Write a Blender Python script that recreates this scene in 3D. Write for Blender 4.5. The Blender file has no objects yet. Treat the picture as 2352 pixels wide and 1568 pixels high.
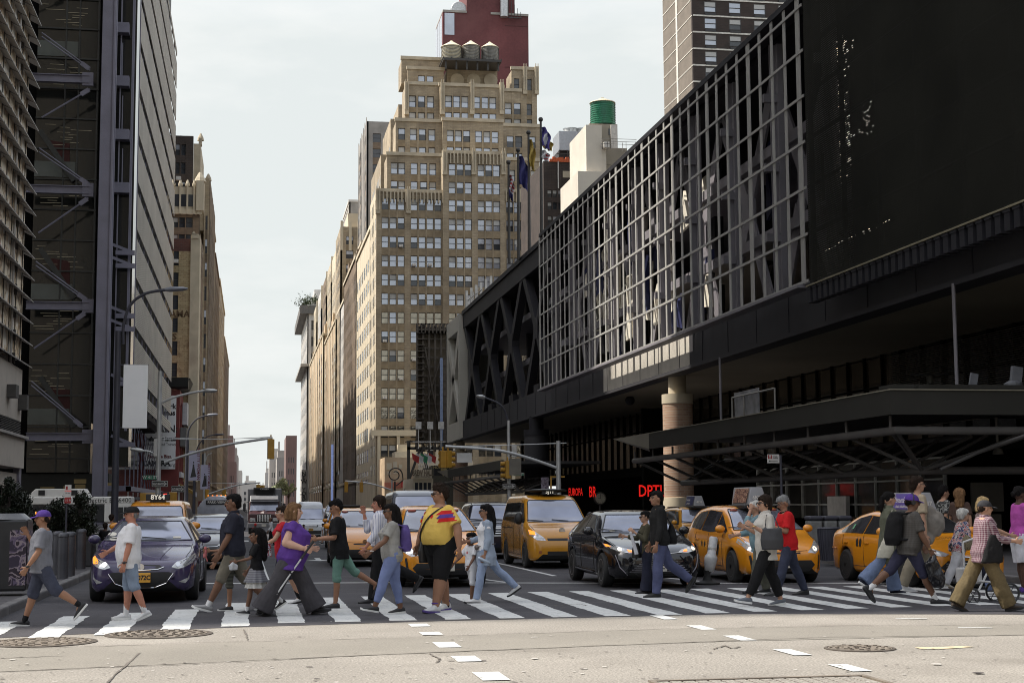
import bpy,bmesh,math,random
from mathutils import Vector,Matrix,noise
from mathutils.bvhtree import BVHTree
from math import radians as R,sin,cos,pi,sqrt
random.seed(7)
SC=bpy.context.scene
COL=SC.collection
F=3500.0;CX=1176.0;CY=784.0;CAMH=1.62
YAW=R(9.69);PITCH=R(6.08);ROLL=0.006
cam=bpy.data.cameras.new('camera');camo=bpy.data.objects.new('camera',cam);COL.objects.link(camo)
cam.sensor_width=36.0;cam.lens=36.0*F/2352.0;cam.clip_start=0.1;cam.clip_end=6000
CR=Matrix.Rotation(-YAW,3,'Z')@Matrix.Rotation(pi/2+PITCH,3,'X')@Matrix.Rotation(-ROLL,3,'Z')
camo.matrix_world=Matrix.Translation((0,0,CAMH))@CR.to_4x4()
SC.camera=camo
try:SC.cycles.filter_width=1.0
except Exception:pass
SUN_AZ=R(-76);SUN_EL=R(53)
w=bpy.data.worlds.new('World');SC.world=w;w.use_nodes=True
nt=w.node_tree;N=nt.nodes;L=nt.links;N.clear()
wo=N.new('ShaderNodeOutputWorld');bg=N.new('ShaderNodeBackground');bg.inputs[1].default_value=0.06
sky=N.new('ShaderNodeTexSky');sky.sky_type='NISHITA';sky.sun_disc=False
sky.sun_elevation=SUN_EL;sky.sun_rotation=SUN_AZ;sky.air_density=1.0;sky.dust_density=2.5;sky.ozone_density=1.0
hs=N.new('ShaderNodeHueSaturation');hs.inputs['Saturation'].default_value=0.5;hs.inputs['Value'].default_value=5.0
mxs=N.new('ShaderNodeMix');mxs.data_type='RGBA';mxs.inputs[7].default_value=(9.0,9.5,9.35,1)
tc=N.new('ShaderNodeTexCoord');sep=N.new('ShaderNodeSeparateXYZ');L.new(tc.outputs['Generated'],sep.inputs[0])
rmp=N.new('ShaderNodeMapRange');rmp.inputs[1].default_value=0.3;rmp.inputs[2].default_value=0.6
rmp.inputs[3].default_value=0.96;rmp.inputs[4].default_value=0.25
L.new(sep.outputs[2],rmp.inputs[0]);L.new(sky.outputs[0],hs.inputs['Color']);L.new(hs.outputs[0],mxs.inputs[6]);L.new(rmp.outputs[0],mxs.inputs[0])
mp=N.new('ShaderNodeMapping');mp.inputs['Scale'].default_value=(2.2,2.2,7.5);mp.inputs['Location'].default_value=(0.35,0.0,0.2)
nz=N.new('ShaderNodeTexNoise');nz.inputs['Scale'].default_value=1.6;nz.inputs['Detail'].default_value=6;nz.inputs['Roughness'].default_value=0.55
L.new(tc.outputs['Generated'],mp.inputs[0]);L.new(mp.outputs[0],nz.inputs[0])
cr=N.new('ShaderNodeValToRGB');cr.color_ramp.elements[0].position=0.45;cr.color_ramp.elements[1].position=0.62
cr.color_ramp.elements[1].color=(0.7,0.7,0.7,1);L.new(nz.outputs[0],cr.inputs[0])
mxc=N.new('ShaderNodeMix');mxc.data_type='RGBA';mxc.inputs[7].default_value=(11.6,11.7,11.5,1)
L.new(cr.outputs[0],mxc.inputs[0]);L.new(mxs.outputs[2],mxc.inputs[6]);L.new(mxc.outputs[2],bg.inputs[0]);L.new(bg.outputs[0],wo.inputs[0])
sl=bpy.data.lights.new('sun','SUN');sl.energy=4.5;sl.angle=R(0.6);sl.color=(1.0,0.93,0.82)
so=bpy.data.objects.new('sun',sl);COL.objects.link(so)
SUND=Vector((sin(SUN_AZ)*cos(SUN_EL),cos(SUN_AZ)*cos(SUN_EL),sin(SUN_EL)))
so.rotation_euler=SUND.to_track_quat('Z','Y').to_euler()
SC.view_settings.view_transform='Standard';SC.view_settings.look='None';SC.view_settings.exposure=0.52;SC.view_settings.gamma=1
def ray(x,y):
 return(CR@Vector((x-CX,CY-y,-F))).normalized()
def PY(x,y,Y):
 d=ray(x,y);t=Y/d.y;return Vector((0,0,CAMH))+d*t
def PXP(x,y,X):
 d=ray(x,y);t=X/d.x;return Vector((0,0,CAMH))+d*t
def G(x,y,z=0.0):
 d=ray(x,y);t=(z-CAMH)/d.z;return Vector((0,0,CAMH))+d*t
def tag(o,label=None,cat=None,group=None,kind=None):
 if label:o['label']=label
 if cat:o['category']=cat
 if group:o['group']=group
 if kind:o['kind']=kind
 return o
def thing(name,label,cat,loc=(0,0,0),rz=0.0,group=None):
 o=bpy.data.objects.new(name,None);COL.objects.link(o);o.empty_display_size=0.2
 o.location=loc;o.rotation_euler=(0,0,rz)
 return tag(o,label,cat,group)
def struct(o):o['kind']='structure';return o
def copy_tree(o,parent=None):
 c=o.copy();COL.objects.link(c)
 if parent is not None:c.parent=parent
 for ch in[k for k in bpy.data.objects if k.parent==o]:copy_tree(ch,c)
 return c
_M={}
def mat(name,col=(0.5,0.5,0.5),rough=0.6,metal=0.0,var=0.18,vs=3.0,bump=0.0,bs=40.0,spec=0.5,coat=0.0,emit=None,es=1.0,fine=0.0,fs=60.0,stretch=(1,1,1),alpha=None,rvar=0.0,dirt=None,dscale=0.6,damt=0.4):
 if name in _M:return _M[name]
 m=bpy.data.materials.new(name);m.use_nodes=True;t=m.node_tree;n=t.nodes;l=t.links
 p=n['Principled BSDF'];p.inputs['Roughness'].default_value=rough;p.inputs['Metallic'].default_value=metal
 p.inputs['Specular IOR Level'].default_value=spec;p.inputs['Coat Weight'].default_value=coat;p.inputs['Coat Roughness'].default_value=0.03
 c4=(*col,1);m.diffuse_color=c4
 tcn=n.new('ShaderNodeTexCoord');mpn=n.new('ShaderNodeMapping');mpn.inputs['Scale'].default_value=stretch
 l.new(tcn.outputs['Object'],mpn.inputs[0])
 n1=n.new('ShaderNodeTexNoise');n1 .inputs['Scale'].default_value=vs;n1 .inputs['Detail'].default_value=5
 l.new(mpn.outputs[0],n1 .inputs[0])
 mr=n.new('ShaderNodeMapRange');mr.inputs[1].default_value=0.3;mr.inputs[2].default_value=0.7
 mr.inputs[3].default_value=1-var;mr.inputs[4].default_value=1+var;l.new(n1 .outputs[0],mr.inputs[0])
 vm=n.new('ShaderNodeVectorMath');vm.operation='SCALE';vm.inputs[0].default_value=col;l.new(mr.outputs[0],vm.inputs[3])
 out=vm.outputs[0]
 if fine:
  n2=n.new('ShaderNodeTexNoise');n2 .inputs['Scale'].default_value=fs;n2 .inputs['Detail'].default_value=2;l.new(tcn.outputs['Object'],n2 .inputs[0])
  m2=n.new('ShaderNodeMapRange');m2 .inputs[1].default_value=0.3;m2 .inputs[2].default_value=0.7
  m2 .inputs[3].default_value=1-fine;m2 .inputs[4].default_value=1+fine;l.new(n2 .outputs[0],m2 .inputs[0])
  v2=n.new('ShaderNodeVectorMath');v2 .operation='SCALE';l.new(out,v2 .inputs[0]);l.new(m2 .outputs[0],v2 .inputs[3]);out=v2 .outputs[0]
 if dirt:
  n3=n.new('ShaderNodeTexNoise');n3 .inputs['Scale'].default_value=dscale;n3 .inputs['Detail'].default_value=7;n3 .inputs['Roughness'].default_value=0.65
  l.new(tcn.outputs['Object'],n3 .inputs[0])
  m3=n.new('ShaderNodeMapRange');m3 .inputs[1].default_value=0.5;m3 .inputs[2].default_value=0.68;m3 .inputs[4].default_value=damt;l.new(n3 .outputs[0],m3 .inputs[0])
  x3=n.new('ShaderNodeMix');x3 .data_type='RGBA';x3 .inputs[7].default_value=(*dirt,1);l.new(out,x3 .inputs[6]);l.new(m3 .outputs[0],x3 .inputs[0]);out=x3 .outputs[2]
 l.new(out,p.inputs['Base Color'])
 if rvar:
  mrr=n.new('ShaderNodeMapRange');mrr.inputs[3].default_value=max(0.02,rough-rvar);mrr.inputs[4].default_value=rough+rvar
  l.new(n1 .outputs[0],mrr.inputs[0]);l.new(mrr.outputs[0],p.inputs['Roughness'])
 if bump:
  nb=n.new('ShaderNodeTexNoise');nb.inputs['Scale'].default_value=bs;nb.inputs['Detail'].default_value=3;l.new(mpn.outputs[0],nb.inputs[0])
  b=n.new('ShaderNodeBump');b.inputs['Strength'].default_value=bump;b.inputs['Distance'].default_value=0.02
  l.new(nb.outputs[0],b.inputs['Height']);l.new(b.outputs[0],p.inputs['Normal'])
 if emit:
  p.inputs['Emission Color'].default_value=(*emit,1);p.inputs['Emission Strength'].default_value=es
 if alpha is not None:p.inputs['Alpha'].default_value=alpha
 _M[name]=m;return m
def brickmat(name,c1,c2,mortar,scale=1.0,var=0.25,vs=0.25,bump=0.4,bw=0.5,rh=0.25,ms=0.02,rough=0.85,axis='front',dirt=None,damt=0.5,dscale=0.12):
 """bricks laid out on object x+y and z so that every wall of a box shows courses"""
 if name in _M:return _M[name]
 m=mat(name,c1,rough,var=var,vs=vs);t=m.node_tree;n=t.nodes;l=t.links;p=n['Principled BSDF']
 tcn=n.new('ShaderNodeTexCoord');s=n.new('ShaderNodeSeparateXYZ');l.new(tcn.outputs['Object'],s.inputs[0])
 a=n.new('ShaderNodeMath');a.operation='ADD';l.new(s.outputs[0],a.inputs[0]);l.new(s.outputs[1],a.inputs[1])
 c=n.new('ShaderNodeCombineXYZ');l.new(a.outputs[0],c.inputs[0]);l.new(s.outputs[2],c.inputs[1])
 b=n.new('ShaderNodeTexBrick');b.inputs['Color1'].default_value=(*c1,1);b.inputs['Color2'].default_value=(*c2,1);b.inputs['Mortar'].default_value=(*mortar,1)
 b.inputs['Scale'].default_value=scale;b.inputs['Mortar Size'].default_value=ms;b.inputs['Brick Width'].default_value=bw;b.inputs['Row Height'].default_value=rh
 l.new(c.outputs[0],b.inputs[0])
 n1=n.new('ShaderNodeTexNoise');n1 .inputs['Scale'].default_value=vs;n1 .inputs['Detail'].default_value=6;l.new(tcn.outputs['Object'],n1 .inputs[0])
 mr=n.new('ShaderNodeMapRange');mr.inputs[1].default_value=0.3;mr.inputs[2].default_value=0.7;mr.inputs[3].default_value=1-var;mr.inputs[4].default_value=1+var;l.new(n1 .outputs[0],mr.inputs[0])
 v=n.new('ShaderNodeVectorMath');v.operation='SCALE';l.new(b.outputs[0],v.inputs[0]);l.new(mr.outputs[0],v.inputs[3]);out=v.outputs[0]
 if dirt:
  n3=n.new('ShaderNodeTexNoise');n3 .inputs['Scale'].default_value=dscale;n3 .inputs['Detail'].default_value=8;n3 .inputs['Roughness'].default_value=0.7
  l.new(tcn.outputs['Object'],n3 .inputs[0])
  m3=n.new('ShaderNodeMapRange');m3 .inputs[1].default_value=0.5;m3 .inputs[2].default_value=0.62;m3 .inputs[4].default_value=damt;l.new(n3 .outputs[0],m3 .inputs[0])
  x3=n.new('ShaderNodeMix');x3 .data_type='RGBA';x3 .inputs[7].default_value=(*dirt,1);l.new(out,x3 .inputs[6]);l.new(m3 .outputs[0],x3 .inputs[0]);out=x3 .outputs[2]
 l.new(out,p.inputs['Base Color'])
 return m
def wavemat(name,c1,c2,scale=20,rough=0.8,axis=2,thr=0.5,soft=0.05,metal=0.0,check=False,c3=None):
 """stripes (or a check) in object space"""
 if name in _M:return _M[name]
 m=mat(name,c1,rough,metal=metal);t=m.node_tree;n=t.nodes;l=t.links;p=n['Principled BSDF']
 tcn=n.new('ShaderNodeTexCoord');s=n.new('ShaderNodeSeparateXYZ');l.new(tcn.outputs['Object'],s.inputs[0])
 def stripe(sock):
  a=n.new('ShaderNodeMath');a.operation='MULTIPLY';a.inputs[1].default_value=scale;l.new(sock,a.inputs[0])
  b=n.new('ShaderNodeMath');b.operation='FRACT';l.new(a.outputs[0],b.inputs[0])
  c=n.new('ShaderNodeMath');c.operation='GREATER_THAN';c.inputs[1].default_value=thr;l.new(b.outputs[0],c.inputs[0]);return c.outputs[0]
 x=n.new('ShaderNodeMix');x.data_type='RGBA';x.inputs[6].default_value=(*c1,1);x.inputs[7].default_value=(*c2,1)
 f=stripe(s.outputs[axis])
 if check:
  f2=stripe(s.outputs[0]);mx=n.new('ShaderNodeMath');mx.operation='ADD';l.new(f,mx.inputs[0]);l.new(f2,mx.inputs[1])
  h=n.new('ShaderNodeMath');h.operation='MULTIPLY';h.inputs[1].default_value=0.5;l.new(mx.outputs[0],h.inputs[0]);f=h.outputs[0]
 l.new(f,x.inputs[0]);l.new(x.outputs[2],p.inputs['Base Color'])
 return m
def blotchmat(name,cols,scale=8,rough=0.85):
 """irregular patches of several colours (prints, posters, reflections in wavy glass)"""
 if name in _M:return _M[name]
 m=mat(name,cols[0],rough);t=m.node_tree;n=t.nodes;l=t.links;p=n['Principled BSDF']
 tcn=n.new('ShaderNodeTexCoord');nn=n.new('ShaderNodeTexNoise');nn.inputs['Scale'].default_value=scale;nn.inputs['Detail'].default_value=2;nn.inputs['Distortion'].default_value=0.8
 l.new(tcn.outputs['Object'],nn.inputs[0]);r=n.new('ShaderNodeValToRGB');r.color_ramp.interpolation='CONSTANT'
 e=r.color_ramp.elements;k=len(cols)
 e[0].position=0;e[0].color=(*cols[0],1);e[1].position=0.36+0.28/k;e[1].color=(*cols[1],1)
 for i in range(2,k):
  q=e.new(0.36+0.28*i/k);q.color=(*cols[i],1)
 l.new(nn.outputs[0],r.inputs[0]);l.new(r.outputs[0],p.inputs['Base Color']);return m
class MB:
 def __init__(s):s.v=[];s.f=[];s.m=[]
 def add(s,vs,fs,m=0):
  b=len(s.v);s.v+=[Vector(v)for v in vs];s.f+=[tuple(b+i for i in f)for f in fs];s.m+=[m]*len(fs);return s
 def box(s,x0,x1,y0,y1,z0,z1,m=0):
  return s.add([(x0,y0,z0),(x1,y0,z0),(x1,y1,z0),(x0,y1,z0),(x0,y0,z1),(x1,y0,z1),(x1,y1,z1),(x0,y1,z1)],[(0,3,2,1),(4,5,6,7),(0,1,5,4),(1,2,6,5),(2,3,7,6),(3,0,4,7)],m)
 def obox(s,c,sx,sy,sz,rot=None,m=0):
  c=Vector(c);r=rot or Matrix.Identity(3)
  vs=[c+r@Vector((x*sx/2,y*sy/2,z*sz/2))for z in(-1,1)for x,y in((-1,-1),(1,-1),(1,1),(-1,1))]
  return s.add(vs,[(0,3,2,1),(4,5,6,7),(0,1,5,4),(1,2,6,5),(2,3,7,6),(3,0,4,7)],m)
 def beam(s,p0,p1,a,b,m=0,up=(0,0,1)):
  """rectangular bar from p0 to p1: width a sideways, b along up"""
  p0=Vector(p0);p1=Vector(p1);d=(p1-p0).normalized();u=Vector(up)
  if abs(d.dot(u))>0.98:u=Vector((0,1,0))
  sd=d.cross(u).normalized();uu=sd.cross(d).normalized()
  vs=[p+sd*(i*a/2)+uu*(j*b/2)for p in(p0,p1)for i,j in((-1,-1),(1,-1),(1,1),(-1,1))]
  return s.add(vs,[(0,3,2,1),(4,5,6,7),(0,1,5,4),(1,2,6,5),(2,3,7,6),(3,0,4,7)],m)
 def tube(s,pts,r,n=8,m=0,cap=True):
  pts=[Vector(p)for p in pts];k=len(pts);rr=r if isinstance(r,(list,tuple))else[r]*k
  b=len(s.v);prev=None
  for i,p in enumerate(pts):
   d=(pts[min(i+1,k-1)]-pts[max(i-1,0)]).normalized()
   if prev is None:
    u=Vector((0,0,1))if abs(d.z)<0.9 else Vector((1,0,0))
    a=d.cross(u).normalized()
   else:a=(prev-d*prev.dot(d)).normalized()
   prev=a;c=d.cross(a)
   for j in range(n):
    t=2*pi*j/n;s.v.append(p+(a*cos(t)+c*sin(t))*rr[i])
  for i in range(k-1):
   for j in range(n):
    s.f.append((b+i*n+j,b+i*n+(j+1)%n,b+(i+1)*n+(j+1)%n,b+(i+1)*n+j));s.m.append(m)
  if cap:
   s.f.append(tuple(b+j for j in range(n))[::-1]);s.f.append(tuple(b+(k-1)*n+j for j in range(n)));s.m+=[m,m]
  return s
 def prism(s,poly,ext,m=0):
  ext=Vector(ext);k=len(poly);ps=[Vector(p)for p in poly]
  b=len(s.v);s.v+=ps+[p+ext for p in ps]
  s.f.append(tuple(b+i for i in range(k))[::-1]);s.f.append(tuple(b+k+i for i in range(k)));s.m+=[m,m]
  for i in range(k):s.f.append((b+i,b+(i+1)%k,b+k+(i+1)%k,b+k+i));s.m.append(m)
  return s
 def lathe(s,c,prof,n=20,m=0,axis='z'):
  c=Vector(c);b=len(s.v);k=len(prof)
  for r,z in prof:
   for j in range(n):
    t=2*pi*j/n
    if axis=='z':s.v.append(c+Vector((r*cos(t),r*sin(t),z)))
    elif axis=='y':s.v.append(c+Vector((r*cos(t),z,r*sin(t))))
    else:s.v.append(c+Vector((z,r*cos(t),r*sin(t))))
  for i in range(k-1):
   for j in range(n):s.f.append((b+i*n+j,b+i*n+(j+1)%n,b+(i+1)*n+(j+1)%n,b+(i+1)*n+j));s.m.append(m)
  s.f.append(tuple(b+j for j in range(n))[::-1]);s.f.append(tuple(b+(k-1)*n+j for j in range(n)));s.m+=[m,m]
  return s
 def ell(s,c,rx,ry,rz,rot=None,n=14,m=0):
  c=Vector(c);r=rot or Matrix.Identity(3);b=len(s.v);h=max(6,n*2//3)
  s.v.append(c+r@Vector((0,0,rz)))
  for i in range(1,h):
   a=pi*i/h
   for j in range(n):
    t=2*pi*j/n;s.v.append(c+r@Vector((rx*sin(a)*cos(t),ry*sin(a)*sin(t),rz*cos(a))))
  s.v.append(c+r@Vector((0,0,-rz)));e=len(s.v)-1
  for j in range(n):
   s.f.append((b,b+1+j,b+1+(j+1)%n));s.m.append(m)
   for i in range(h-2):
    p=b+1+i*n;q=p+n
    s.f.append((p+j,q+j,q+(j+1)%n,p+(j+1)%n));s.m.append(m)
   p=b+1+(h-2)*n;s.f.append((e,p+(j+1)%n,p+j));s.m.append(m)
  return s
 def loft(s,secs,n=16,m=0):
  """secs: (centre, vec a, vec b) ellipses, capped"""
  b=len(s.v);k=len(secs)
  for c,a,bb in secs:
   c=Vector(c);a=Vector(a);bb=Vector(bb)
   for j in range(n):t=2*pi*j/n;s.v.append(c+a*cos(t)+bb*sin(t))
  for i in range(k-1):
   for j in range(n):s.f.append((b+i*n+j,b+i*n+(j+1)%n,b+(i+1)*n+(j+1)%n,b+(i+1)*n+j));s.m.append(m)
  s.f.append(tuple(b+j for j in range(n))[::-1]);s.f.append(tuple(b+(k-1)*n+j for j in range(n)));s.m+=[m,m]
  return s
 def mesh(s,name,mats,off=None,fixn=True,smooth=False):
  me=bpy.data.meshes.new(name)
  vs=[tuple(v-off)for v in s.v]if off is not None else[tuple(v)for v in s.v]
  me.from_pydata(vs,[],s.f)
  if not isinstance(mats,(list,tuple)):mats=[mats]
  for mm in mats:me.materials.append(mm)
  me.polygons.foreach_set('material_index',s.m)
  if smooth:me.polygons.foreach_set('use_smooth',[True]*len(s.f))
  if fixn:
   bm=bmesh.new();bm.from_mesh(me);bmesh.ops.recalc_face_normals(bm,faces=bm.faces);bm.to_mesh(me);bm.free()
  me.update();return me
 def build(s,name,mats,parent=None,smooth=False,bevel=0,world=False,fixn=True,seg=2,auto=True):
  off=parent.location.copy()if(world and parent is not None)else None
  me=s.mesh(name,mats,off,fixn,smooth)
  o=bpy.data.objects.new(name,me);COL.objects.link(o)
  if parent is not None:o.parent=parent
  if bevel:
   b=o.modifiers.new('b','BEVEL');b.width=bevel;b.segments=seg;b.limit_method='ANGLE';b.angle_limit=R(40);b.harden_normals=False
  if smooth and auto:
   try:me.set_sharp_from_angle(angle=R(42))
   except Exception:pass
  return o
_tmp=bpy.data.scenes.new('scratch')
def evalmods(mb,mods,name='m'):
 """run modifiers on a builder's mesh in a scratch scene and hand back the plain mesh"""
 me=mb.mesh(name,[])if isinstance(mb,MB)else mb
 o=bpy.data.objects.new('t',me);_tmp.collection.objects.link(o)
 for kind,kw in mods:
  md=o.modifiers.new(kind,kind)
  for k,v in kw.items():setattr(md,k,v)
 vl=_tmp.view_layers[0];vl.update();dg=vl.depsgraph;dg.update()
 r=bpy.data.meshes.new_from_object(o.evaluated_get(dg));bpy.data.objects.remove(o);return r
def link(me,name,parent=None,mats=None,smooth=True,loc=None):
 if mats is not None:
  me.materials.clear()
  for q in(mats if isinstance(mats,(list,tuple))else[mats]):me.materials.append(q)
 if smooth:me.polygons.foreach_set('use_smooth',[True]*len(me.polygons))
 o=bpy.data.objects.new(name,me);COL.objects.link(o)
 if parent is not None:o.parent=parent
 if loc is not None:o.location=loc
 return o
def text_mb(txt,size,mb=None,m=0,origin=(0,0,0),xa=(1,0,0),ya=(0,0,1),align='CENTER',ext=0.0,bold=0.0,sx=1.0):
 """flat or slightly raised lettering laid on the plane through origin spanned by xa, ya"""
 cu=bpy.data.curves.new('t','FONT');cu.body=txt;cu.size=size;cu.align_x=align;cu.align_y='CENTER';cu.extrude=ext;cu.offset=bold;cu.resolution_u=2
 o=bpy.data.objects.new('t',cu);_tmp.collection.objects.link(o);vl=_tmp.view_layers[0];vl.update();dg=vl.depsgraph
 me=bpy.data.meshes.new_from_object(o.evaluated_get(dg));bpy.data.objects.remove(o)
 mb=mb or MB();xa=Vector(xa);ya=Vector(ya);za=xa.cross(ya);og=Vector(origin)
 mb.add([og+xa*(v.co.x*sx)+ya*v.co.y+za*v.co.z for v in me.vertices],[tuple(p.vertices)for p in me.polygons],m)
 bpy.data.meshes.remove(me);return mb
def catmull(pts,k=6):
 out=[];n=len(pts);P=[Vector(p)for p in pts]
 for i in range(n-1):
  p0=P[max(i-1,0)];p1=P[i];p2=P[i+1];p3=P[min(i+2,n-1)]
  for j in range(k):
   t=j/k;out.append(0.5*((2*p1)+(p2-p0)*t+(2*p0-5*p1+4*p2-p3)*t*t+(3*p1-p0-3*p2+p3)*t**3))
 out.append(P[-1]);return out
def lerp(a,b,t):return a+(b-a)*t
def interp(tab,x):
 if x<=tab[0][0]:return tab[0][1]
 for(a,b),(c,d)in zip(tab,tab[1:]):
  if x<=c:return b+(d-b)*(x-a)/(c-a)
 return tab[-1][1]
def sinterp(tab,x):
 """smooth interpolation through a table (monotone cubic on finite differences)"""
 n=len(tab)
 if x<=tab[0][0]:return tab[0][1]
 if x>=tab[-1][0]:return tab[-1][1]
 sl=[(tab[i+1][1]-tab[i][1])/(tab[i+1][0]-tab[i][0])for i in range(n-1)]
 ms=[sl[0]]+[0 if sl[i-1]*sl[i]<=0 else 2*sl[i-1]*sl[i]/(sl[i-1]+sl[i])for i in range(1,n-1)]+[sl[-1]]
 for i in range(n-1):
  if x<=tab[i+1][0]:
   h=tab[i+1][0]-tab[i][0];t=(x-tab[i][0])/h
   return(2*t**3-3*t**2+1)*tab[i][1]+(t**3-2*t*t+t)*h*ms[i]+(-2*t**3+3*t*t)*tab[i+1][1]+(t**3-t*t)*h*ms[i+1]
M_asph=mat('pale_asphalt',(0.245,0.226,0.20),0.9,var=0.14,vs=0.35,fine=0.34,fs=38,bump=0.5,bs=60,dirt=(0.15,0.135,0.115),dscale=0.33,damt=0.6)
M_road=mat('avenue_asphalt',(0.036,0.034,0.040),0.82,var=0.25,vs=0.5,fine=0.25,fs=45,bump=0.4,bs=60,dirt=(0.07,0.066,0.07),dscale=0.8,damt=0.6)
M_walk=mat('pavement_concrete',(0.07,0.066,0.07),0.85,var=0.2,vs=0.8,fine=0.15,fs=30,dirt=(0.06,0.055,0.055),dscale=1.5)
M_kerb=mat('kerb_stone',(0.12,0.115,0.115),0.75,var=0.25,vs=2.0,fine=0.15)
def paintmat():
 m=mat('road_paint',(0.52,0.53,0.52),0.7,var=0.08,vs=2.5,fine=0.08,fs=40);t=m.node_tree;n=t.nodes;l=t.links;p=n['Principled BSDF']
 tcn=n.new('ShaderNodeTexCoord');a=n.new('ShaderNodeTexNoise');a.inputs['Scale'].default_value=9;a.inputs['Detail'].default_value=8;a.inputs['Roughness'].default_value=0.75
 l.new(tcn.outputs['Object'],a.inputs[0]);r=n.new('ShaderNodeMapRange');r.inputs[1].default_value=0.55;r.inputs[2].default_value=0.66;r.inputs[3].default_value=0;r.inputs[4].default_value=0.75
 l.new(a.outputs[0],r.inputs[0]);x=n.new('ShaderNodeMix');x.data_type='RGBA';src=p.inputs['Base Color'].links[0].from_socket
 l.new(src,x.inputs[6]);x.inputs[7].default_value=(0.1,0.095,0.1,1);l.new(r.outputs[0],x.inputs[0]);l.new(x.outputs[2],p.inputs['Base Color']);return m
M_paint=paintmat()
g=MB().add([(-900,-300,0),(900,-300,0),(900,2600,0),(-900,2600,0)],[(0,1,2,3)]).build('ground',M_asph,fixn=False);struct(g)
edge=[(-40,19.6),(-3.5,19.9),(-0.3,21.0),(2.6,21.45),(7,21.75),(11,20.6),(15,20.0),(40,19.9)]  # dark asphalt starts along the cast shadow's edge, so its tone deepens the shade
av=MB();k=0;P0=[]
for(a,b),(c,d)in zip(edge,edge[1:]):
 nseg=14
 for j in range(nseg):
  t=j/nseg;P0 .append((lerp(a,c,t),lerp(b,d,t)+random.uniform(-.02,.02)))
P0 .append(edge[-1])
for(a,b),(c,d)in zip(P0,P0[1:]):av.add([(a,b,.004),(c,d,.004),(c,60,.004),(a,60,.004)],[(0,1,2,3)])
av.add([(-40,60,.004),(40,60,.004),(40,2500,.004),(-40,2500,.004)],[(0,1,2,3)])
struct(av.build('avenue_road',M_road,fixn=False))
M_strip=mat('repaired_asphalt_strip',(0.20,0.185,0.16),0.9,var=0.1,vs=0.5,fine=0.22,fs=50)
q=[G(-60,1492),G(900,1464),G(1600,1442),G(2420,1434),G(2420,1456),G(1600,1474),G(900,1502),G(-60,1545)]
st=MB();st.add([(p.x,p.y,.0035)for p in q],[(0,1,6,7),(1,2,5,6),(2,3,4,5)]);struct(st.build('street_repair_strip',M_strip,fixn=False))
M_crack=mat('tar_crack',(0.12,0.105,0.09),0.8)
cr_=MB()
for pts in([(-60,1492),(300,1482),(900,1464),(1600,1442),(2000,1436),(2420,1434)],[(-60,1545),(500,1522),(900,1502),(1500,1478),(1900,1464),(2420,1457)],[(245,1568),(320,1500)],[(985,1501),(1010,1514),(1003,1522)],[(560,1445),(568,1470)],[(1640,1490),(1665,1483),(1680,1489),(1700,1486)],[(0,1512),(150,1506)],[(620,1320),(1000,1312),(1500,1316)],[(600,1296),(1150,1290)],[(1250,1392),(1330,1388),(1350,1391)]):
 pp=[]
 for a,b in zip(pts,pts[1:]):
  for j in range(12):pp.append((lerp(a[0],b[0],j/12)+random.uniform(-2,2),lerp(a[1],b[1],j/12)+random.uniform(-.9,.9)))
 pp.append(pts[-1]);ww=[G(*p_)for p_ in pp]
 for a,b in zip(ww,ww[1:]):
  t=(b-a).normalized();s_=Vector((-t.y,t.x,0))*random.uniform(.006,.016)
  cr_.add([(a-s_)+Vector((0,0,.009)),(b-s_)+Vector((0,0,.009)),(b+s_)+Vector((0,0,.009)),(a+s_)+Vector((0,0,.009))],[(0,1,2,3)])
struct(cr_.build('road_cracks',M_crack,fixn=False))
M_beh=mat('building_behind',(.2,.17,.14),.85)  # unseen blocks behind the camera, added to cut ambient sky light
for nm,bx_,lb in(('office_building',(-70,-16,-130,-9),'large office block behind the camera on the left side of the avenue'),('office_building',(27,95,-130,-2),'large office block behind the camera on the right side of the avenue')):
 t=thing(nm,lb,'office building',(bx_[0],bx_[2],0));m=MB();m.box(*bx_,0,24,0);m.build('body',[M_beh],t,world=True)
 m=MB();[m.box(bx_[0]+1,bx_[1]-1,bx_[3]-.02,bx_[3]+.08,4+k*3.8,6+k*3.8,0)for k in range(5)];m.build('window_bands',[mat('behind_glass',(.05,.055,.065),.08,metal=.3)],t,world=True)
def ragged(x0,x1,y0,y1,mb,n=26,amp=.012,y0b=None):
 """stripe along Y with slightly wandering edges"""
 L_=[];R_=[]
 ph=random.uniform(0,9)
 for i in range(n+1):
  t=i/n;wv=noise.noise(Vector((ph,t*5,0)))*.022
  L_.append((x0+wv+random.uniform(-amp,amp),lerp(y0,y1,t)));R_.append((x1+wv+random.uniform(-amp,amp),lerp(y0,y1,t)))
 for i in range(n):mb.add([(*L_[i],.008),(*R_[i],.008),(*R_[i+1],.008),(*L_[i+1],.008)],[(0,1,2,3)])
nearT=[(-3.3,19.2),(-2.5,19.7),(-1,20.55),(-.3,21.1),(.5,21.55),(6,21.75),(9,22.3),(14.5,23)]
farT=[(-3.3,22.8),(-2.5,23.7),(-1,24.7),(-.4,26.0),(1,27.2),(5,27.95),(9,28.2),(15,28.3)]
mb=MB();i=-3
while True:
 xc=-.98+.777*i
 if xc>14.6:break
 if xc>-3.4:ragged(xc-.185,xc+.185,interp(nearT,xc),interp(farT,xc),mb)
 i+=1
struct(mb.build('crosswalk_stripes',M_paint,fixn=False))
mb=MB()
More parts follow.
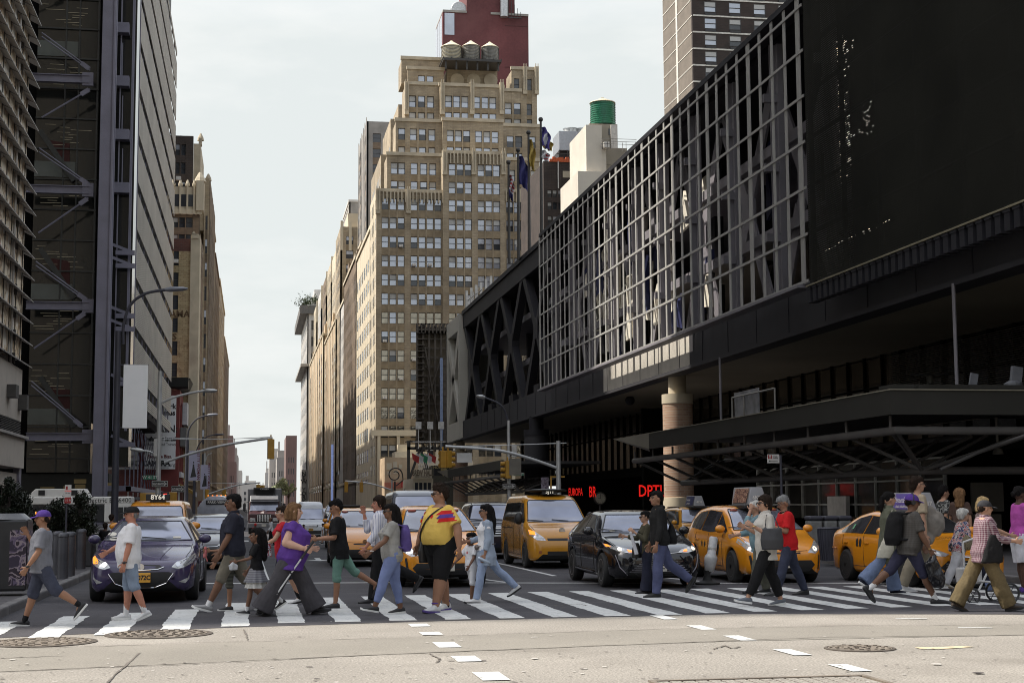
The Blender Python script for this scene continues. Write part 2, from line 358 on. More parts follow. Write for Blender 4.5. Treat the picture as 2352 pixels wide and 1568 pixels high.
def line(pts,wd,z=.008):
 for a,b in zip(pts,pts[1:]):
  a=Vector((*a,z));b=Vector((*b,z));n=max(2,int((b-a).length/0.5));t=(b-a).normalized();s_=Vector((-t.y,t.x,0))*wd/2
  for j in range(n):
   p=a.lerp(b,j/n);q=a.lerp(b,(j+1)/n);r=random.uniform(.92,1.05)
   mb.add([p-s_*r,q-s_*r,q+s_*r,p+s_*r],[(0,1,2,3)])
line([(-3.3,33.4),(2.9,32.1),(8,30.4),(14.6,28.5)],.26)
for X in(0.2,3.3,6.6,9.9,12.6):line([(X+.15,37 if X>7 else 34),(X,62)],.12)
for X in(0.2,3.3,6.6,9.9):
 for k in range(6):line([(X,110+k*12),(X,113+k*12)],.14)
line([(5.3,31.2),(4.3,36.5),(4.3,44)],.14);line([(9.3,30.3),(8.6,34)],.14)
for k in range(9):line([(-3.2+k*2.1,71.5),(-2.2+k*2.1,71.5)],2.6)
line([(-3.3,77.5),(14.6,75.5)],.3)
for ax,ay in((5.9,43),(2.0,46)):
 mb.add([(ax-.08,ay,.008),(ax+.08,ay,.008),(ax+.08,ay+1.6,.008),(ax-.08,ay+1.6,.008)],[(0,1,2,3)])
 mb.add([(ax-.38,ay,.008),(ax,ay-1.0,.008),(ax+.38,ay,.008)],[(0,1,2)])
for k,(a,b,c,d)in enumerate([(940,1433,968,1439),(970,1452,1008,1458),(1008,1475,1040,1487),(1056,1507,1100,1519),(1112,1544,1172,1562)]):
 p=G(a,b);q=G(c,d);X=2.25;mb.add([(X-.13,q.y,.0085),(X+.13,q.y,.0085),(X+.13,p.y,.0085),(X-.13,p.y,.0085)],[(0,1,2,3)])
for k,(y0,y1)in enumerate([(20.9,21.7),(19.1,19.8),(17.5,18.2),(15.7,16.4),(14.1,14.75)]):
 X=5.8;mb.add([(X-.1,y0,.0085),(X+.1,y0,.0085),(X+.1,y1,.0085),(X-.1,y1,.0085)],[(0,1,2,3)])
for(a,b)in((2080,1420),(2225,1441)):
 p=G(a,b);mb.add([(p.x-.15,p.y,.0085),(p.x+.22,p.y-.2,.0085),(p.x+.26,p.y-.13,.0085),(p.x-.11,p.y+.07,.0085)],[(0,1,2,3)])
mb.f=[f for f in mb.f];struct(mb.build('lane_markings',M_paint,fixn=False))
def walk(name,x0,x1,y0,y1,h=.13,kerbside=None):
 m=MB();m.box(x0,x1,y0,y1,-.05,h);o=struct(m.build(name,M_walk,bevel=.01))
walk('pavement_left_near',-30,-3.78,22.0,67.5);walk('pavement_left_far',-30,-3.78,104,2000)
walk('pavement_right_near',15.08,60,24,68);walk('pavement_right_far',15.08,60,104,2000)
for nm,X,y0,y1 in(('kerb_left_near',-3.78,22.0,67.5),('kerb_left_far',-3.78,104,2000),('kerb_right_near',14.9,24,68),('kerb_right_far',14.9,104,2000)):
 m=MB();y=y0
 while y<min(y1,110 if y0>60 else 68):
  m.box(X,X+.18,y+.006,min(y+2.4,y1)-.006,-.05,.142);y+=2.4
 if y<y1:m.box(X,X+.18,y,y1,-.05,.14)
 struct(m.build(nm,M_kerb,bevel=.03))
mj=MB()
for k in range(30):mj.box(-20,-3.8,22.5+k*1.5,22.512+k*1.5,.13,.1325)
for k in range(8):mj.box(-5.2-k*1.5,-5.188-k*1.5,22,67,.13,.1322)
struct(mj.build('pavement_joints',mat('joint_dark',(.05,.045,.045),.9),fixn=False))
mb=MB();rg=random.Random(4)
for k in range(420):
 q=G(rg.uniform(-40,2400),1436+134*rg.random()**.7)if k<300 else G(rg.uniform(200,2300),rg.uniform(1300,1430));r=rg.uniform(.008,.026)*(1+(k%17==0)*1.6);n_=rg.randint(5,7);a0=rg.random()
 mb.add([(q.x+r*rg.uniform(.6,1.2)*cos(a0+i*2*pi/n_),q.y+r*rg.uniform(.6,1.2)*sin(a0+i*2*pi/n_),.0125)for i in range(n_)],[tuple(range(n_))],0 if rg.random()<.7 else 1)
o=mb.build('road_specks',[mat('gum_dark',(.07,.06,.055),.9),mat('litter_pale',(.45,.43,.4),.8)],fixn=False);struct(o)
M_iron=mat('cast_iron',(0.19,0.16,0.13),0.6,metal=.3,var=.3,vs=6,dirt=(.3,.26,.2),dscale=5,damt=.35)
M_irond=mat('cast_iron_dark',(0.09,0.075,0.062),0.7,metal=.3)
def manhole(x,y,r,label,holes=True,seed=1):
 c=G(x,y);t=thing('manhole_cover',label,'manhole cover',(c.x,c.y,0))
 m=MB();m.lathe((0,0,0),[(r*1.09,0),(r*1.09,.01),(r*1.0,.014),(r*.99,.006)],48,0);m.build('rim',[M_irond],t,smooth=True)
 m=MB();m.lathe((0,0,0),[(r*.97,0),(r*.97,.014),(0.01,.016)],48,0);rg=random.Random(seed)
 for a in range(5):
  rr=r*(.16+.18*a);nn=max(5,int(rr*26/(r if r>.5 else.7)))
  for j in range(nn):
   th=2*pi*j/nn+a*.3;cc=Vector((rr*cos(th),rr*sin(th),.018));rot=Matrix.Rotation(th+rg.uniform(-.7,.7)if holes else th,3,'Z')
   m.obox(cc,r*.06,r*.12,.008,rot,1 if holes else 0)
 m.build('cover',[M_iron,M_irond],t)
manhole(365,1456,.62,'larger round manhole cover, open leaf pattern, in the sunlit road below the left stripes',seed=3)
manhole(95,1475,.60,'rusty solid manhole cover at the far left edge, cut by the shadow line',False,4)
manhole(1975,1489,.36,'small studded manhole cover in the sunlit road on the right side',seed=5)
c0,c1=G(1490,1566),G(1960,1549)
t=thing('drain_grate','long rusty steel drain grate with angled edge at the bottom of the picture','drain grate',(c0 .x,c0 .y-.6,0))
m=MB();Lx=c1 .x-c0 .x+.05
m.box(0,Lx,.55,.62,.0,.02,0);m.box(0,Lx,-.9,-.83,.0,.02,0);m.box(0,.05,-.83,.55,0,.02,0);m.box(Lx-.05,Lx,-.83,.55,0,.02,0);m.build('frame',[M_iron],t)
m=MB()
for k in range(16):m.box(.06+k*(Lx-.12)/16,.06+(k+.8)*(Lx-.12)/16,-.82,.54,.0,.012,0)
m.build('plate',[M_asph],t)
pt=G(2168,1487);t=MB().add([(pt.x-.32,pt.y-.1,.0062),(pt.x-.1,pt.y-.16,.0062),(pt.x+.35,pt.y-.02,.0062),(pt.x+.3,pt.y+.12,.0062),(pt.x-.05,pt.y+.06,.0062),(pt.x-.3,pt.y+.1,.0062)],[(0,1,2,3,4,5)])
struct(t.build('road_patch',mat('pale_patch',(.5,.42,.28),.9,var=.3,vs=8),fixn=False))
M_frame=mat('window_frame_dark',(.035,.032,.03),.5)
M_framew=mat('window_frame_light',(.55,.53,.5),.5)
M_gsky=mat('window_glass_pale',(.44,.47,.54),.16,metal=.55,var=.12,vs=.3,bump=.15,bs=1.5)
M_gdark=mat('window_glass_dark',(.05,.055,.065),.06,metal=.25,var=.2,vs=.4,bump=.2,bs=1.2,spec=.8)
M_gblind=mat('window_blind',(.44,.44,.43),.5,var=.12,vs=.6)
M_gwavy=mat('window_glass_wavy',(.30,.27,.22),.08,metal=.8,var=.3,vs=1.2,bump=.9,bs=1.6)
M_glow=mat('room_light',(.6,.45,.25),.6,emit=(1,.72,.38),es=.35)
_W={}
def winmesh(w,h,kind,flat=False):
 key=(round(w,2),round(h,2),kind,flat)
 if key in _W:return _W[key]
 m=MB();fr=min(.09,w*.08);fy=.03 if flat else-.05
 m.box(-w/2,-w/2+fr,fy,.06,-h/2,h/2,0);m.box(w/2-fr,w/2,fy,.06,-h/2,h/2,0)
 m.box(-w/2+fr,w/2-fr,fy,.06,h/2-fr,h/2,0);m.box(-w/2+fr,w/2-fr,fy,.06,-h/2,-h/2+fr,0);m.box(-w/2+fr,w/2-fr,fy,.05,-fr*.4,fr*.4,0)
 up,lo={'sky':(1,1),'skyblind':(3,1),'dark':(2,2),'darkblind':(3,2),'mixed':(1,2),'wavy':(4,4),'lit':(3,5)}[kind]
 up_=.04 if flat else 0;m.add([(-w/2+fr,up_,fr*.4),(w/2-fr,up_,fr*.4),(w/2-fr,up_,h/2-fr),(-w/2+fr,up_,h/2-fr)],[(0,1,2,3)],up)
 up_=.045 if flat else.03;m.add([(-w/2+fr,up_,-h/2+fr),(w/2-fr,up_,-h/2+fr),(w/2-fr,up_,-fr*.4),(-w/2+fr,up_,-fr*.4)],[(0,1,2,3)],lo)
 me=m.mesh('window',[M_frame,M_gsky,M_gdark,M_gblind,M_gwavy,M_glow],fixn=False);_W[key]=me;return me
def gridwall(parent,O,U,Nn,u0,u1,z0,z1,cols,rows,mats,depth=.35,kinds=('sky','skyblind','mixed'),limit=100,part='wall',spand=None,cnt=None,solid=False):
 """wall on plane O + u*U + z, outward normal Nn: back panel, piers and spandrels round recessed windows"""
 O=Vector(O);U=Vector(U);Nn=Vector(Nn);m=MB()
 def bx(a,b,c,d,e,f,mi):
  vs=[O+U*u+Nn*v+Vector((0,0,z))for z in(e,f)for u,v in((a,c),(b,c),(b,d),(a,d))]
  m.add(vs,[(0,3,2,1),(4,5,6,7),(0,1,5,4),(1,2,6,5),(2,3,7,6),(3,0,4,7)],mi)
 cols=sorted(cols);rows=sorted(rows)
 if solid:bx(u0,u1,-1.5,-depth-.05,z0,z1,0)
 else:bx(u0,u1,-depth-.35,-depth-.05,z0,z1,0)
 a=u0
 for c,d in cols+[(u1,u1)]:
  if c-a>.001:bx(a,c,-depth-.05,0,z0,z1,0)
  a=d
 zz=z0
 for r0,r1 in rows+[(z1,z1)]:
  if r0-zz>.001:
   for c,d in cols:bx(c,d,-depth-.05,-min(.04,depth*.25),zz,r0,1 if(r0<z1-.01 and len(mats)>1)else 0)
  zz=r1
 m.build(part,mats,parent,world=True)
 ang=math.atan2(Nn.x,-Nn.y)
 rest=MB();cnt=cnt if cnt is not None else[0]
 wl=[(c,d,r0,r1)for r0,r1 in rows for c,d in cols]
 camp=Vector((0,0,CAMH))
 wl.sort(key=lambda w:(O+U*w[0]+Vector((0,0,w[2]))-camp).length)
 rm=Matrix.Rotation(ang,3,'Z')
 for c,d,r0,r1 in wl:
  kd=random.choice(kinds)if isinstance(kinds,tuple)else kinds(c,r0)
  me=winmesh(d-c-.004,r1-r0-.004,kd,depth<.12);p=O+U*((c+d)/2)+Vector((0,0,(r0+r1)/2))-Nn*(depth-.06)
  if cnt[0]<limit:
   o=bpy.data.objects.new('window',me);COL.objects.link(o);o.parent=parent;o.location=p-parent.location;o.rotation_euler=(0,0,ang);cnt[0]+=1
  else:
   b=len(rest.v);rest.v+=[p+rm@v.co for v in me.vertices]
   for f in me.polygons:rest.f.append(tuple(b+i for i in f.vertices));rest.m.append(f.material_index)
 if rest.v:
  o=rest.build('windows',[M_frame,M_gsky,M_gdark,M_gblind,M_gwavy,M_glow],parent,world=True,fixn=False);o['kind']='stuff'
 return cnt
def spans(a,b,n,wfrac):
 s=(b-a)/n;return[(a+s*(i+.5-wfrac/2),a+s*(i+.5+wfrac/2))for i in range(n)]
M_tan=brickmat('tan_brick',(.37,.305,.21),(.30,.242,.165),(.27,.222,.165),1.0,var=.22,vs=.3,bw=.8,rh=.28,ms=.03,dirt=(.13,.1,.07),damt=.4,dscale=.25)
M_tansp=mat('tan_spandrel',(.25,.195,.125),.85,var=.25,vs=1.0)
M_stone=mat('pale_stone',(.45,.39,.29),.8,var=.15,vs=.6,dirt=(.25,.2,.15),dscale=.4)
M_cream=mat('cream_stone',(.56,.49,.37),.8,var=.12,vs=.4,dirt=(.3,.25,.18),dscale=.2)
M_orange=mat('orange_brick',(.46,.35,.23),.85,var=.2,vs=.5)
M_brown=brickmat('brown_brick',(.21,.15,.10),(.16,.115,.08),(.14,.12,.09),1.0,var=.25,vs=.3,bw=.8,rh=.28,dirt=(.07,.055,.04),damt=.5)
M_dkbrown=brickmat('dark_brick',(.05,.036,.03),(.04,.03,.027),(.06,.05,.045),1.0,var=.3,vs=.5,bw=.6,rh=.25)
M_grey=mat('grey_masonry',(.27,.255,.235),.85,var=.2,vs=.3,dirt=(.14,.13,.12),dscale=.2)
M_pale=mat('pale_grey_masonry',(.48,.465,.44),.8,var=.12,vs=.3)
M_redbr=mat('red_brown_wall',(.105,.030,.032),.8,var=.3,vs=.12,fine=.1,fs=2,dirt=(.16,.06,.06),dscale=.08,damt=.6)
M_roofd=mat('roof_dark',(.04,.04,.042),.7)
M_blade=mat('blade_metal',(.38,.36,.34),.55,metal=.2,var=.15,vs=1.0)
M_bladed=mat('blade_joint',(.06,.055,.05),.7)
M_reflpaint=blotchmat('bronze_glass',[(.80,.70,.55),(.30,.19,.10),(.72,.58,.40),(.88,.84,.76)],1.1,.3)  # street reflections painted into the glass as cream and brown patches
M_lconc=mat('grey_cladding',(.46,.41,.35),.7,var=.12,vs=.5,dirt=(.17,.15,.13),dscale=.5)
t=thing('office_building','office building with long projecting blades over bronze mirror glass at the left edge','office building',(-9.7,66,0))
m=MB();m.box(-90,-9.9,35.1,66,6.2,75,0);m.box(-52,-20,66,84,0,105,0);m.box(-40,-12,35.1,65.5,0,6.2,0);m.build('tower',[M_lconc],t,world=True)  # unseen rear and side masses added to block sun, leaving a lit gap
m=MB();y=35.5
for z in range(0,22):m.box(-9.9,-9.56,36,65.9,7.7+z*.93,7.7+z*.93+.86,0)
m.build('mirror_glass',[M_reflpaint],t,world=True)
m=MB()
for k in range(22):
 for j in range(1):m.box(-9.57,-9.54,36,65.9,7.62+k*.93,7.70+k*.93,0)
for j in range(20):m.box(-9.56,-9.53,36+j*1.55,36.06+j*1.55,7.7,28,0)
m.build('mullions',[M_bladed],t,world=True)
for k in range(20):
 z=7.45+k*.93
 b=MB();b.prism([(-9.66,40,z+.22),(-9.22,40,z+.0),(-9.22,40,z+.04),(-9.66,40,z+.28)],(0,26.8,0),0)
 for j in range(17):b.prism([(-9.67,40.8+j*1.55,z+.205),(-9.21,40.8+j*1.55,z-.015),(-9.21,40.8+j*1.55,z+.05),(-9.67,40.8+j*1.55,z+.29)],(0,.04,0),1)
 for j in range(4):b.box(-9.7,-9.45,44+j*6.5,44.12+j*6.5,z-.1,z+.34,1)
 b.build('blade',[M_blade,M_bladed],t,world=True)
m=MB()
for k in range(4):m.tube([(-9.5,43+k*6.6,7.3),(-9.5,43+k*6.6,29)],.05,8,0)
m.build('bracket_posts',[M_blade],t,world=True)
m=MB();m.box(-10.1,-9.5,40,66.0,5.15,7.3,0);m.box(-10.1,-9.35,40,66.1,3.2,4.4,0)
for k in range(3):m.box(-9.5,-9.15,44+k*9,44.8+k*9,5.9,6.4,1)
for k in range(3):m.box(-9.5,-9.15,47+k*9,47.6+k*9,5.6,6.2,1)
m.box(-9.6,-9.2,40,66.2,4.42,4.52,2);m.build('soffit_cladding',[M_lconc,M_bladed,M_blade],t,world=True)
m=MB()
for k in range(9):m.box(-9.7,-9.45,40,65.6,4.56+k*.066,4.59+k*.066,0)
m.build('louvre_grille',[M_bladed],t,world=True)
m=MB();m.box(-9.9,-9.6,40,66.4,2.3,3.0,0);m.box(-9.75,-9.5,65.9,66.5,0,3.2,1)
m.build('shopfront_beam',[M_lconc,mat('steel_purple_grey',(.16,.15,.19),.5)],t,world=True)
M_steel=mat('painted_steel',(.17,.165,.215),.5,var=.12,vs=.7,fine=.06,fs=12)
M_tglass=mat('tower_glass',(.018,.019,.017),.1,metal=.1,var=.3,vs=.15,spec=.7)
M_mull=mat('dark_mullion',(.035,.036,.033),.5)
M_office=mat('office_light',(.25,.225,.16),.6,emit=(1,.88,.62),es=.04)
M_redin=mat('red_interior',(.05,.012,.01),.8)
M_band=mat('spandrel_glass',(.10,.115,.11),.15,metal=.1,var=.2,vs=.3)
Yf=131.0
def LP(x,y,Y=Yf):return PY(x,y,Y)
t=thing('office_tower','glass tower with exposed grey steel columns, rod braces and a pale rod screen','office tower',(-13,Yf,0))
m=MB();m.box(-60,-12.4,Yf+6,203,11,150,0);m.box(-60,-15.2,Yf+6,203,0,11,0);m.box(-60,-26,112,Yf+6,0,150,0);m.build('core',[mat('core_dark',(.012,.012,.012),.8,spec=.1)],t,world=True)  # last box is an unseen mass added to block sun beside the gap
xl,xr=LP(60,700).x,LP(208,700).x
m=MB();m.add([(xl,Yf+2.6,4.5),(xr,Yf+2.6,4.5),(xr,Yf+2.6,60),(xl,Yf+2.6,60)],[(0,1,2,3)]);m.build('curtain_wall',[M_tglass],t,world=True)
zrow=[LP(150,yy).z for yy in(1010,850,705,560,430,285,130,0)]
m=MB()
for xx in(128,160,205):X=LP(xx,700).x;m.box(X-.06,X+.06,Yf+2.45,Yf+2.58,4.5,60,0)
fl=2.66;z=5.6;zs=[]
while z<58:m.box(xl,xr,Yf+2.4,Yf+2.57,z,z+.12,0);zs.append(z);z+=fl
m.build('mullions',[M_mull],t,world=True)
m=MB();m2=MB();m3=MB()
for i,z in enumerate(zs):
 if i%4==1:m2=MB();m2 .box(xl,LP(160,700).x-.1,Yf+2.5,Yf+2.56,z+.25,z+1.6,0);m2 .build('spandrel_panel',[M_band],t,world=True)
 if i%2==0:
  for k in range(9):
   a=random.uniform(xl,xr-2);m.box(a,a+random.uniform(.6,1.8),Yf+2.5,Yf+2.54,z+.4+k*.22,z+.43+k*.22,0)
m.build('ceiling_lights',[M_office],t,world=True)
m=MB()
for(a,b,c,d)in((95,185,270,255),(95,340,260,440),(95,640,240,720),(95,900,200,980)):
 pass
for yy in(420,690,985):
 p=LP(92,yy-120,Yf+2.3);q=LP(170,yy-5,Yf+2.3);m=MB();m.beam(p,q,.1,.45,0);m.build('inner_brace',[M_mull],t,world=True)
 m3 .add([LP(100,yy-100,Yf+2.52),LP(160,yy-12,Yf+2.52),LP(160,yy-90,Yf+2.52)],[(0,1,2)])
m3 .build('red_wall',[M_redin],t,world=True)
def ibeam(mb,p,q,a,b,m=0):
 mb.beam(p,q,a,b*.14,m);p=Vector(p);q=Vector(q)
for k,yy in enumerate((183,437,703,1002)):
 p=LP(60,yy-2);q=LP(206,yy);b=MB()
 b.box(p.x,q.x,Yf-.25,Yf+.25,q.z-.36,q.z-.30,0);b.box(p.x,q.x,Yf-.25,Yf+.25,q.z+.26,q.z+.32,0);b.box(p.x,q.x,Yf-.04,Yf+.04,q.z-.31,q.z+.27,0)
 b.obox((q.x-.15,Yf-.02,q.z),.9,.3,1.15,None,0);b.build('girder',[M_steel],t,world=True)
for k,(a,b_,c,d,dbl)in enumerate(((96,80,207,160,1),(96,270,207,205,0),(90,345,205,425,1),(88,535,203,455,0),(82,605,200,690,1),(78,800,197,718,0),(72,880,190,980,1),(30,0,130,-45,0))):
 b=MB()
 p=LP(a,b_,Yf-.1);q=LP(c,d,Yf-.1)
 if dbl:
  for o in(.17,-.17):b.tube([p+Vector((0,0,o)),q+Vector((0,0,o*.5))],.06,8,0)
 else:b.tube([p,q],.08,8,0)
 e=(q-p).normalized();b.obox(q-e*.5,.8,.16,.38,Matrix.Rotation(-math.atan2(e.z,e.x),3,'Y'),0)
 b.build('brace_rod',[M_steel],t,world=True)
c0=LP(222,1130,Yf-1.2);c1=LP(222,0,Yf-1.2)
m=MB();X0=LP(216,900,Yf-1.2).x;X1=LP(249,900,Yf-1.2).x;Xm=lerp(X0,X1,.78)
m.box(X0,Xm,Yf-1.35,Yf-1.05,0,75,0);m.box(Xm+.05,X1,Yf-1.5,Yf-1.38,0,75,0);m.box(Xm-.02,Xm+.12,Yf-1.4,Yf-.1,0,75,0);m.box(X0,X1,Yf-.2,Yf-.05,0,75,0)
m.build('steel_column',[M_steel],t,world=True,bevel=.03)
Y2=Yf+3
xa,xb=LP(252,600,Y2).x,LP(304,600,Y2).x
m=MB();m.box(xa,xb,Y2,Y2+3,5,150,0);m.build('corner_wall',[M_tglass],t,world=True)
m=MB();m2=MB()
for k in range(7):
 yy=14+122*k if k<4 else None
 if yy is None:break
 p=PY(255,68+122*k,Y2-.3);q=PY(298,68+122*k,Y2-.3);m.box(p.x,q.x,Y2-1.1,Y2-.1,p.z-.45,p.z+.45,0)
 m2 .box(p.x+.3,q.x-.2,Y2-.3,Y2-.15,p.z+.55,p.z+.62,0);m2 .box(lerp(p.x,q.x,.55),lerp(p.x,q.x,.6),Y2-.3,Y2-.15,p.z+.5,p.z+3.6,0)
for xx in(270,297,300):X=PY(xx,500,Y2-.4).x;m2 .box(X-.05,X+.05,Y2-.5,Y2-.3,8,75,0)
m.build('corner_balconies',[M_steel],t,world=True);m2 .build('corner_rails',[M_framew if False else M_steel],t,world=True)
m=MB()
for yy in(560,590,705,735,860,1000):
 p=PY(255,yy,Y2-1);q=PY(300,yy+18,Y2-1);m.beam(p,q,.1,.25,0);m.box(p.x+.4,p.x+2.0,Y2-1.1,Y2-.8,q.z-.3,q.z+.1,0)
m.build('outriggers',[M_steel],t,world=True)
XS=PY(306,900,139).x;m=MB();k=0;z=11.2
yend=lambda z:204
while z<62:
 fz=(z-9)%4.35
 if not(3.45<fz):
  z0=z
  y0=139
  if z<13:y0=139+(0)
  m.box(XS-.1,XS,y0,203,z,z+.13,0)
 z+=.21 if z<30 else.19
m.build('rod_screen',[mat('ceramic_rods',(.44,.41,.365),.6,var=.12,vs=.2)],t,world=True)
m=MB()
for y in range(139,204,6):m.box(XS-.24,XS-.12,y,y+.14,11,62,0)
m.box(XS-.1,XS+.04,138.7,138.98,7.5,62,0);m.build('screen_posts',[M_steel],t,world=True)
m=MB();m.box(XS-2.2,XS-.9,139.5,203,11.2,75,0);m.build('wall_behind_screen',[mat('screen_backing',(.07,.068,.07),.6,var=.2,vs=.3)],t,world=True)
m=MB()
for k in range(12):m.box(XS-.86,XS-.5,140,203,12.2+k*4.35,12.7+k*4.35,0)
m.build('floor_edges',[M_mull],t,world=True)
a=PY(240,1128,134);b=PY(380,1142,139);m=MB()
m.box(a.x,XS+.4,133,133.4,2.9,3.35,0);m.box(XS,XS+.4,133,190,2.9,3.3,0);m.build('canopy_beam',[M_steel],t,world=True)
m=MB()
for k in range(9):m.tube([(XS+.1,140+k*3,9-k*.1),(XS+.3,150+k*3.4,3.2)],.035,5,0)
for k in range(6):m.box(XS-.6,XS-.5,139+k*5,139.12+k*5,3.3,9,0)
m.build('canopy_cables',[M_steel],t,world=True)
m=MB();m.box(-22,XS-1.5,134,138,0,4.4,0);m.build('ground_floor',[mat('ground_floor_dark',(.012,.012,.009),.6,var=.4,vs=.5)],t,world=True)
m=MB()
for(x0,y0,x1,y1)in((145,1140-24,160,1132),(170,1100,198,1110),(172,1112,196,1126),(92,1118,125,1121),(100,1130,165,1133),(240,1108,256,1120),(150,1125,165,1129)):
 p=PY(x0,y0,133.9);q=PY(x1,y1,133.9);m.add([(p.x,133.9,q.z),(q.x,133.9,q.z),(q.x,133.9,p.z),(p.x,133.9,p.z)],[(0,1,2,3)])
m.build('lobby_lights',[mat('lobby_light',(.12,.09,.04),.6,emit=(1,.72,.3),es=.02)],t,world=True)
m=MB();p0=PY(265,1145,150);m.box(XS+.0,XS+.3,140,200,2.2,2.45,0)
for k in range(10):m.box(XS-.4,XS-.3,140+k*6,140.15+k*6,0,2.9,1)
m.box(XS-4.2,XS-3.7,140,200,0,9,2);m.build('shopfront',[M_walk,M_framew,M_tglass],t,world=True)
M_sign=mat('sign_white',(.62,.62,.63),.6,var=.06,vs=.5)
M_black=mat('lettering_black',(.012,.012,.013),.6)
M_dred=mat('dark_red_front',(.13,.022,.02),.7,var=.25,vs=.4)
YR=206.0
t=thing('corner_building','low dark red corner building with black cornice and striped awnings','building',(-9.6,YR,0))
a=PY(372,1140,YR);b=PY(455,900,YR);m=MB()
m.box(-20,-9.5,YR,YR+14,0,PY(400,895,YR).z,0);m.build('wall',[M_dred],t,world=True)
m=MB();zt=PY(400,868,YR).z;zb=PY(400,893,YR).z
m.prism([(-20,YR-.4,zb),(-20,YR-.9,zt-1.2),(-20,YR-1.2,zt),(-20,YR+1,zt),(-20,YR+1,zb)],(11.6,0,0),0);m.prism([(-9.5,YR,zb),(-8.6,YR,zt-1),(-8.2,YR,zt),(-10,YR,zt),(-10,YR,zb)],(0,14,0),0)
m.build('cornice',[mat('cornice_black',(.012,.012,.012),.5)],t,world=True)
m=MB();
for k in range(4):m.box(-9.48,-9.3,YR+2+k*3,YR+2.6+k*3,4,15,0)
m.box(-9.4,-8.6,YR+1,YR+12,9.5,12,1);m.box(-9.3,-8.7,YR+4,YR+9,12.5,15.5,2);m.box(-9.45,-9.2,YR+1,YR+13,5.4,6.1,2)
m.build('front_trim',[M_dred,mat('trim_grey',(.1,.1,.1),.5),mat('trim_white',(.4,.4,.42),.5)],t,world=True)
for k in range(5):
 mm=MB();y0=YR+.5+k*2.6;mm.prism([(-9.5,y0,4.6),(-7.6,y0,3.5),(-7.6,y0,3.1),(-9.5,y0,4.1)],(0,2.2,0),0)
 for j in range(4):mm.box(-7.58,-7.5,y0+j*.55,y0+j*.55+.27,2.85,3.5,1)
 mm.build('awning',[mat('awning_ochre',(.22,.13,.02),.7),mat('awning_stripe',(.35,.35,.4),.7)],t,world=True)
YS=204.5
p=PY(331,1077,YS);q=PY(405,908,YS)
t=thing('building_sign','tall white vertical sign with black lettering ending in Stop the Bias','sign',(p.x,YS,p.z))
m=MB();m.box(p.x,q.x,YS,YS+.3,p.z,q.z,0);m.build('panel',[M_sign],t,world=True,bevel=.03)
m=MB();W_=q.x-p.x;xc=(p.x+q.x)/2
def sgn(txt,yy,size,dx=0.0,al='CENTER',bold=0.0,mi=0,sx=1.0):
 z=PY(368,yy,YS).z;text_mb(txt,size,m,mi,(xc+dx*W_,YS-.03,z),align=al,bold=bold,sx=sx)
sgn('New York',933,.95,-.02,bold=.03);sgn('Times',948,.95,.18,bold=.03);sgn('At it',967,.85,-.22);sgn('AGAIN:',985,1.35,0,bold=.02);sgn('Defaming Israel',1008,.78,0,bold=.03,sx=.85)
sgn('with distorted "news"',1020,.58,0,sx=.85);sgn('Stop the Bias.',1048,.62,0,bold=.02,mi=1,sx=.9);sgn('CAMERA',1064,.95,-.12,bold=.05,sx=.95);sgn('.org',1067,.6,.38);sgn('COMMITTEE FOR ACCURACY IN',1071,.2,0);sgn('MIDDLE EAST REPORTING',1074,.2,0)
m.build('lettering',[M_black,mat('lettering_red',(.12,.015,.015),.6)],t,world=True)
Y=216.0;XE=-9.4
def zr(y,Y=Y):return PY(425,y,Y).z
t=thing('brick_tower','stepped old brick tower with white stone band and faded painted wall lettering','building',(XE,Y,0))
M_paintbr=brickmat('painted_yellow_brick',(.42,.34,.20),(.33,.25,.14),(.22,.165,.1),1.0,var=.25,vs=.35,bw=.7,rh=.26,dirt=(.13,.075,.04),damt=.75,dscale=.35)
M_redbrick=brickmat('old_red_brick',(.12,.045,.035),(.09,.035,.03),(.1,.07,.06),1.0,bw=.6,rh=.24)
xw=lambda x:PY(x,700,Y).x
cnt=[0]
colsL=[(xw(397)-XE,xw(409)-XE)]
rowsL=[(zr(y+16),zr(y-17))for y in(594,643,695,747,800,850)]
gridwall(t,(XE,Y,0),(1,0,0),(0,-1,0),xw(360)-XE,xw(438)-XE,5,zr(577),colsL,rowsL,[M_paintbr],.3,('dark',),cnt=cnt)
m=MB();m.box(xw(360),xw(436),Y+.1,Y+6,zr(577),zr(548),0);m.box(xw(436),xw(457),Y-.3,Y+6,5,zr(540),1);m.prism([(xw(437),Y-.5,zr(540)),(xw(449),Y-.5,zr(540)),(xw(443),Y-.5,zr(531))],(0,2,0),1)
m.box(xw(438),xw(454),Y-.5,Y,zr(548),zr(538),1);m.build('lower_wall',[M_redbrick,M_stone],t,world=True)
gridwall(t,(XE,Y+5,0),(1,0,0),(0,-1,0),xw(360)-XE,xw(452)-XE,zr(577),zr(478),[(xw(386)-XE,xw(402)-XE),(xw(404)-XE,xw(418)-XE),(xw(420)-XE,xw(436)-XE)],[(zr(545),zr(524)),(zr(508),zr(484))],[M_brown],.3,('dark','darkblind'),cnt=cnt)
m=MB();m.box(xw(360),xw(458),Y+4.4,Y+5,zr(478),zr(467),0);m.box(xw(360),xw(458),Y+4.6,Y+6,zr(467),zr(414),0)
for xx in(387,404,421,437,447):m.box(xw(xx),xw(xx+4),Y+4.3,Y+5,zr(478),zr(412),0);m.lathe((xw(xx+2),Y+4.6,zr(412)),[(.3,0),(.3,.3),(.1,.9)],8,0)
m.box(xw(444),xw(462),Y+4.0,Y+7,zr(470),zr(400),0);m.lathe((xw(452),Y+5,zr(400)),[(.9,0),(.7,.5),(.15,1.4)],8,0)
m.build('stone_band',[M_cream],t,world=True)
m=MB()
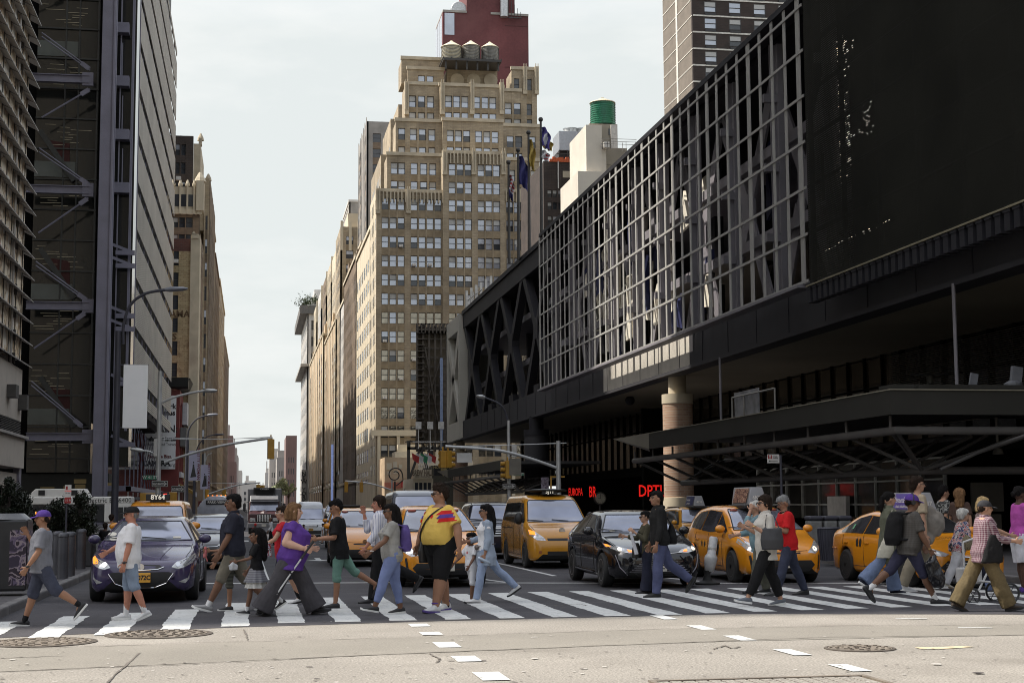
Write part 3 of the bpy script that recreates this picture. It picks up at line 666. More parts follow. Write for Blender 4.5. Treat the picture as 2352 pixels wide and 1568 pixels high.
for xx in(390,408,425):m.box(xw(xx),xw(xx+13),Y+4.52,Y+4.6,zr(460),zr(432),0)
m.build('band_windows',[M_gdark],t,world=True)
gridwall(t,(XE,Y+6,0),(1,0,0),(0,-1,0),xw(360)-XE,xw(434)-XE,zr(414),zr(289),[(xw(392)-XE,xw(402)-XE),(xw(405)-XE,xw(416)-XE)],[(zr(410),zr(397)),(zr(379),zr(352)),(zr(335),zr(309))],[M_dkbrown],.3,('dark','mixed'),cnt=cnt)
m=MB();m.box(xw(434),xw(451),Y+7,Y+22,zr(414),zr(303),0);m.box(xw(450),xw(472),Y+10,Y+40,zr(500),zr(374),1);m.box(xw(446),xw(453),Y+7,Y+9,zr(303),zr(289),0);m.lathe((xw(450),Y+8,zr(292)),[(.5,0),(.4,.5),(.1,1.1)],8,0)
m.lathe((xw(468),Y+12,zr(374)),[(.5,0),(.4,.5),(.1,1.1)],8,0);m.box(xw(360),XE,Y+6.5,Y+60,5,zr(420),0)
m.build('tower_side',[M_stone,M_tan],t,world=True)
rw=[(7+i*3.5,9.1+i*3.5)for i in range(int((zr(374)-10)/3.5))];X7=xw(472)
gridwall(t,(X7+.15,Y+10.1,0),(0,1,0),(1,0,0),0,29.8,5,zr(378),spans(.5,29.3,6,.5),rw,[M_brown,M_dkbrown],.07,('dark','mixed'),cnt=cnt,part='side_wall')
gridwall(t,(0,Y+9.8,0),(1,0,0),(0,-1,0),xw(460),X7,5,zr(378),[(lerp(xw(460),X7,.3),lerp(xw(460),X7,.75))],rw,[M_tan,M_brown],.15,('dark','mixed'),cnt=cnt,part='front_wall')
m=MB();text_mb('BAHAMAS',1.3,m,0,(xw(397),Y-.04,zr(722)),bold=.04);text_mb('LINES',1.3,m,0,(xw(380),Y-.04,zr(774)),bold=.04);m.build('wall_lettering',[mat('faded_lettering',(.10,.06,.03),.8)],t,world=True)
for yy,xx in((492,388),(410,410),(600,404)):
 m=MB();c=PY(xx,yy,Y-.2);m.box(c.x-.35,c.x+.35,Y-.6,Y,c.z-.25,c.z+.25,0);m.build('window_cooler',[M_framew],t,world=True)
def sidebuilding(name,label,X,y0,y1,h,mats,dirn,nfl=3.6,bay=3.2,wf=.55,kinds=('dark','mixed'),setb=None,front=True,depth=30,corn=True,limit=100,cat='building',zbase=0.0,fwin=True):
 """dirn=+1: building left of the avenue (faces +X); -1: right of it (faces -X)"""
 t=thing(name,label,cat,(X,y0,0));xin=X-dirn*depth
 n=max(1,int((y1-y0)/bay));nr=max(1,int((h-6)/nfl))
 cols=spans(.4,(y1-y0)-.4,n,wf);rows=[(5.5+i*nfl,5.5+i*nfl+nfl*.58)for i in range(nr)]
 O=(X,y0,0)if dirn>0 else(X,y1,0);U=(0,1,0)if dirn>0 else(0,-1,0)
 cnt=gridwall(t,O,U,(dirn,0,0),0,y1-y0,zbase,h,cols,rows,mats,.07,kinds,limit=limit)
 m=MB();a,b=sorted((xin,X-dirn*.7));m.box(a,b,y0+.36,y1,zbase,h-.3,0)
 if not front or not fwin:m.box(min(X-dirn*.7,X),max(X-dirn*.7,X),y0+.02,y0+.36,zbase,h-.3,0)
 m.build('body',mats,t,world=True)
 if fwin:
  wd=min(depth,12);nf=max(1,int(wd/3.2))
  O=(X-dirn*wd,y0,0)if dirn>0 else(X,y0,0)
  gridwall(t,O,(1,0,0),(0,-1,0),0,wd,zbase,h,spans(.5,wd-.5,nf,.5),rows,mats,.35,kinds,cnt=cnt,limit=limit,part='front_wall')
 if zbase<1:
  m=MB();rg=random.Random(int(y0));yy=y0+2
  while yy<y1-6:w_=rg.uniform(3,8);hh=rg.uniform(1.2,4.5);d_=rg.uniform(.1,1.6);a,b=sorted((X-dirn*d_,X-dirn*(d_+5)));m.box(a,b,yy,yy+w_,h-.3,h+hh,0);m.box(a+.6,b-.6,yy+w_*.3,yy+w_*.7,h+hh,h+hh+1.2,0);yy+=w_+rg.uniform(4,12)
  m.build('roof_houses',[mats[0]],t,world=True)
 if corn:
  m=MB();a,b=sorted((X-dirn*12,X+dirn*.25));m.box(a,b,y0-.25,y1+.2,h-.2,h+.5,0);a,b=sorted((X,X+dirn*.12));m.box(a,b,y0-.3,y1,6.2 if zbase<1 else h-1.4,6.8 if zbase<1 else h-1,0);m.build('cornice',[mats[-1]],t,world=True)
 return t
Y5=lambda x:3405*9.4/(577-x)
def hz(x,y):Y=3405*9.4/(577-x);return PY(x,y,Y).z
sidebuilding('avenue_building','narrow brown brick building just past the stepped brick tower, left of the avenue',-9.2,262,322,hz(472,560),[M_brown,M_dkbrown,M_tan],1,bay=6,wf=.4)
sidebuilding('avenue_building','tall pale tower with crown behind the narrow brown brick building on the left',-9.4,322,372,hz(483,500),[M_tan,M_tansp,M_stone],1,bay=8,wf=.4)
sidebuilding('avenue_building','dark brown building with narrow top in the middle of the left row',-9.4,372,425,hz(492,592),[M_brown,M_dkbrown,M_brown],1)
sidebuilding('avenue_building','stepped tan brick building after the dark brown one on the left',-9.4,425,505,hz(503,652),[M_tan,M_brown,M_cream],1,bay=12,wf=.35)
sidebuilding('avenue_building','brown building with cream top near the end of the left row',-9.4,505,610,hz(515,784),[M_brown,M_redbrick,M_cream],1)
def farblock(x0,x1,y,Y,mm,label,h0=0,step=None):
 p=PY(x0,y,Y);q=PY(x1,y,Y);t=thing('distant_building',label,'building',(p.x,Y,0))
 w=q.x-p.x;n=max(3,int(w/6));nr=max(2,int((p.z-8)/6));
 gridwall(t,(p.x,Y,0),(1,0,0),(0,-1,0),0,w,h0,p.z,spans(1,w-1,n,.4),[(6+i*5.8,9+i*5.8)for i in range(nr)],mm,.3,('dark',),limit=60)
 m=MB();m.box(p.x,q.x,Y+1,Y+40,h0,p.z-.5,0)
 if step:
  a=PY(step[0],step[2],Y+6);b=PY(step[1],step[2],Y+6);m.box(a.x,b.x,Y+6,Y+34,p.z-2,a.z,0);m.box(a.x+w*.05,a.x+w*.2,Y+8,Y+16,a.z-.2,a.z+5,0)
 m.build('body',mm,t,world=True);return t
M_hz1=mat('far_grey_stone',(.30,.275,.255),.9,var=.15,vs=.05);M_hz2=mat('far_red_brick',(.17,.11,.10),.9,var=.15,vs=.05)  # distance haze put into these paler far wall colours
M_hz3=mat('far_pale_stone',(.38,.36,.34),.9,var=.12,vs=.05);M_hz4=mat('far_brown_brick',(.15,.095,.085),.9,var=.15,vs=.05)
farblock(520,539,1020,700,[M_hz2,M_hz1],'dull red stepped block at the end of the left row',step=(523,535,1000))
farblock(522,543,1060,690,[M_hz4,M_hz1],'low brick block below the far stepped roofs on the left')
farblock(536,547,1045,820,[M_hz1,M_hz3],'grey block with stepped top far down the avenue on the left',step=(537,544,1028))
farblock(545,556,1080,950,[M_hz3,M_hz1],'small pale block far away beside the left mast arm')
farblock(554,600,1112,1500,[M_hz3,M_hz1],'lowest pale block closing the avenue at the horizon',step=(562,588,1104))
farblock(609,624,1085,1050,[M_hz3,M_hz1],'pale stepped block left of the gap, right side of the avenue',step=(611,622,1075))
farblock(619,643,1045,900,[M_hz3,M_hz1],'pale brick apartment block with stepped roof',step=(624,640,1030))
farblock(636,660,1050,860,[M_hz1,M_hz3],'grey apartment block with columns of balconies',step=(638,656,1034))
farblock(657,682,1000,800,[M_hz4,M_hz2],'tall plain dark red apartment tower at the far right of the gap')
def hr(x,y,X=22.0):
 Yv=3405*X/(x-577);return PY(x,y,Yv).z
def yr(x,X=22.0):return 3405*X/(x-577)
def fins(t,X,y0,y1,h,n,mm,wd=.7,z0=8):
 m=MB();s=(y1-y0)/n
 for i in range(n+1):m.box(X-.10,X+.02,y0+i*s-wd/2,y0+i*s+wd/2,z0,h+.8,0)
 m.build('fins',mm,t,world=True)
t=sidebuilding('hotel_tower','pale grey stone tower with dark cornice and plants on its roof, far right row',19.5,560,630,hr(693,712,19.5),[M_pale,M_grey,M_pale],-1,depth=40,bay=7,nfl=6)
p=PY(695,704,559);m=MB();m.box(p.x-.9,p.x+22,559,631,p.z-2.5,p.z+.6,0);m.box(p.x-.5,p.x+20,559,631,p.z-22,p.z-21,1);m.build('cornice',[mat('cornice_grey',(.11,.105,.10),.8),M_grey],t,world=True)
p2=PY(722,665,600);m=MB();m.box(p2 .x,p2 .x+16,600,630,p.z,p2 .z,0);m.build('penthouse',[M_pale],t,world=True)
for xx,yy,s in((697,695,3.0),(713,692,3.4),(724,690,2.6),(705,699,2.0)):
 c=PY(xx,yy+6,562);m=MB()
 sh=thing('roof_shrub','dark shrub on the roof edge of the pale tower, at %s'%{697:'its left end',713:'its middle',724:'its right end',705:'its low gap'}[xx],'shrub',(c.x,562,c.z-1))
 m.tube([(c.x,562,c.z-1),(c.x,562,c.z+1)],.2,5,0);m.build('stem',[M_dkbrown],sh,world=True);m=MB()
 for k in range(220):
  v=Vector((random.gauss(0,s*.5),random.gauss(0,s*.5),random.gauss(0,s*.3)+s*.4));q=c+v;a=Vector((random.uniform(-1,1),random.uniform(-1,1),random.uniform(-1,1)))*.5
  m.add([q,q+a,q+Vector((a.z,a.x,a.y))],[(0,1,2)])
 m.build('leaves',[mat('shrub_leaf',(.035,.05,.02),.8)],sh,world=True,fixn=False)
t=sidebuilding('avenue_building','orange tan building with tight vertical ribs, right of the pale hotel tower',20.5,455,560,hr(706,830,20.5),[M_orange,M_brown,M_stone],-1,bay=14,wf=.35);fins(t,20.5,455,558,hr(706,830,20.5),8,[M_cream],3)
t=sidebuilding('avenue_building','brown orange building with ribs and stone corner, stepping up behind the ribbed one',21,395,455,hr(735,790,21),[M_orange,M_brown,M_stone],-1,bay=9,wf=.4,kinds=('darkblind','dark','mixed'));fins(t,21,395,453,hr(735,790,21),7,[M_cream],2)
t=sidebuilding('avenue_building','slender white grey building with a single window column on its face',21.5,365,395,hr(752,748,21.5),[M_pale,M_grey,M_cream],-1,bay=5,wf=.3)
t=sidebuilding('avenue_building','cream tower with pale pointed pinnacles behind the middle of the right row',24,430,520,PY(745,640,430).z,[M_stone,M_tansp,M_cream],-1,zbase=30,bay=4,fwin=True)
fins(t,24,430,518,PY(745,640,430).z+2,12,[M_cream],.9,40)
t=sidebuilding('avenue_building','taller cream tower top with stone crown set back in the right row',25.5,400,440,PY(762,570,400).z,[M_stone,M_tansp,M_cream],-1,zbase=40,bay=4)
fins(t,25.5,400,438,PY(762,570,400).z+3,8,[M_cream],.9,50)
t=sidebuilding('avenue_building','dark brown brick building with narrow lit corner in the right row',21.2,318,362,hr(783,640,21.2),[M_brown,M_dkbrown,M_stone],-1,bay=4,wf=.35,kinds=('dark',))
t=sidebuilding('avenue_building','stepped brown shaft above the dark brick building in the right row',23.2,330,380,PY(785,556,330).z,[M_brown,M_tansp,M_stone],-1,zbase=40,bay=4)
t=sidebuilding('avenue_building','pale far tower with arcaded crown seen above the right row',29,470,500,PY(795,462,470).z,[M_grey,M_pale,M_pale],-1,zbase=60,bay=5,depth=26)
t=sidebuilding('avenue_building','grey brown deco tower shaft behind the left shoulder of the tan tower',25.2,345,372,PY(828,278,345).z,[M_grey,M_brown,M_grey],-1,zbase=40,bay=4,depth=22,corn=False);fins(t,25.2,345,371,PY(828,278,345).z,5,[M_grey],1.1,60)
Y0b=259.0
for X_,ya,x_,yt,mm,lb in((21.3,380,767,520,M_tan,'tan shaft just below the pale arcaded tower in the right row'),(21.8,408,758,570,M_cream,'cream shaft with white top, second step down from the arcaded tower'),(21.8,436,747,600,M_stone,'stone coloured shaft in the middle of the stepping right row'),(21.7,464,736,634,M_brown,'slim brown shaft low in the stepping right row'),(21.7,498,725,666,M_pale,'pale shaft just above the ribbed orange tan building'),(21.5,530,714,700,M_stone,'lowest stone shaft beside the pale hotel tower')):
 zt_=PY(x_,yt,ya).z;t=sidebuilding('avenue_building',lb,X_,ya,ya+22,zt_,[mm,M_tansp,M_cream],-1,zbase=10,bay=5,wf=.4,depth=13,corn=False,kinds=('dark','mixed'));m=MB();m.box(X_+2,X_+9,ya+3,ya+18,zt_-.5,zt_+4,0);[m.box(X_+k*2.1,X_+.7+k*2.1,ya-.1,ya+.6,zt_-6,zt_+1.5,0)for k in range(7)];m.build('crown',[M_cream if mm is not M_cream else M_pale],t,world=True)
t=sidebuilding('avenue_building','cream building with windows on its sunlit side, next to the big tan tower',20.9,273,312,hr(838,520,20.9),[M_cream,M_cream,M_cream],-1,bay=4.8,wf=.62,nfl=3.9,kinds=('dark','wavy'),depth=14,fwin=False)
m=MB();m.box(20.92,23,272.6,273,0,hr(838,520,20.9),0);m.build('front_strip',[M_orange],t,world=True)
def bt(x,y=700,dY=0):return PY(x,y,Y0b+dY)
t=thing('stepped_tower','big stepped tan brick tower with rows of triple windows and stone pinnacles','skyscraper',(22,Y0b,0))
cnt=[0]
rows_main=[]
def rws(ys,half=13.5,dY=0):return[(bt(900,y+half,dY).z,bt(900,y-half,dY).z)for y in ys]
ylow=[468.5+43.55*i for i in range(15)]
def colspan(groups,dY=0,base=22.0,w=8.2):return[(bt(x-w,700,dY).x-base,bt(x+w,700,dY).x-base)for gset in groups for x in gset]
def block(xl,xr,ytop,ybot,groups,ys,dY,half=13.3,w=8.0,extra=None,kinds=('sky','sky','skyblind','skyblind','mixed')):
 z1=bt(xl,ytop,dY).z;z0=max(0,bt(xl,ybot,dY).z)
 gridwall(t,(22,Y0b+dY,0),(1,0,0),(0,-1,0),bt(xl,700,dY).x-22,bt(xr,700,dY).x-22,z0,z1,colspan(groups,dY,w=w),rws(ys,half,dY),[M_tan,M_tansp],.32,kinds,cnt=cnt)
 m=MB();m.box(bt(xl,700,dY).x+.02,bt(xr,700,dY).x-.02,Y0b+dY+.7,Y0b+dY+(11 if dY<1 else 6),z0,z1-.4,0);m.build('block',[M_tan],t,world=True)
 m=MB();m.box(bt(xl,700,dY).x-.15,bt(xr,700,dY).x+.15,Y0b+dY-.18,Y0b+dY+.5,z1-.25,z1+.35,0);m.build('coping',[M_stone],t,world=True)
kd=lambda c,z:random.choice(('wavy','wavy','darkblind'))if z<27 else(random.choice(('wavy','mixed','sky'))if z<33 else random.choice(('sky','sky','skyblind','mixed')))
block(864,1018,437,1175,[[884,902.5,921],[951,969.5,988,1006]],ylow,0,kinds=kd)
block(1018,1160.5,349,1175,[[1039,1057.5,1076.5],[1106,1124,1142]],[385,427]+ylow,-.8,kinds=kd)
block(1160.5,1252,438,1175,[[1172,1190,1208],[1236]],ylow,.6,kinds=kd)
block(888,1018,353,438,[[905,922],[951,973,994]],[386,428],3)
block(1158,1242,365,440,[[1177,1199],[1229]],[395,436],4)
block(908,1016,275,354,[[922],[949,970,992]],[307,349],6)
block(1017,1158,274,350,[[1035,1054,1073],[1101,1120,1139]],[307,346],5)
block(1158,1243,287,366,[[1174,1194],[1225]],[316,356],8,kinds=('sky','dark','mixed'))
block(930,1013,191,276,[[947,968,989]],[231,269],9)
block(1010,1160,194,275,[[1031,1050,1069],[1097,1116,1134]],[228,266],8)
block(1160,1200,207,288,[[1170,1191]],[239,276],11)
block(1178,1237,157,288,[[1190],[1219]],[182,240,276],13,w=6,kinds=('dark',))
block(935,1020,156,192,[[968,988]],[184],14)
block(1027,1145,155,196,[[1050],[1130]],[184],15,w=6,kinds=('dark',))
block(921,1014,133,192,[],[],15.2)
def wing(x0,x1,ytop,yback,dY,mm=None):
 a=bt(x0,700,dY);b=bt(x1,700,dY);zz=bt(x0,ytop,dY).z
 m=MB();m.box(a.x,b.x,Y0b+dY,Y0b+yback,20,zz,0);m.build('wing',[mm or M_tan],t,world=True)
 m=MB()
 for k in range(int((zz-28)/3.25)):
  z=27+k*3.25;yy=Y0b+dY+1.2
  while yy<Y0b+yback-1.5:m.box(a.x-.02,a.x+.05,yy,yy+1.0,z,z+1.9,0);yy+=3.2
 m.build('wing_windows',[M_gdark],t,world=True)['kind']='stuff'
wing(874,896,355,52,28);wing(896,915,273,50,32);wing(914,926,240,54,34);wing(868,885,437,30,12)
n=5;gridwall(t,(bt(863.5).x,Y0b+14,0),(0,-1,0),(-1,0,0),0,13.9,0,bt(864,437).z,spans(.5,13.4,4,.5),rws(ylow),[M_cream,M_stone],.07,('dark','sky'),cnt=cnt)
m=MB()
def crown(x0,x1,ytop,dY,h=1.5):
 a=bt(x0,ytop,dY);b=bt(x1,ytop,dY);n=max(3,int((b.x-a.x)/.62))
 for i in range(n+1):
  X=lerp(a.x,b.x,i/n);m.box(X-.11,X+.11,Y0b+dY-.35,Y0b+dY-.1,a.z-h,a.z+.5,0)
def pin(x,ytop,dY,h=5.5):
 a=bt(x,ytop,dY);m.box(a.x-.4,a.x+.4,Y0b+dY-.45,Y0b+dY+.4,a.z-h*.7,a.z+.3,0);m.box(a.x-.28,a.x-.14,Y0b+dY-.6,Y0b+dY-.45,a.z-h*.6,a.z+.8,0);m.box(a.x+.14,a.x+.28,Y0b+dY-.6,Y0b+dY-.45,a.z-h*.6,a.z+.8,0)
crown(880,1016,444,0);crown(1026,1158,356,-.8);crown(1162,1250,445,.6)
for x in(868,938):pin(x,440,0)
for x in(1021,1088,1156):pin(x,352,-.8)
for x in(1218,1247):pin(x,440,.6)
for x in(1016,1084,1152):pin(x,194,8,8)
for x in(934,):pin(x,194,9,8)
for x in(1205,1232):pin(x,158,13,7)
m.build('stone_pinnacles',[M_stone],t,world=True)
m=MB()
for x in(1050,1088,1127):a=bt(x,185,14.9);m.lathe((a.x,Y0b+14.9,a.z),[(1.3,-.1),(1.3,0),(.9,.02)],16,0,'y')
m.build('arches',[M_stone],t,world=True)
m=MB();a=bt(850,1090).x
for k in range(9):m.box(bt(866+k*0,1130).x+k*3.3,bt(866,1130).x+k*3.3+.5,Y0b-.5,Y0b,0,14,0)
m.box(bt(852,1090).x,bt(1018,1090).x,Y0b-.6,Y0b,13.2,14.2,0);m.build('base_pilasters',[M_cream],t,world=True)
rg=random.Random(3)
for k in range(16):
 c=bt(rg.choice((884,921,951,988,1039,1076,1106,1142,1190)),rg.choice(ylow[:12])+9,-.5);m=MB();m.box(c.x-.3,c.x+.3,Y0b-.85,Y0b+.1,c.z-.2,c.z+.2,0);m.build('window_cooler',[M_framew],bpy.data.objects['stepped_tower'],world=True)
t=sidebuilding('low_building','low cream stone building at the foot of the tan tower, windows in pairs',21.4,232,252,hr(905,1062,21.4),[M_cream,M_stone,M_cream],-1,nfl=3.6,bay=3,depth=9)
M_wood=mat('tank_wood',(.27,.25,.21),.8,var=.3,vs=1.2,stretch=(1,1,.15),dirt=(.1,.09,.08),dscale=.8);M_woodc=mat('tank_cream',(.52,.46,.32),.7,var=.08);M_cone=mat('tank_roof',(.50,.45,.33),.7)
M_greent=mat('tank_green',(.02,.17,.095),.45,var=.2,vs=1.5)
def tank(xl,xr,y0,y1,yc,Y,mm,label,legs=False):
 a=PY(xl,y1,Y);b=PY(xr,y0,Y);r=(b.x-a.x)/2;h=b.z-a.z;c=Vector(((a.x+b.x)/2,Y,a.z));t=thing('water_tank',label,'water tank',c)
 m=MB();m.lathe((0,0,0),[(r,0),(r*.96,h)],36,0);m.build('barrel',[mm],t,smooth=True)
 m=MB()
 for k in range(11):z=h*(.03+.95*k/10);rr=r*(1-.04*z/h)+.02;m.lathe((0,0,z),[(rr,0),(rr+.05,.0),(rr+.05,.07),(rr,.07)],36,0)
 m.build('hoops',[mat('tank_hoops',(.15,.15,.14),.5)if mm is not M_greent else M_greent],t)
 m=MB();hc=PY(xl,yc,Y).z-b.z;m.lathe((0,0,h),[(r*1.08,-.08),(r*1.04,.02),(.25,hc*.82),(.25,hc*.9),(.02,hc)],36,0);m.build('roof',[M_cone],t)
 m=MB();
 for k in range(14):m.box(r*.98,r*1.05,-.2,.2,0,h,0)if k==0 else m.box(r*.96,r*1.08,-.25,.25,k*h/14,k*h/14+.05,0)
 m.build('ladder',[M_frame],t);return t
tank(1014,1060,110,141,92,Y0b+12,M_woodc,'cream painted water tank, left of the three on the tan tower')
tank(1062.5,1101,108,142,92,Y0b+12,M_wood,'weathered grey wood water tank, middle of the three on the tan tower')
tank(1106,1144,111,142,95,Y0b+12,mat('tank_wood_dark',(.2,.19,.17),.8,var=.45,vs=1.4,stretch=(1,1,.2)),'patchy darker wood water tank, right of the three on the tan tower')
tank(1357,1411,238,288,223,205,M_greent,'bright green water tank with cream cone roof on the white building')
a=PY(1014,147,Y0b+12);b=PY(1146,147,Y0b+12);t=thing('tank_platform','black steel platform carrying the three water tanks','platform',(a.x,Y0b+12,a.z-1))
m=MB();m.box(a.x,b.x,Y0b+9,Y0b+16,a.z-.1,a.z+.35,0)
for k in range(6):X=lerp(a.x+.5,b.x-.5,k/5);m.box(X-.15,X+.15,Y0b+9.5,Y0b+9.8,a.z-1.6,a.z,0)
for k in range(8):X=lerp(a.x,b.x,k/7);m.box(X-.1,X+.1,Y0b+9,Y0b+16,a.z+.3,a.z+.5,0)
m.build('deck',[M_frame],t,world=True)
Yr=330;t=thing('red_building','windowless dark red building rising behind the three water tanks','building',(PY(1017,200,Yr).x,Yr,0))
m=MB()
for x0,x1,yt in((1017,1072,27),(1072,1127,0),(1127,1182,-8),(1182,1213.5,36)):a=PY(x0,yt,Yr);b=PY(x1,yt,Yr);m.box(a.x,b.x,Yr,Yr+13,60,a.z+(8 if yt<1 else 0),0)
m.build('wall',[M_redbr],t,world=True)
m=MB()
for x0,x1,yt in((1017,1072,27),(1127,1182,33),(1182,1213.5,36)):a=PY(x0,yt,Yr);b=PY(x1,yt,Yr);m.box(a.x,b.x,Yr-.2,Yr+13.2,a.z-.1,a.z+.4,0)
m.build('coping',[M_grey],t,world=True)
m=MB();a=PY(1017,27,Yr);b=PY(1017,130,Yr+30)
for k in range(3):m.box(a.x-.1,a.x,Yr+1+k*4,Yr+4.6+k*4,60,a.z-.5,0)
m.box(a.x+.4,a.x+2.6,Yr-.1,Yr,PY(1020,80,Yr).z,a.z-.3,0);m.build('corner_glazing',[M_gsky],t,world=True)
m=MB();c=PY(1053,20,Yr+2);e=PY(1080,0,Yr+2);m.lathe((c.x,Yr+1,c.z-.5),[(1.7,0),(1.9,.3),(1.9,1.6),(1.5,2)],20,0,'y');m.tube([(c.x,Yr+2.4,c.z-1.2),(c.x+3,Yr+2.4,c.z-1),(e.x,Yr+2.4,c.z+1.5),(e.x,Yr+2.4,c.z+8)],[1.0,1.1,1.1,1.1],14,0)
c=PY(1155,15,Yr+1);m.tube([(c.x,Yr-.6,c.z-3),(c.x,Yr-.6,c.z+8)],.9,12,0);m.box(c.x+1,c.x+4,Yr-.8,Yr-.5,c.z-3.2,c.z-3,1)
for k in range(5):m.tube([(c.x+1+k*.7,Yr-.7,c.z-3),(c.x+1+k*.7,Yr-.7,c.z+1.5-k*.8)],.06,5,1)
m.build('roof_ducts',[mat('duct_metal',(.45,.46,.47),.35,metal=.6),M_frame],t,world=True,smooth=True)
m=MB()
for yy in(60,155,205,245):a=PY(1160,yy,Yr);b=PY(1213,yy,Yr);m.box(a.x,b.x,Yr-.05,Yr,a.z,a.z+.12,0)
m.build('wall_joints',[mat('red_joint',(.06,.02,.02),.8)],t,world=True)
Yd=225;t=thing('brick_building','dark brown brick building with orange netting on its roof edge','building',(PY(1250,600,Yd).x,Yd,0));bx=t.location.x
gridwall(t,(bx,Yd,0),(1,0,0),(0,-1,0),0,PY(1345,600,Yd).x-bx,30,PY(1290,371,Yd).z,[(PY(x,500,Yd).x-bx,PY(x+10,500,Yd).x-bx)for x in(1258,1270,1283,1296,1310,1323)],[(PY(1300,y+9,Yd).z,PY(1300,y-8,Yd).z)for y in(445,473,505,535,565)],[M_dkbrown],.3,('dark','mixed','darkblind'))
m=MB();m.box(bx,PY(1345,600,Yd).x,Yd+.6,Yd+20,30,PY(1290,373,Yd).z,0);m.build('body',[M_dkbrown],t,world=True)
m=MB();z=PY(1290,371,Yd).z
for k in range(22):X=bx+1+k*.42;m.box(X,X+.45,Yd-.1,Yd+.4,z-.1,z+.35+.35*abs(sin(k*1.3)),0)
m.build('orange_netting',[mat('orange_net',(.5,.1,.03),.7)],t,world=True)
m=MB();a=PY(1281,418,Yd);m.box(a.x,a.x+.15,Yd-.15,Yd,a.z-1,z,0);m.box(bx+3,bx+5,Yd-.05,Yd+.1,PY(1265,407,Yd).z,PY(1265,392,Yd).z,1);m.build('pipe_and_panel',[M_framew,M_stone],t,world=True)
Yt=228;a=PY(1285,366,Yt);b=PY(1341,303,Yt);t=thing('cooling_tower','pale metal rooftop cooling unit with round fans on black legs','cooling unit',(a.x,Yt,a.z))
m=MB();zl=PY(1300,345,Yt).z;m.box(a.x,b.x+2,Yt,Yt+5,zl,b.z,0);m.build('casing',[mat('unit_metal',(.40,.43,.47),.4,metal=.4,var=.1)],t,world=True)
m=MB();m.box(a.x,b.x+2,Yt+.6,Yt+4.5,PY(1300,362,Yt).z,zl,0)
for k in range(4):X=lerp(a.x,b.x,k/3);m.box(X-.1,X+.1,Yt-.1,Yt+.1,a.z-1,zl,1);
m.box(a.x-.6,b.x,Yt-.8,Yt-.7,PY(1300,357,Yt).z,PY(1300,355,Yt).z,1);m.box(a.x-.6,b.x,Yt-.8,Yt+5,a.z-.7,a.z-.3,1)
m.build('legs',[M_roofd,M_frame],t,world=True)
for xx in(1312,1338):c=PY(xx,297,Yt+2);m=MB();m.lathe((c.x,Yt+2.5,b.z),[(1.1,0),(1.1,.9),(1.25,1.0),(1.0,1.0),(.9,.5)],20,0);m.build('fan',[mat('fan_metal',(.5,.51,.5),.4,metal=.5)],t,world=True)
Yw=200;t=thing('white_building','white walled building with stepped roof below the green water tank','building',(PY(1330,600,Yw).x,Yw,0));M_white=mat('white_render',(.56,.52,.45),.75,var=.06,vs=.4,dirt=(.42,.4,.36),dscale=.3,damt=.3);M_offw=mat('beige_render',(.27,.245,.20),.8,var=.12,vs=.4)
def wb(x0,x1,y0,y1,d0,d1,mi,m):a=PY(x0,y1,Yw+d0);b=PY(x1,y0,Yw+d0);m.box(a.x,b.x,Yw+d0,Yw+d1,a.z,b.z,mi)
m=MB();wb(1330,1392,395,620,0,12,0,m);wb(1348,1382,288,470,1,12,0,m);wb(1355,1418,286,380,3,14,1,m);wb(1378,1440,341,470,2.2,14,1,m);wb(1382,1392,330,395,1.2,3,0,m);wb(1378,1440,370,378,2.1,2.2,1,m);m.build('walls',[M_white,M_offw],t,world=True)
m=MB();wb(1398,1408,296,310,2.9,3,0,m);wb(1404,1417,287,340,2.5,2.8,1,m);wb(1388,1400,326,338,0,1.6,1,m);m.build('openings',[M_gdark,M_framew],t,world=True)
m=MB()
for xx,yy in((1385,318),(1395,322),(1408,318),(1430,328),(1438,326),(1460,326)):a=PY(xx,yy,Yw);m.box(a.x-.03,a.x+.03,Yw,Yw+.06,a.z-1.2,a.z,0)
for yy in(318,324,330):a=PY(1380,yy,Yw);b=PY(1462,yy,Yw);m.box(a.x,b.x,Yw,Yw+.04,a.z-.03,a.z+.03,0)
m.build('roof_rails',[M_grey],t,world=True)
Ya=190;xa=PY(1520,200,Ya).x;t=thing('apartment_tower','dark brown brick apartment tower with white floor bands, upper right','apartment tower',(xa,Ya,0));M_tbr=brickmat('chocolate_brick',(.045,.030,.026),(.035,.025,.022),(.04,.035,.03),1.0,var=.2,vs=.6,bw=.6,rh=.22)
cols=[(PY(x-14.5,150,Ya).x-xa,PY(x+13.5,150,Ya).x-xa)for x in(1634,1691,1748,1805,1862,1919)]
rowy=[16,54,92,130,167,204,241]
rows=[(PY(1634,y+13,Ya).z,PY(1634,y-12,Ya).z)for y in rowy]+[(PY(1634,y+13,Ya).z,PY(1634,y-12,Ya).z)for y in(-22,-60)]
cnt=[0];gridwall(t,(xa,Ya,0),(1,0,0),(0,-1,0),PY(1592,150,Ya).x-xa,PY(1960,150,Ya).x-xa,30,PY(1634,-100,Ya).z,cols,rows,[M_tbr,M_tbr],.12,('skyblind','sky','skyblind','darkblind','skyblind'),cnt=cnt)
m=MB();m.box(PY(1592,150,Ya).x,PY(1960,150,Ya).x,Ya+.5,Ya+14.5,30,75,0);m.build('side_wall',[mat('warm_grey_brick',(.17,.145,.12),.85,var=.15,vs=.8)],t,world=True)
m=MB();X9=PY(1592,150,Ya).x;m.box(X9-.06,X9,Ya+7,Ya+7.8,30,75,0)
for y in[35.5+38*k for k in range(-3,7)]:
 a=PY(1592,y,Ya);m.box(a.x,PY(1960,y,Ya).x,Ya-.08,Ya,a.z-.1,a.z+.1,0);m.box(X9-.05,X9,Ya,Ya+14.5,a.z-.07,a.z+.05,0)
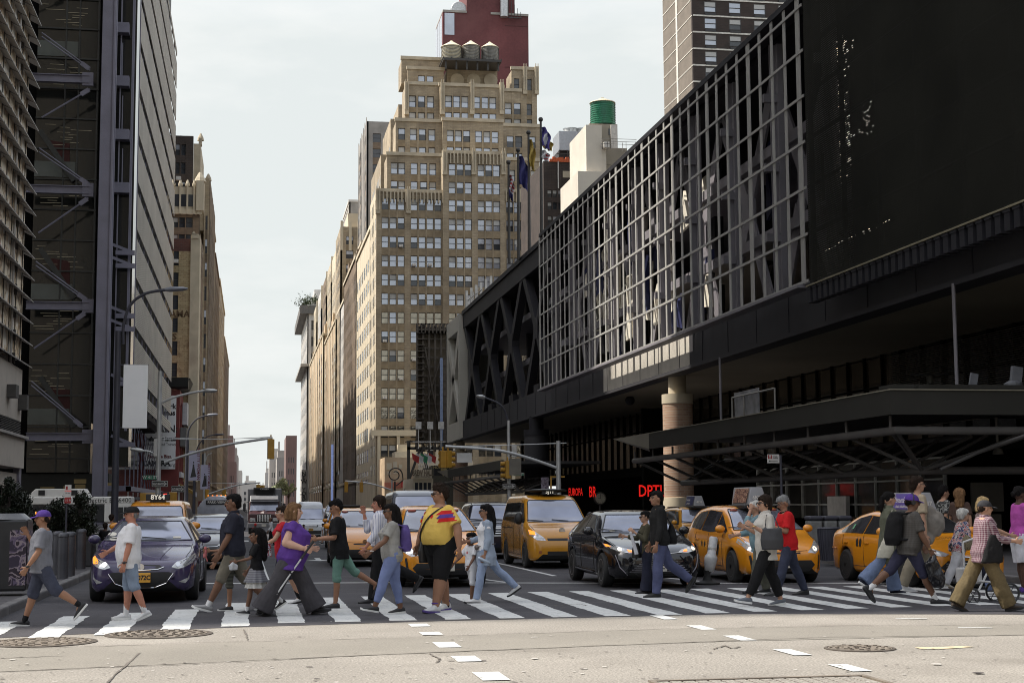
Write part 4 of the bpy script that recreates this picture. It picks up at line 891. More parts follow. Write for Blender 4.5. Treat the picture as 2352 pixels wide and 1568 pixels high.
m.build('floor_bands',[mat('white_band',(.6,.58,.53),.7)],t,world=True)
m=MB()
for c,d in cols:
 for r0,r1 in rows:m.box(xa+c+.1,xa+d-.1,Ya-.12,Ya-.01,r0-.42,r0-.1,0)
m.build('cooler_grilles',[M_roofd],t,world=True)
XT=22.0;M_bt=mat('terminal_steel',(.022,.0215,.026),.6,spec=.2,metal=.0,var=.15,vs=.5,fine=.06,fs=6);M_bt_sunlit=mat('terminal_fascia',(.48,.45,.40),.6,var=.12,vs=.35,stretch=(1,1,.3),dirt=(.2,.18,.15),dscale=.4)
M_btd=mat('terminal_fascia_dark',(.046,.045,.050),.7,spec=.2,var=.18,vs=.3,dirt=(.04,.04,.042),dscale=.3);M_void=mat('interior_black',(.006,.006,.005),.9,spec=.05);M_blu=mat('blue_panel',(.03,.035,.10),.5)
M_gridm=mat('grid_aluminium',(.33,.325,.31),.5,metal=.0,var=.06);M_girder=mat('girder_grey',(.19,.18,.20),.55,var=.15,vs=.4)
t=thing('bus_terminal','huge dark bus terminal with glass grid, V shaped trusses and perforated screen over the street','bus terminal',(XT,42,0))
def ty(x,X=XT):return PXP(x,900,X).y
ZT=21.7;ZB=8.45;ZF=10.35
ye=ty(1035);yc=ty(1066);yg=ty(1243,21.0);ym=ty(1878,21.0);y0=24.0
m=MB();m.box(XT+.1,60,y0,ye,ZT-.5,ZT,0);m.box(XT,60,y0+.2,ye-.1,ZB,ZB+.35,1);m.box(XT+9,60,y0,ye,ZB,ZT-.4,2);m.build('decks',[M_bt,mat('soffit_cream',(.22,.195,.14),.8,var=.15,vs=.2),M_void],t,world=True)
m=MB();
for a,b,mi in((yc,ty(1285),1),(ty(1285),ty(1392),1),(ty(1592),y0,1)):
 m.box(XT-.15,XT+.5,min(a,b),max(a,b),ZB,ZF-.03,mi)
m.box(XT-.16,XT+.5,ty(1592),ty(1392),ZB,ZF-.03,0)  # sunlit stretch of the fascia, its light painted in as a paler material
for k in range(30):
 yy=y0+3+k*4.1
 if yy<yc:m.box(XT-.175,XT-.14,yy,yy+.06,ZB+.1,ZF-.1,2)
m.box(XT-.4,XT+.5,y0,yc,ZB-.12,ZB+.06,1);m.build('fascia',[M_bt_sunlit,M_btd,M_bt],t,world=True)
m=MB();m.box(XT-.25,XT+1,y0,yc,ZT-.15,ZT+.25,0);m.box(XT-.1,XT+.6,yg+.5,yc,ZT-1.6,ZT-.15,0);m.box(XT-1.1,XT-.1,y0,yg,ZT-.35,ZT-.1,0);m.build('roof_edge',[M_bt],t,world=True)
XG=21.0;zg0=10.1-.05;zg1=20.9;nrow=6;rh_=(zg1-zg0)/nrow
yv=[];y=yg
while y>ym-.5:yv.append(y);y-=1.52
for i,y in enumerate(yv):
 m=MB();w_=.26 if i%4 else.42;m.box(XG-.06,XG-.02,y-w_/2,y+w_/2,zg0,zg1+.7,0);m.build('mullion',[M_gridm],t,world=True)
for k in range(nrow+1):
 m=MB();z=zg0+k*rh_;m.box(XG-.10,XG-.062,yv[-1]-.6,yg+.05,z-.055,z+.055,0);m.build('transom',[M_gridm],t,world=True)
m=MB();m.box(XG-.3,XG+.3,yv[-1],yg+.05,zg0-.2,zg0-.08,0);m.build('sill_walkway',[M_girder],t,world=True)
def vstruct(ya,yb,n,name,mm,X,bw=.55,zlo=ZF-.3,zhi=ZT-1.0,thick=.5):
 s=(yb-ya)/n
 for i in range(n):
  c=ya+s*(i+.5);b=MB();zm=(zlo+zhi)/2
  b.beam((X,c-s*.5,zhi),(X,c,zm),thick,bw*.8,0,up=(0,1,0));b.beam((X,c+s*.5,zhi),(X,c,zm),thick,bw*.8,0,up=(0,1,0))
  b.beam((X,c,zm),(X,c-s*.42,zlo),thick,bw*.8,0,up=(0,1,0));b.beam((X,c,zm),(X,c+s*.42,zlo),thick,bw*.8,0,up=(0,1,0))
  b.obox((X,c,zm),thick*1.1,bw*1.6,1.7,None,0);b.obox((X,c,zlo+.4),thick,s*.9*.2,1.0,None,0);b.build(name,mm,t,world=True)
vstruct(yg+1.2,yc-.2,4,'truss_bay',[M_bt],XT+.25,1.1,thick=.6)
vstruct(ty(1880),yg+.5,7,'truss_bay',[M_girder],XT+1.2,1.1,thick=.12)
y=yg-1
while y>ym:
 m=MB();m.box(XT-.1,XT+.15,y-.32,y+.32,ZF,ZT-.6,0);m.box(XT-.35,XT-.1,y-.04,y+.04,ZF,ZT-.6,0)
 for z in(ZF+2.2,ZF+5.2,ZF+8.2):m.box(XT-.7,XT-.1,y-.25,y-.04,z,z+.35,0)
 y-=6.05;m.build('flange_post',[M_girder],t,world=True)
m=MB()
for z in(13.6,17.4):m.box(XT+.9,XT+1.3,y0,yc,z-.25,z+.25,0);m.box(XT+1.2,XT+9,y0,yc,z-.08,z+.08,0)
for k in range(16):y=y0+6+k*8.3;m.box(XT+3,XT+3.5,y,y+.6,ZF,ZT-.5,1)
m.build('inner_floors',[M_girder,M_bt],t,world=True)
rg=random.Random(5)
m=MB()
for k in range(64):
 lz=k>18;y=rg.uniform(ty(1600),ty(1330))if lz else rg.uniform(ty(1780),ty(1300));z=rg.uniform(ZF+.3,ZT-4);h=rg.uniform(1.2,3.6);w_=rg.uniform(.6,2.0)  # lz: cream panels added where sun falls, standing in for sunlit girders
 q_=XT+.35+rg.random()if lz else XT+2.4;pts=[(q_,y,z),(q_,y+w_,z+rg.uniform(-.4,.4)),(q_+.2,y+w_*rg.uniform(.3,1),z+h),(q_-.2,y+rg.uniform(0,.5),z+h*rg.uniform(.6,1))]
 m.prism(pts,(.15,0,0),rg.choice([0,0,0,1]if lz else[1,2,2]))
m.build('inside_panels',[mat('inside_cream',(.66,.62,.53),.7),M_blu,M_girder],t,world=True)
ZA=ZT;m=MB();s0,s1=yc+.1,ye;zc=(ZB+ZT)/2;sw=s1-s0
m.box(XT-.5,XT+.4,s0,s1,ZT-1.7,ZT,0);m.box(XT-.5,XT+.4,s0,s1,ZB,ZF,0);m.box(XT-.5,XT+.4,s0,s0+.9,ZF,ZT-1.7,0);m.box(XT-.5,XT+.4,s1-1.2,s1,ZF,ZT-1.7,0)
c=(s0+s1)/2
for a,b in(((s0+.6),ZT-1.5),((s1-.8),ZT-1.5),((s0+.9),ZF+.1),((s1-1.0),ZF+.1)):m.beam((XT-.1,a,b),(XT-.1,c,zc),.7,1.3,0,up=(0,1,0))
m.box(XT-.5,XT+6,s1-.4,s1,ZB,ZT,0);m.build('end_frame',[mat('end_frame_metal',(.52,.50,.44),.6,var=.06,vs=.3)],t,world=True)  # sunlight on the end bay is put into this paler metal colour
m=MB();m.box(XT+.6,XT+.8,s0,s1,ZF,ZT-1.7,0);m.build('end_glass',[M_gsky],t,world=True)
def perfmat():
 m=mat('perforated_metal',(.015,.015,.012),.8,spec=.1,metal=.0,var=.3,vs=.3);tt=m.node_tree;n=tt.nodes;l=tt.links;p=n['Principled BSDF']
 tcn=n.new('ShaderNodeTexCoord');v=n.new('ShaderNodeTexVoronoi');v.inputs['Scale'].default_value=12.5;v.inputs['Randomness'].default_value=0.0
 l.new(tcn.outputs['Object'],v.inputs['Vector']);g_=n.new('ShaderNodeMath');g_.operation='GREATER_THAN';g_.inputs[1].default_value=.30;l.new(v.outputs['Distance'],g_.inputs[0]);l.new(g_.outputs[0],p.inputs['Alpha'])
 return m
M_perf=perfmat();m=MB();m.add([(XG-.3,y0,9.55),(XG-.3,ym-.3,9.85),(XG-.3,ym-.3,24),(XG-.3,y0,24)],[(0,1,2,3)]);m.build('perforated_screen',[M_perf],t,world=True,fixn=False)
m=MB()
for k in range(13):y=ym-.5-k*3.1;m.box(XG-.25,XG-.1,y-.06,y+.06,9.8,24,0)
for z in(11.8,13.6,15.4,17.2,19):m.box(XG-.2,XG-.1,y0,ym,z-.05,z+.05,0)
m.build('screen_frame',[M_bt],t,world=True)
m=MB();y=ym-.2
while y>y0:m.box(XG-.32,XG+.05,y-.16,y+.16,9.1,9.7,0);m.box(XG-.34,XG-.3,y-.2,y+.2,9.62,9.7,1);y-=.55
m.box(XG-.36,XG-.26,y0,ym,9.72,9.78,2);m.build('screen_brackets',[M_bt,M_bt,mat('edge_trim',(.2,.18,.12),.5)],t,world=True)
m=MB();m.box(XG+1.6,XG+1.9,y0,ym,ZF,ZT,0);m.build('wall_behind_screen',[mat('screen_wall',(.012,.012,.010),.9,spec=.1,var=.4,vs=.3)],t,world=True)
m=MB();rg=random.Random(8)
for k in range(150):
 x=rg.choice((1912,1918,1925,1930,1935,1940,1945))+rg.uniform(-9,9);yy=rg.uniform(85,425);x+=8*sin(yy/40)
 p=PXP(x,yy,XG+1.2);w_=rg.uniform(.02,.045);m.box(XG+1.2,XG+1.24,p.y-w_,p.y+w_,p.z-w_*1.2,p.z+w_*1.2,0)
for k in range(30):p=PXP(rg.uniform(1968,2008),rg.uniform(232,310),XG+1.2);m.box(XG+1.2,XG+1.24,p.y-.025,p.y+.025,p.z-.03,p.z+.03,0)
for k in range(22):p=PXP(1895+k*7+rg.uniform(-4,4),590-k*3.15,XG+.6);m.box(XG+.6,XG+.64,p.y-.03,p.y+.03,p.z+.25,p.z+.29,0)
o=m.build('interior_lights',[mat('interior_light',(.8,.75,.6),.6,emit=(1,.95,.8),es=1.6)],t,world=True);o['kind']='stuff'  # glowing dots imitate sun sparkling through the perforations, not lamps
M_uglass=mat('recess_glass',(.12,.10,.07),.10,metal=.6,var=.5,vs=.25,bump=.5,bs=.8);XU=29.0
m=MB();m.box(XU,XU+.1,66,165,4.2,ZB-.1,0);m.box(XU,XU+.1,y0,66,4.2,ZB,1);m.build('recess_glazing',[M_uglass,mat('louvre_glass',(.02,.02,.018),.15,metal=.3)],t,world=True)
m=MB();y=48
while y<165:m.box(XU-.12,XU,y-.07,y+.07,4.2,ZB,0);y+=2.1
m.box(XU-.1,XU,y0,165,6.9,7.0,0)
for k in range(40):m.add([(XU-.14,46,4.9+k*.085),(XU-.14,66,4.9+k*.085),(XU-.14,66,4.925+k*.085),(XU-.14,46,4.925+k*.085)],[(0,1,2,3)],1)
m.build('recess_mullions',[M_void,mat('blind_slats',(.10,.09,.07),.6)],t,world=True)
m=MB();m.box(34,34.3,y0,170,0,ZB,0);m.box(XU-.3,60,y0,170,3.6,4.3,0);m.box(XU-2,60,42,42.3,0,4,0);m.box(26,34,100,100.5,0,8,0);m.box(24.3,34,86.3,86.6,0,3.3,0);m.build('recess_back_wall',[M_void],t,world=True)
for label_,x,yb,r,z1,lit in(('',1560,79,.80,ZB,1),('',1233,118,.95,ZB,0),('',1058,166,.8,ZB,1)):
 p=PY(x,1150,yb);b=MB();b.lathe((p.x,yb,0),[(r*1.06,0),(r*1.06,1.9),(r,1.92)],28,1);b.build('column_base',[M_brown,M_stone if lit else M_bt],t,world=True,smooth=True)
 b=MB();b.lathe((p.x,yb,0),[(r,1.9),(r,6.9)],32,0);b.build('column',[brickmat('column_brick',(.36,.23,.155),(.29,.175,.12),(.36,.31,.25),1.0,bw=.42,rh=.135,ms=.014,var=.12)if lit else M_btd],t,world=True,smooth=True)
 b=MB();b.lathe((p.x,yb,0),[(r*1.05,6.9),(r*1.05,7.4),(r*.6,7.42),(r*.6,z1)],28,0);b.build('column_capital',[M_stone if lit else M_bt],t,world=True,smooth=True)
Ys=92.0;p=PXP(1600,1150,29);m=MB();m.box(28.6,28.7,60,84,.8,3.5,0);m.build('shop_glass',[mat('shop_glass',(.10,.095,.085),.08,metal=.6,var=.6,vs=.4,bump=.3,bs=.6)],t,world=True)
m=MB();y=60
while y<84.1:m.box(28.5,28.62,y-.05,y+.05,.8,3.5,0);y+=2.4
for z in(1.5,2.55,3.45):m.box(28.5,28.62,60,84,z-.04,z+.04,0)
m.build('shop_frame',[mat('shop_frame',(.33,.33,.31),.5)],t,world=True)
m=MB();m.box(28.2,28.4,70,72.4,0,1.9,0);m.build('white_panel',[M_framew],t,world=True)
m=MB();m.box(28.66,28.68,62,66,2.7,3.05,0);m.box(28.66,28.68,72,79,2.8,3.0,0);m.build('shop_glow',[mat('orange_glow',(.3,.08,.03),.5,emit=(1,.22,.05),es=.1)],t,world=True)
for(x0,y0_,x1,y1)in((2234,1107,2304,1174),(2400,1107,2470,1170),(2240,1180,2270,1262),(2275,1180,2300,1262)):
 a=PY(x0,y1,43.2);b=PY(x1,y0_,43.2);m=MB();m.box(a.x,b.x,43.2,43.3,a.z,b.z,0);m.build('door_panel',[mat('door_bronze',(.05,.045,.036),.5,var=.3,vs=1)],t,world=True)
m=MB();p=PXP(2190,665,21.6);m.tube([(21.6,p.y,8.4),(21.6,p.y,4.8)],.06,8,0);m.build('drain_pipe',[M_girder],t,world=True,smooth=True);m=MB();p=PXP(1654,850,21.6);m.tube([(21.6,p.y,8.4),(21.6,p.y,4.6)],.06,8,0);m.build('drain_pipe',[M_girder],t,world=True,smooth=True)
m=MB();p=PXP(1448,986,24);m.ell((24,p.y,8.2),.32,.32,.3,None,12,0);m.build('dome_camera',[M_bt],t,world=True,smooth=True)
M_red=mat('red_neon',(.6,.02,.01),.5,emit=(1,.015,.01),es=.38)
t2=thing('neon_sign','glowing red letters in the dark beside the brick column','neon sign',(PY(1497,1128,86).x,86,2.5));m=MB()
c=PY(1497,1128,86);text_mb('DPTL',.95,m,0,c,bold=.012,sx=.72);m.build('letters',[M_red],t2,world=True)
t2=thing('neon_sign','narrow red lit sign reading BR left of the clock','neon sign',(PY(1361,1128,99).x,99,2.5));m=MB();c=PY(1361,1130,99);text_mb('BR',1.0,m,0,c,bold=.01,sx=.42);m.build('letters',[M_red],t2,world=True)
t2=thing('neon_sign','strip of small red lit letters above the taxi van roof','neon sign',(PY(1322,1128,99).x,99,2.5));m=MB();c=PY(1322,1130,99);text_mb('EUROPA',.7,m,0,c,bold=.005,sx=.36);m.build('letters',[M_red],t2,world=True)
c=PXP(1378,1144,24);t2=thing('street_clock','round faced clock on a dark post under the terminal','clock',(24,c.y,0));m=MB();m.lathe((0,-.15,c.z),[(.42,0),(.45,.08),(.45,.22),(.42,.3)],24,0,'y');m.tube([(0,0,0),(0,0,c.z-.4)],.07,8,0);m.build('case',[M_frame],t2)
m=MB();m.lathe((0,-.17,c.z),[(.36,0),(.36,.01)],24,0,'y');m.build('dial',[mat('clock_dial',(.35,.33,.27),.6)],t2)
m=MB();m.box(-.015,.015,-.19,-.18,c.z,c.z+.27,0);m.box(-.2,0,-.19,-.18,c.z-.015,c.z+.015,0)
for k in range(12):a=k*pi/6;m.obox((.3*sin(a),-.185,c.z+.3*cos(a)),.02,.01,.06,Matrix.Rotation(a,3,'Y'),0)
m.build('hands',[M_frame],t2)
XC=17.0;M_can=mat('canopy_fascia',(.034,.033,.029),.6,spec=.2,var=.12,vs=.5);M_tube=mat('canopy_tube',(.10,.094,.09),.5,spec=.3,var=.2,vs=.6);M_slab=mat('canopy_panel',(.20,.185,.15),.5,var=.2,vs=.4)
def canopy(label,yn,yf,xr,zt=4.62,fh=.66,right=True,seg=3.15):
 t=thing('street_canopy',label,'canopy',(XC,yn,0));m=MB()
 m.box(XC-.02,XC+.12,yn,yf-5.5,zt-fh,zt,0)
 m.add([(XC-.02,yf-5.5,zt-fh),(XC-.02,yf-5.5,zt),(XC-.3,yf,zt),(XC+.9,yf-2.2,zt-fh)],[(0,1,2,3)],1)
 if right:m.box(XC+.12,xr,yn,yn+.12,zt-fh,zt,0)
 m.box(XC+.1,XC+7,yn+.12,yf-2,zt-.25,zt-.05,2)
 if right:m.box(XC+7,xr,yn+.12,yn+9,zt-.25,zt-.05,2)
 m.build('fascia',[M_can,M_slab,M_roofd],t,world=True)
 m=MB();m.box(XC-.04,XC+.14,yn-.02,yf-.2,zt,zt+.03,0)
 if right:m.box(XC,xr,yn-.04,yn+.1,zt,zt+.03,0)
 m.build('flashing',[mat('flashing',(.24,.22,.17),.5)],t,world=True)
 zc=zt-fh-.42;xt=XC+.25
 top=[(xt,yf-1.8,zc),(xt,yn+.3,zc)]+([(xr,yn+.3,zc)]if right else[])
 m=MB();m.tube(top,.12,10,0);m.build('top_chord',[M_tube],t,world=True,smooth=True)
 zl=zc-1.05;xl=XC+1.75;yl=yn+2.0
 m=MB();m.tube([(xl,yf-4.5,zl),(xl,yl,zl)]+([(xr,yl,zl)]if right else[]),.12,10,0);m.build('bottom_chord',[M_tube],t,world=True,smooth=True)
 xi=XC+4.2;m=MB();m.tube([(xi,yf-3,zc),(xi,yn+4,zc)],.09,8,0);m.build('inner_chord',[M_tube],t,world=True,smooth=True)
 y=yf-2;n=int((yf-2-yn)/seg)
 mp_=MB()
 for i in range(n+1):
  ya=yf-2-i*seg;mp_.tube([(xt,ya,zc),(xt,ya,zt-fh)],.045,6,0)
  b=MB();b.tube([(xt,ya,zc),(xl,max(ya-seg*.5-.9,yl),zl)],.06,7,0);b.tube([(xi,ya-seg*.3,zc),(xl,max(ya-seg*.5-.9,yl),zl)],.05,6,0);b.tube([(xi,ya,zc),(xl,min(ya+.2,yf-4.5),zl)],.05,6,0);b.build('diagonal',[M_tube],t,world=True,smooth=True)
 if right:
  for i in range(4):
   xa_=xt+i*4.6;mp_.tube([(xa_+4.3,yn+.3,zc),(xa_+4.3,yn+.3,zt-fh)],.045,6,0)
   b=MB();b.tube([(xl+i*4.6,yl,zl),(xa_+4.3,yn+.3,zc)],.06,7,0);b.tube([(xl+i*4.6,yl,zl),(xa_,yn+.3,zc)],.06,7,0);b.build('diagonal',[M_tube],t,world=True,smooth=True)
 mp_.build('hangers',[M_tube],t,world=True);return t
t=canopy('near black canopy on a tubular truss along the terminal pavement',38.8,69.8,46)
m=MB()
for x0,y0_,x1,y1 in((2052,882,2100,888),(2110,884,2352,891)):a=PY(x0,y1,39.6);b=PY(x1,y0_,39.6);m.box(a.x,b.x,39.6,40.6,a.z-.1,b.z,0)
a=PY(2136,880,39.8);m.tube([a,a+Vector((0,0,.25))],.09,8,0);m.lathe(a+Vector((0,0,.22)),[(.1,0),(.52,.03),(.1,.06)],14,0)
a=PY(2236,872,40.2);m.obox(a,.22,.08,.36,Matrix.Rotation(.2,3,'Y'),1);a=PY(2334,862,40.2);m.obox(a,.3,.15,.5,Matrix.Rotation(.15,3,'Y'),1);m.lathe(a+Vector((-.1,0,-.35)),[(.26,-.1),(.26,.12),(.12,.2)],14,1)
m.build('roof_fittings',[M_can,mat('floodlight_grey',(.12,.125,.14),.5)],t,world=True)
m=MB();a=PY(2288,958,42);b=PY(2292,1035,42);m.tube([a,b],.045,7,0);m.lathe(b,[(.17,-.1),(.14,.02),(.05,.1)],14,0);m.build('hanging_lamp',[mat('lamp_metal',(.17,.16,.14),.4,metal=.3)],t,world=True,smooth=True)
canopy('second black canopy farther down the terminal pavement',104,139,30,right=False)
a=PXP(1683,955,20);t=thing('advert_frame','small white torn advert board on a metal frame above the near canopy','advert board',(20,a.y,4.6));p=PXP(1685,945,20);q=PXP(1740,915,20)
m=MB();yb_,ya_=PXP(1687,930,20).y,PXP(1742,930,20).y;m.box(20,20.05,ya_,yb_,4.75,6.2,0);m.build('board',[mat('board_white',(.22,.22,.23),.7,var=.4,vs=1.5)],t,world=True)
m=MB();ya2=PXP(1786,930,20).y
for y in(yb_,(ya_+yb_)/2,ya2):m.tube([(19.9,y,4.6),(19.9,y,6.0)],.04,6,0)
m.tube([(19.9,yb_,6.0),(19.9,ya2,6.0)],.04,6,0);m.tube([(19.9,yb_,5.1),(19.9,ya_,5.1)],.04,6,0);m.build('frame',[mat('frame_grey',(.2,.19,.17),.5)],t,world=True)
def flagpole(x,ytop,Y,label):a=PY(x,ytop,Y);t=thing('flagpole',label,'flagpole',(a.x,Y,0+ZT));m=MB();m.tube([(a.x,Y,ZT),(a.x,Y,a.z)],[.14,.09],8,0);m.build('pole',[M_frame],t,world=True,smooth=True);m=MB();m.ell((a.x,Y,a.z+.12),.2,.2,.2,None,10,0);m.build('finial',[M_frame],t,world=True,smooth=True);return a
def flag(x0,y0_,x1,y1,Y,mats,label,strip=None,fn=None):
 a=PY(x0,y0_,Y);b=PY(x1,y1,Y);w_=b.x-a.x;h=a.z-b.z;nu,nv=10,24;vs=[]
 for j in range(nv+1):
  for i in range(nu+1):
   u=i/nu;v=j/nv;vs.append((a.x+w_*u*(.75+.25*sin(v*3))+.10*sin(v*7),Y+.25*sin(u*9+v*3),a.z-h*(v*(.8)+.2*u*u+.0)))
 fs=[];mi=[]
 for j in range(nv):
  for i in range(nu):fs.append((j*(nu+1)+i,j*(nu+1)+i+1,(j+1)*(nu+1)+i+1,(j+1)*(nu+1)+i));mi.append(fn(i/nu,j/nv)if fn else 0)
 t=thing('flag',label,'flag',(a.x,Y,b.z));m=MB();m.v=[Vector(v)for v in vs];m.f=fs;m.m=mi;m.build('cloth',mats,t,world=True,smooth=True,fixn=False)
Yp=122
flagpole(1168,376,Yp+3,'leftmost and shortest of the four roof flagpoles');flagpole(1190,348,Yp+1,'second roof flagpole from the left, with the dark blue flag');flagpole(1214,308,Yp-1,'third roof flagpole from the left, with the yellow flag');flagpole(1242,278,Yp-3,'rightmost and tallest roof flagpole, with the round seal flag')
M_fb=mat('flag_blue',(.03,.03,.13),.7);M_fy=mat('flag_yellow',(.40,.29,.07),.7);M_fw=mat('flag_white',(.5,.5,.52),.7);M_fr=mat('flag_red',(.35,.03,.03),.7);M_fp=mat('flag_purple',(.06,.05,.22),.7)
flag(1169,400,1180,470,Yp+3,[M_fr,M_fw,M_fb],'limp striped red and white flag with dark blue corner',fn=lambda u,v:2 if v>.62 else int(v*13)%2)
flag(1191,356,1214,442,Yp+1,[M_fb],'dark blue flag hanging in a point on the second pole')
flag(1215,318,1229,400,Yp-1,[M_fy],'mustard yellow flag hanging down the third pole')
flag(1243,290,1264,348,Yp-3,[M_fp,M_fw],'purple flag with a round white seal on the tallest pole',fn=lambda u,v:1 if(u-.5)**2*.9+(v-.55)**2<.07 else 0)
flag(1250,318,1270,350,Yp-2.6,[M_fy],'small mustard flag tip behind the seal flag')
flag(1243,344,1262,374,Yp-3,[M_fw,M_fr],'small white flag with faint stripes low on the tallest pole',fn=lambda u,v:int(v*9)%3==0 and u>.4)
a=PXP(1078,690,23);t=thing('antenna_array','cluster of white antenna panels on the far roof corner of the terminal','antenna',(23,a.y,ZT));m=MB()
for k in range(6):m.box(22.6+k*.3,22.85+k*.3,a.y-k*1.5,a.y-k*1.5+.25,ZT+.6,ZT+2.9+.1*k,0)
for k in range(5):m.tube([(22.9,a.y-k*1.6,ZT),(23,a.y-k*1.6,ZT+2.3)],.05,6,0)
m.tube([(22.9,a.y+1,ZT+1),(23.2,a.y-8,ZT+1)],.05,6,0);m.tube([(22.9,a.y+1,ZT+1.9),(23.2,a.y-8,ZT+1.9)],.05,6,0);m.build('panels',[M_framew],t,world=True)
Yb=190.0;a=PY(959,1018,Yb);b=PY(1028,742,Yb);M_rust=mat('scaffold_steel',(.07,.055,.042),.7,var=.4,vs=1.2);M_bbl=mat('billboard_blue',(.2,.25,.38),.6)
t=thing('billboard','tall rusty billboard scaffold seen from behind, left of the terminal','billboard',(a.x,Yb,0));m=MB();w_=b.x-a.x;H_=b.z-a.z
m.box(a.x,b.x+1.5,Yb+1.2,Yb+1.5,a.z,b.z-.4,0);m.build('board_back',[mat('board_back',(.10,.078,.052),.8,var=.4,vs=1,stretch=(1,1,.3))],t,world=True)
m=MB()
for k in range(6):X=lerp(a.x,b.x,k/5);m.box(X-.12,X+.12,Yb+.4,Yb+.65,a.z-1,b.z-.06*k*1.6,0)
for k in range(13):z=lerp(a.z+.3,b.z-.8,k/12);m.box(a.x,b.x,Yb+.55,Yb+.75,z-.08,z+.08,0)
for k in range(20):z=lerp(a.z,b.z-.5,k/19);m.box(a.x+.1,a.x+.9,Yb-.1,Yb+1,z-.05,z+.05,0)
m.beam((lerp(a.x,b.x,.25),Yb+.3,lerp(a.z,b.z,.8)),(lerp(a.x,b.x,.75),Yb+.3,a.z+1.4),.15,.2,0);m.beam((lerp(a.x,b.x,.8),Yb+.3,lerp(a.z,b.z,.72)),(lerp(a.x,b.x,.35),Yb+.3,a.z+5.5),.15,.15,0)
m.box(a.x,b.x,Yb-.2,Yb+1.3,b.z-1.0,b.z-.7,0)
for k in range(9):X=lerp(a.x,b.x,k/8);m.box(X-.08,X+.08,Yb-.3,Yb+1.2,b.z-1.3,b.z-.1,0)
m.box(a.x,b.x,Yb-.3,Yb-.2,b.z-.25,b.z-.1,0);m.build('scaffold',[M_rust],t,world=True)
m=MB();a2=PY(1011,1045,Yb-2);b2=PY(1022,822,Yb-2);m.box(a2 .x,a2 .x+.35,Yb-2,Yb-1.8,a2 .z,b2 .z,0);m.box(a2 .x+.35,b2 .x+1,Yb-1.9,Yb-1.7,a2 .z,b2 .z,1)
for k in range(14):z=lerp(a2 .z,b2 .z,k/13);m.box(a2 .x+.35,b2 .x+1.1,Yb-2,Yb-1.8,z-.07,z+.07,1)
m.build('side_panel',[M_bbl,M_rust],t,world=True)
m=MB();a3=PY(935,1040,Yb-3);b3=PY(1030,1000,Yb-3);m.box(a3 .x,b3 .x,Yb-3.2,Yb-2.9,a3 .z+.4,a3 .z+.75,0);m.box(a3 .x,b3 .x,Yb-3.2,Yb-.5,a3 .z+1.4,a3 .z+1.5,0);m.box(a3 .x,a3 .x+.35,Yb-3.2,Yb-2.9,0,a3 .z+1.4,0)
for k in range(8):X=lerp(a3 .x+.3,b3 .x,k/7);m.box(X,X+.1,Yb-3.2,Yb-3.1,a3 .z+.4,a3 .z+1.6,0)
m.beam((b3 .x-6.5,Yb-3,0),(b3 .x-3.5,Yb-3,a3 .z+.6),.3,.3,0);m.beam((b3 .x-.5,Yb-3,0),(b3 .x-3.5,Yb-3,a3 .z+.6),.3,.3,0);m.build('catwalk',[M_frame],t,world=True)
for xx in(961,988,1013):
 m=MB();c=PY(xx,985,Yb-4);m.tube([(c.x,Yb-4,c.z-2.4),(c.x,Yb-4,c.z)],.05,6,0);m.box(c.x-.35,c.x+.35,Yb-4.2,Yb-3.9,c.z,c.z+.9,0);m.box(c.x-.7,c.x+.7,Yb-4.05,Yb-4,c.z-1.6,c.z-1.5,0);m.build('antenna_panel',[M_framew],t,world=True)
def box_at(x0,y0_,x1,y1,Y,dep):a=PY(x0,y1,Y);b=PY(x1,y0_,Y);return a.x,b.x,Y,Y+dep,max(0,a.z),b.z
t=thing('shop_building','low building with tan and brown poster wall and red shop sign reading AI','shop building',(PY(883,1160,205).x,205,0))
m=MB();m.box(*box_at(883,1050,960,1175,205,10),0);m.build('wall',[mat('poster_wall',(.48,.36,.24),.7,var=.35,vs=.35)],t,world=True)
m=MB();
for x0,y0_,x1,y1 in((888,1063,900,1078),(903,1060,912,1074),(890,1082,897,1090),(904,1080,914,1088),(916,1066,924,1076)):m.box(*box_at(x0,y0_,x1,y1,204.9,.1),0)
m.build('posters',[M_cream],t,world=True);m=MB();m.box(*box_at(883,1107,922,1121,204.7,.2),0);m.box(*box_at(922,1105,943,1119,204.6,.2),1);m.build('shop_sign',[mat('salmon_sign',(.42,.14,.09),.6),mat('red_sign',(.45,.02,.02),.6)],t,world=True)
m=text_mb('AI',.95,origin=(PY(935,1112,204.5).x,204.5,PY(935,1112,204.5).z),bold=.03);m.build('sign_lettering',[M_framew],t,world=True)
t=thing('shop_building','small two storey cream building with billboard lettering on its roof','shop building',(PY(948,1160,178).x,178,0))
m=MB();m.box(*box_at(948,1098,995,1175,178,12),0);m.box(*box_at(992,1070,1050,1180,182,10),1);m.build('wall',[M_cream,mat('dark_olive_wall',(.06,.055,.04),.7)],t,world=True)
m=MB()
for k in range(4):m.box(*box_at(953+k*10,1108,960+k*10,1130,177.9,.1),0)
m.build('window',[M_gdark],t,world=True)
m=MB();m.box(*box_at(950,1078,992,1098,177.5,.3),0);m.build('roof_board',[M_cream],t,world=True)
m=MB();text_mb('BREW HALL',.95,m,0,(PY(971,1086,177.4).x,177.4,PY(971,1086,177.4).z),bold=.03,sx=.48);text_mb('RESTAURANT',.4,m,0,(PY(971,1094,177.4).x,177.4,PY(971,1094,177.4).z),sx=.7);m.build('board_lettering',[M_brown],t,world=True)
t=thing('shop_sign','black shop sign with gold lettering HOME STYLE above the second canopy','shop sign',(PY(1000,1075,176).x,176,PY(1000,1075,176).z));m=MB();m.box(*box_at(997,1068,1042,1092,176,.3),0);m.build('board',[M_black],t,world=True)
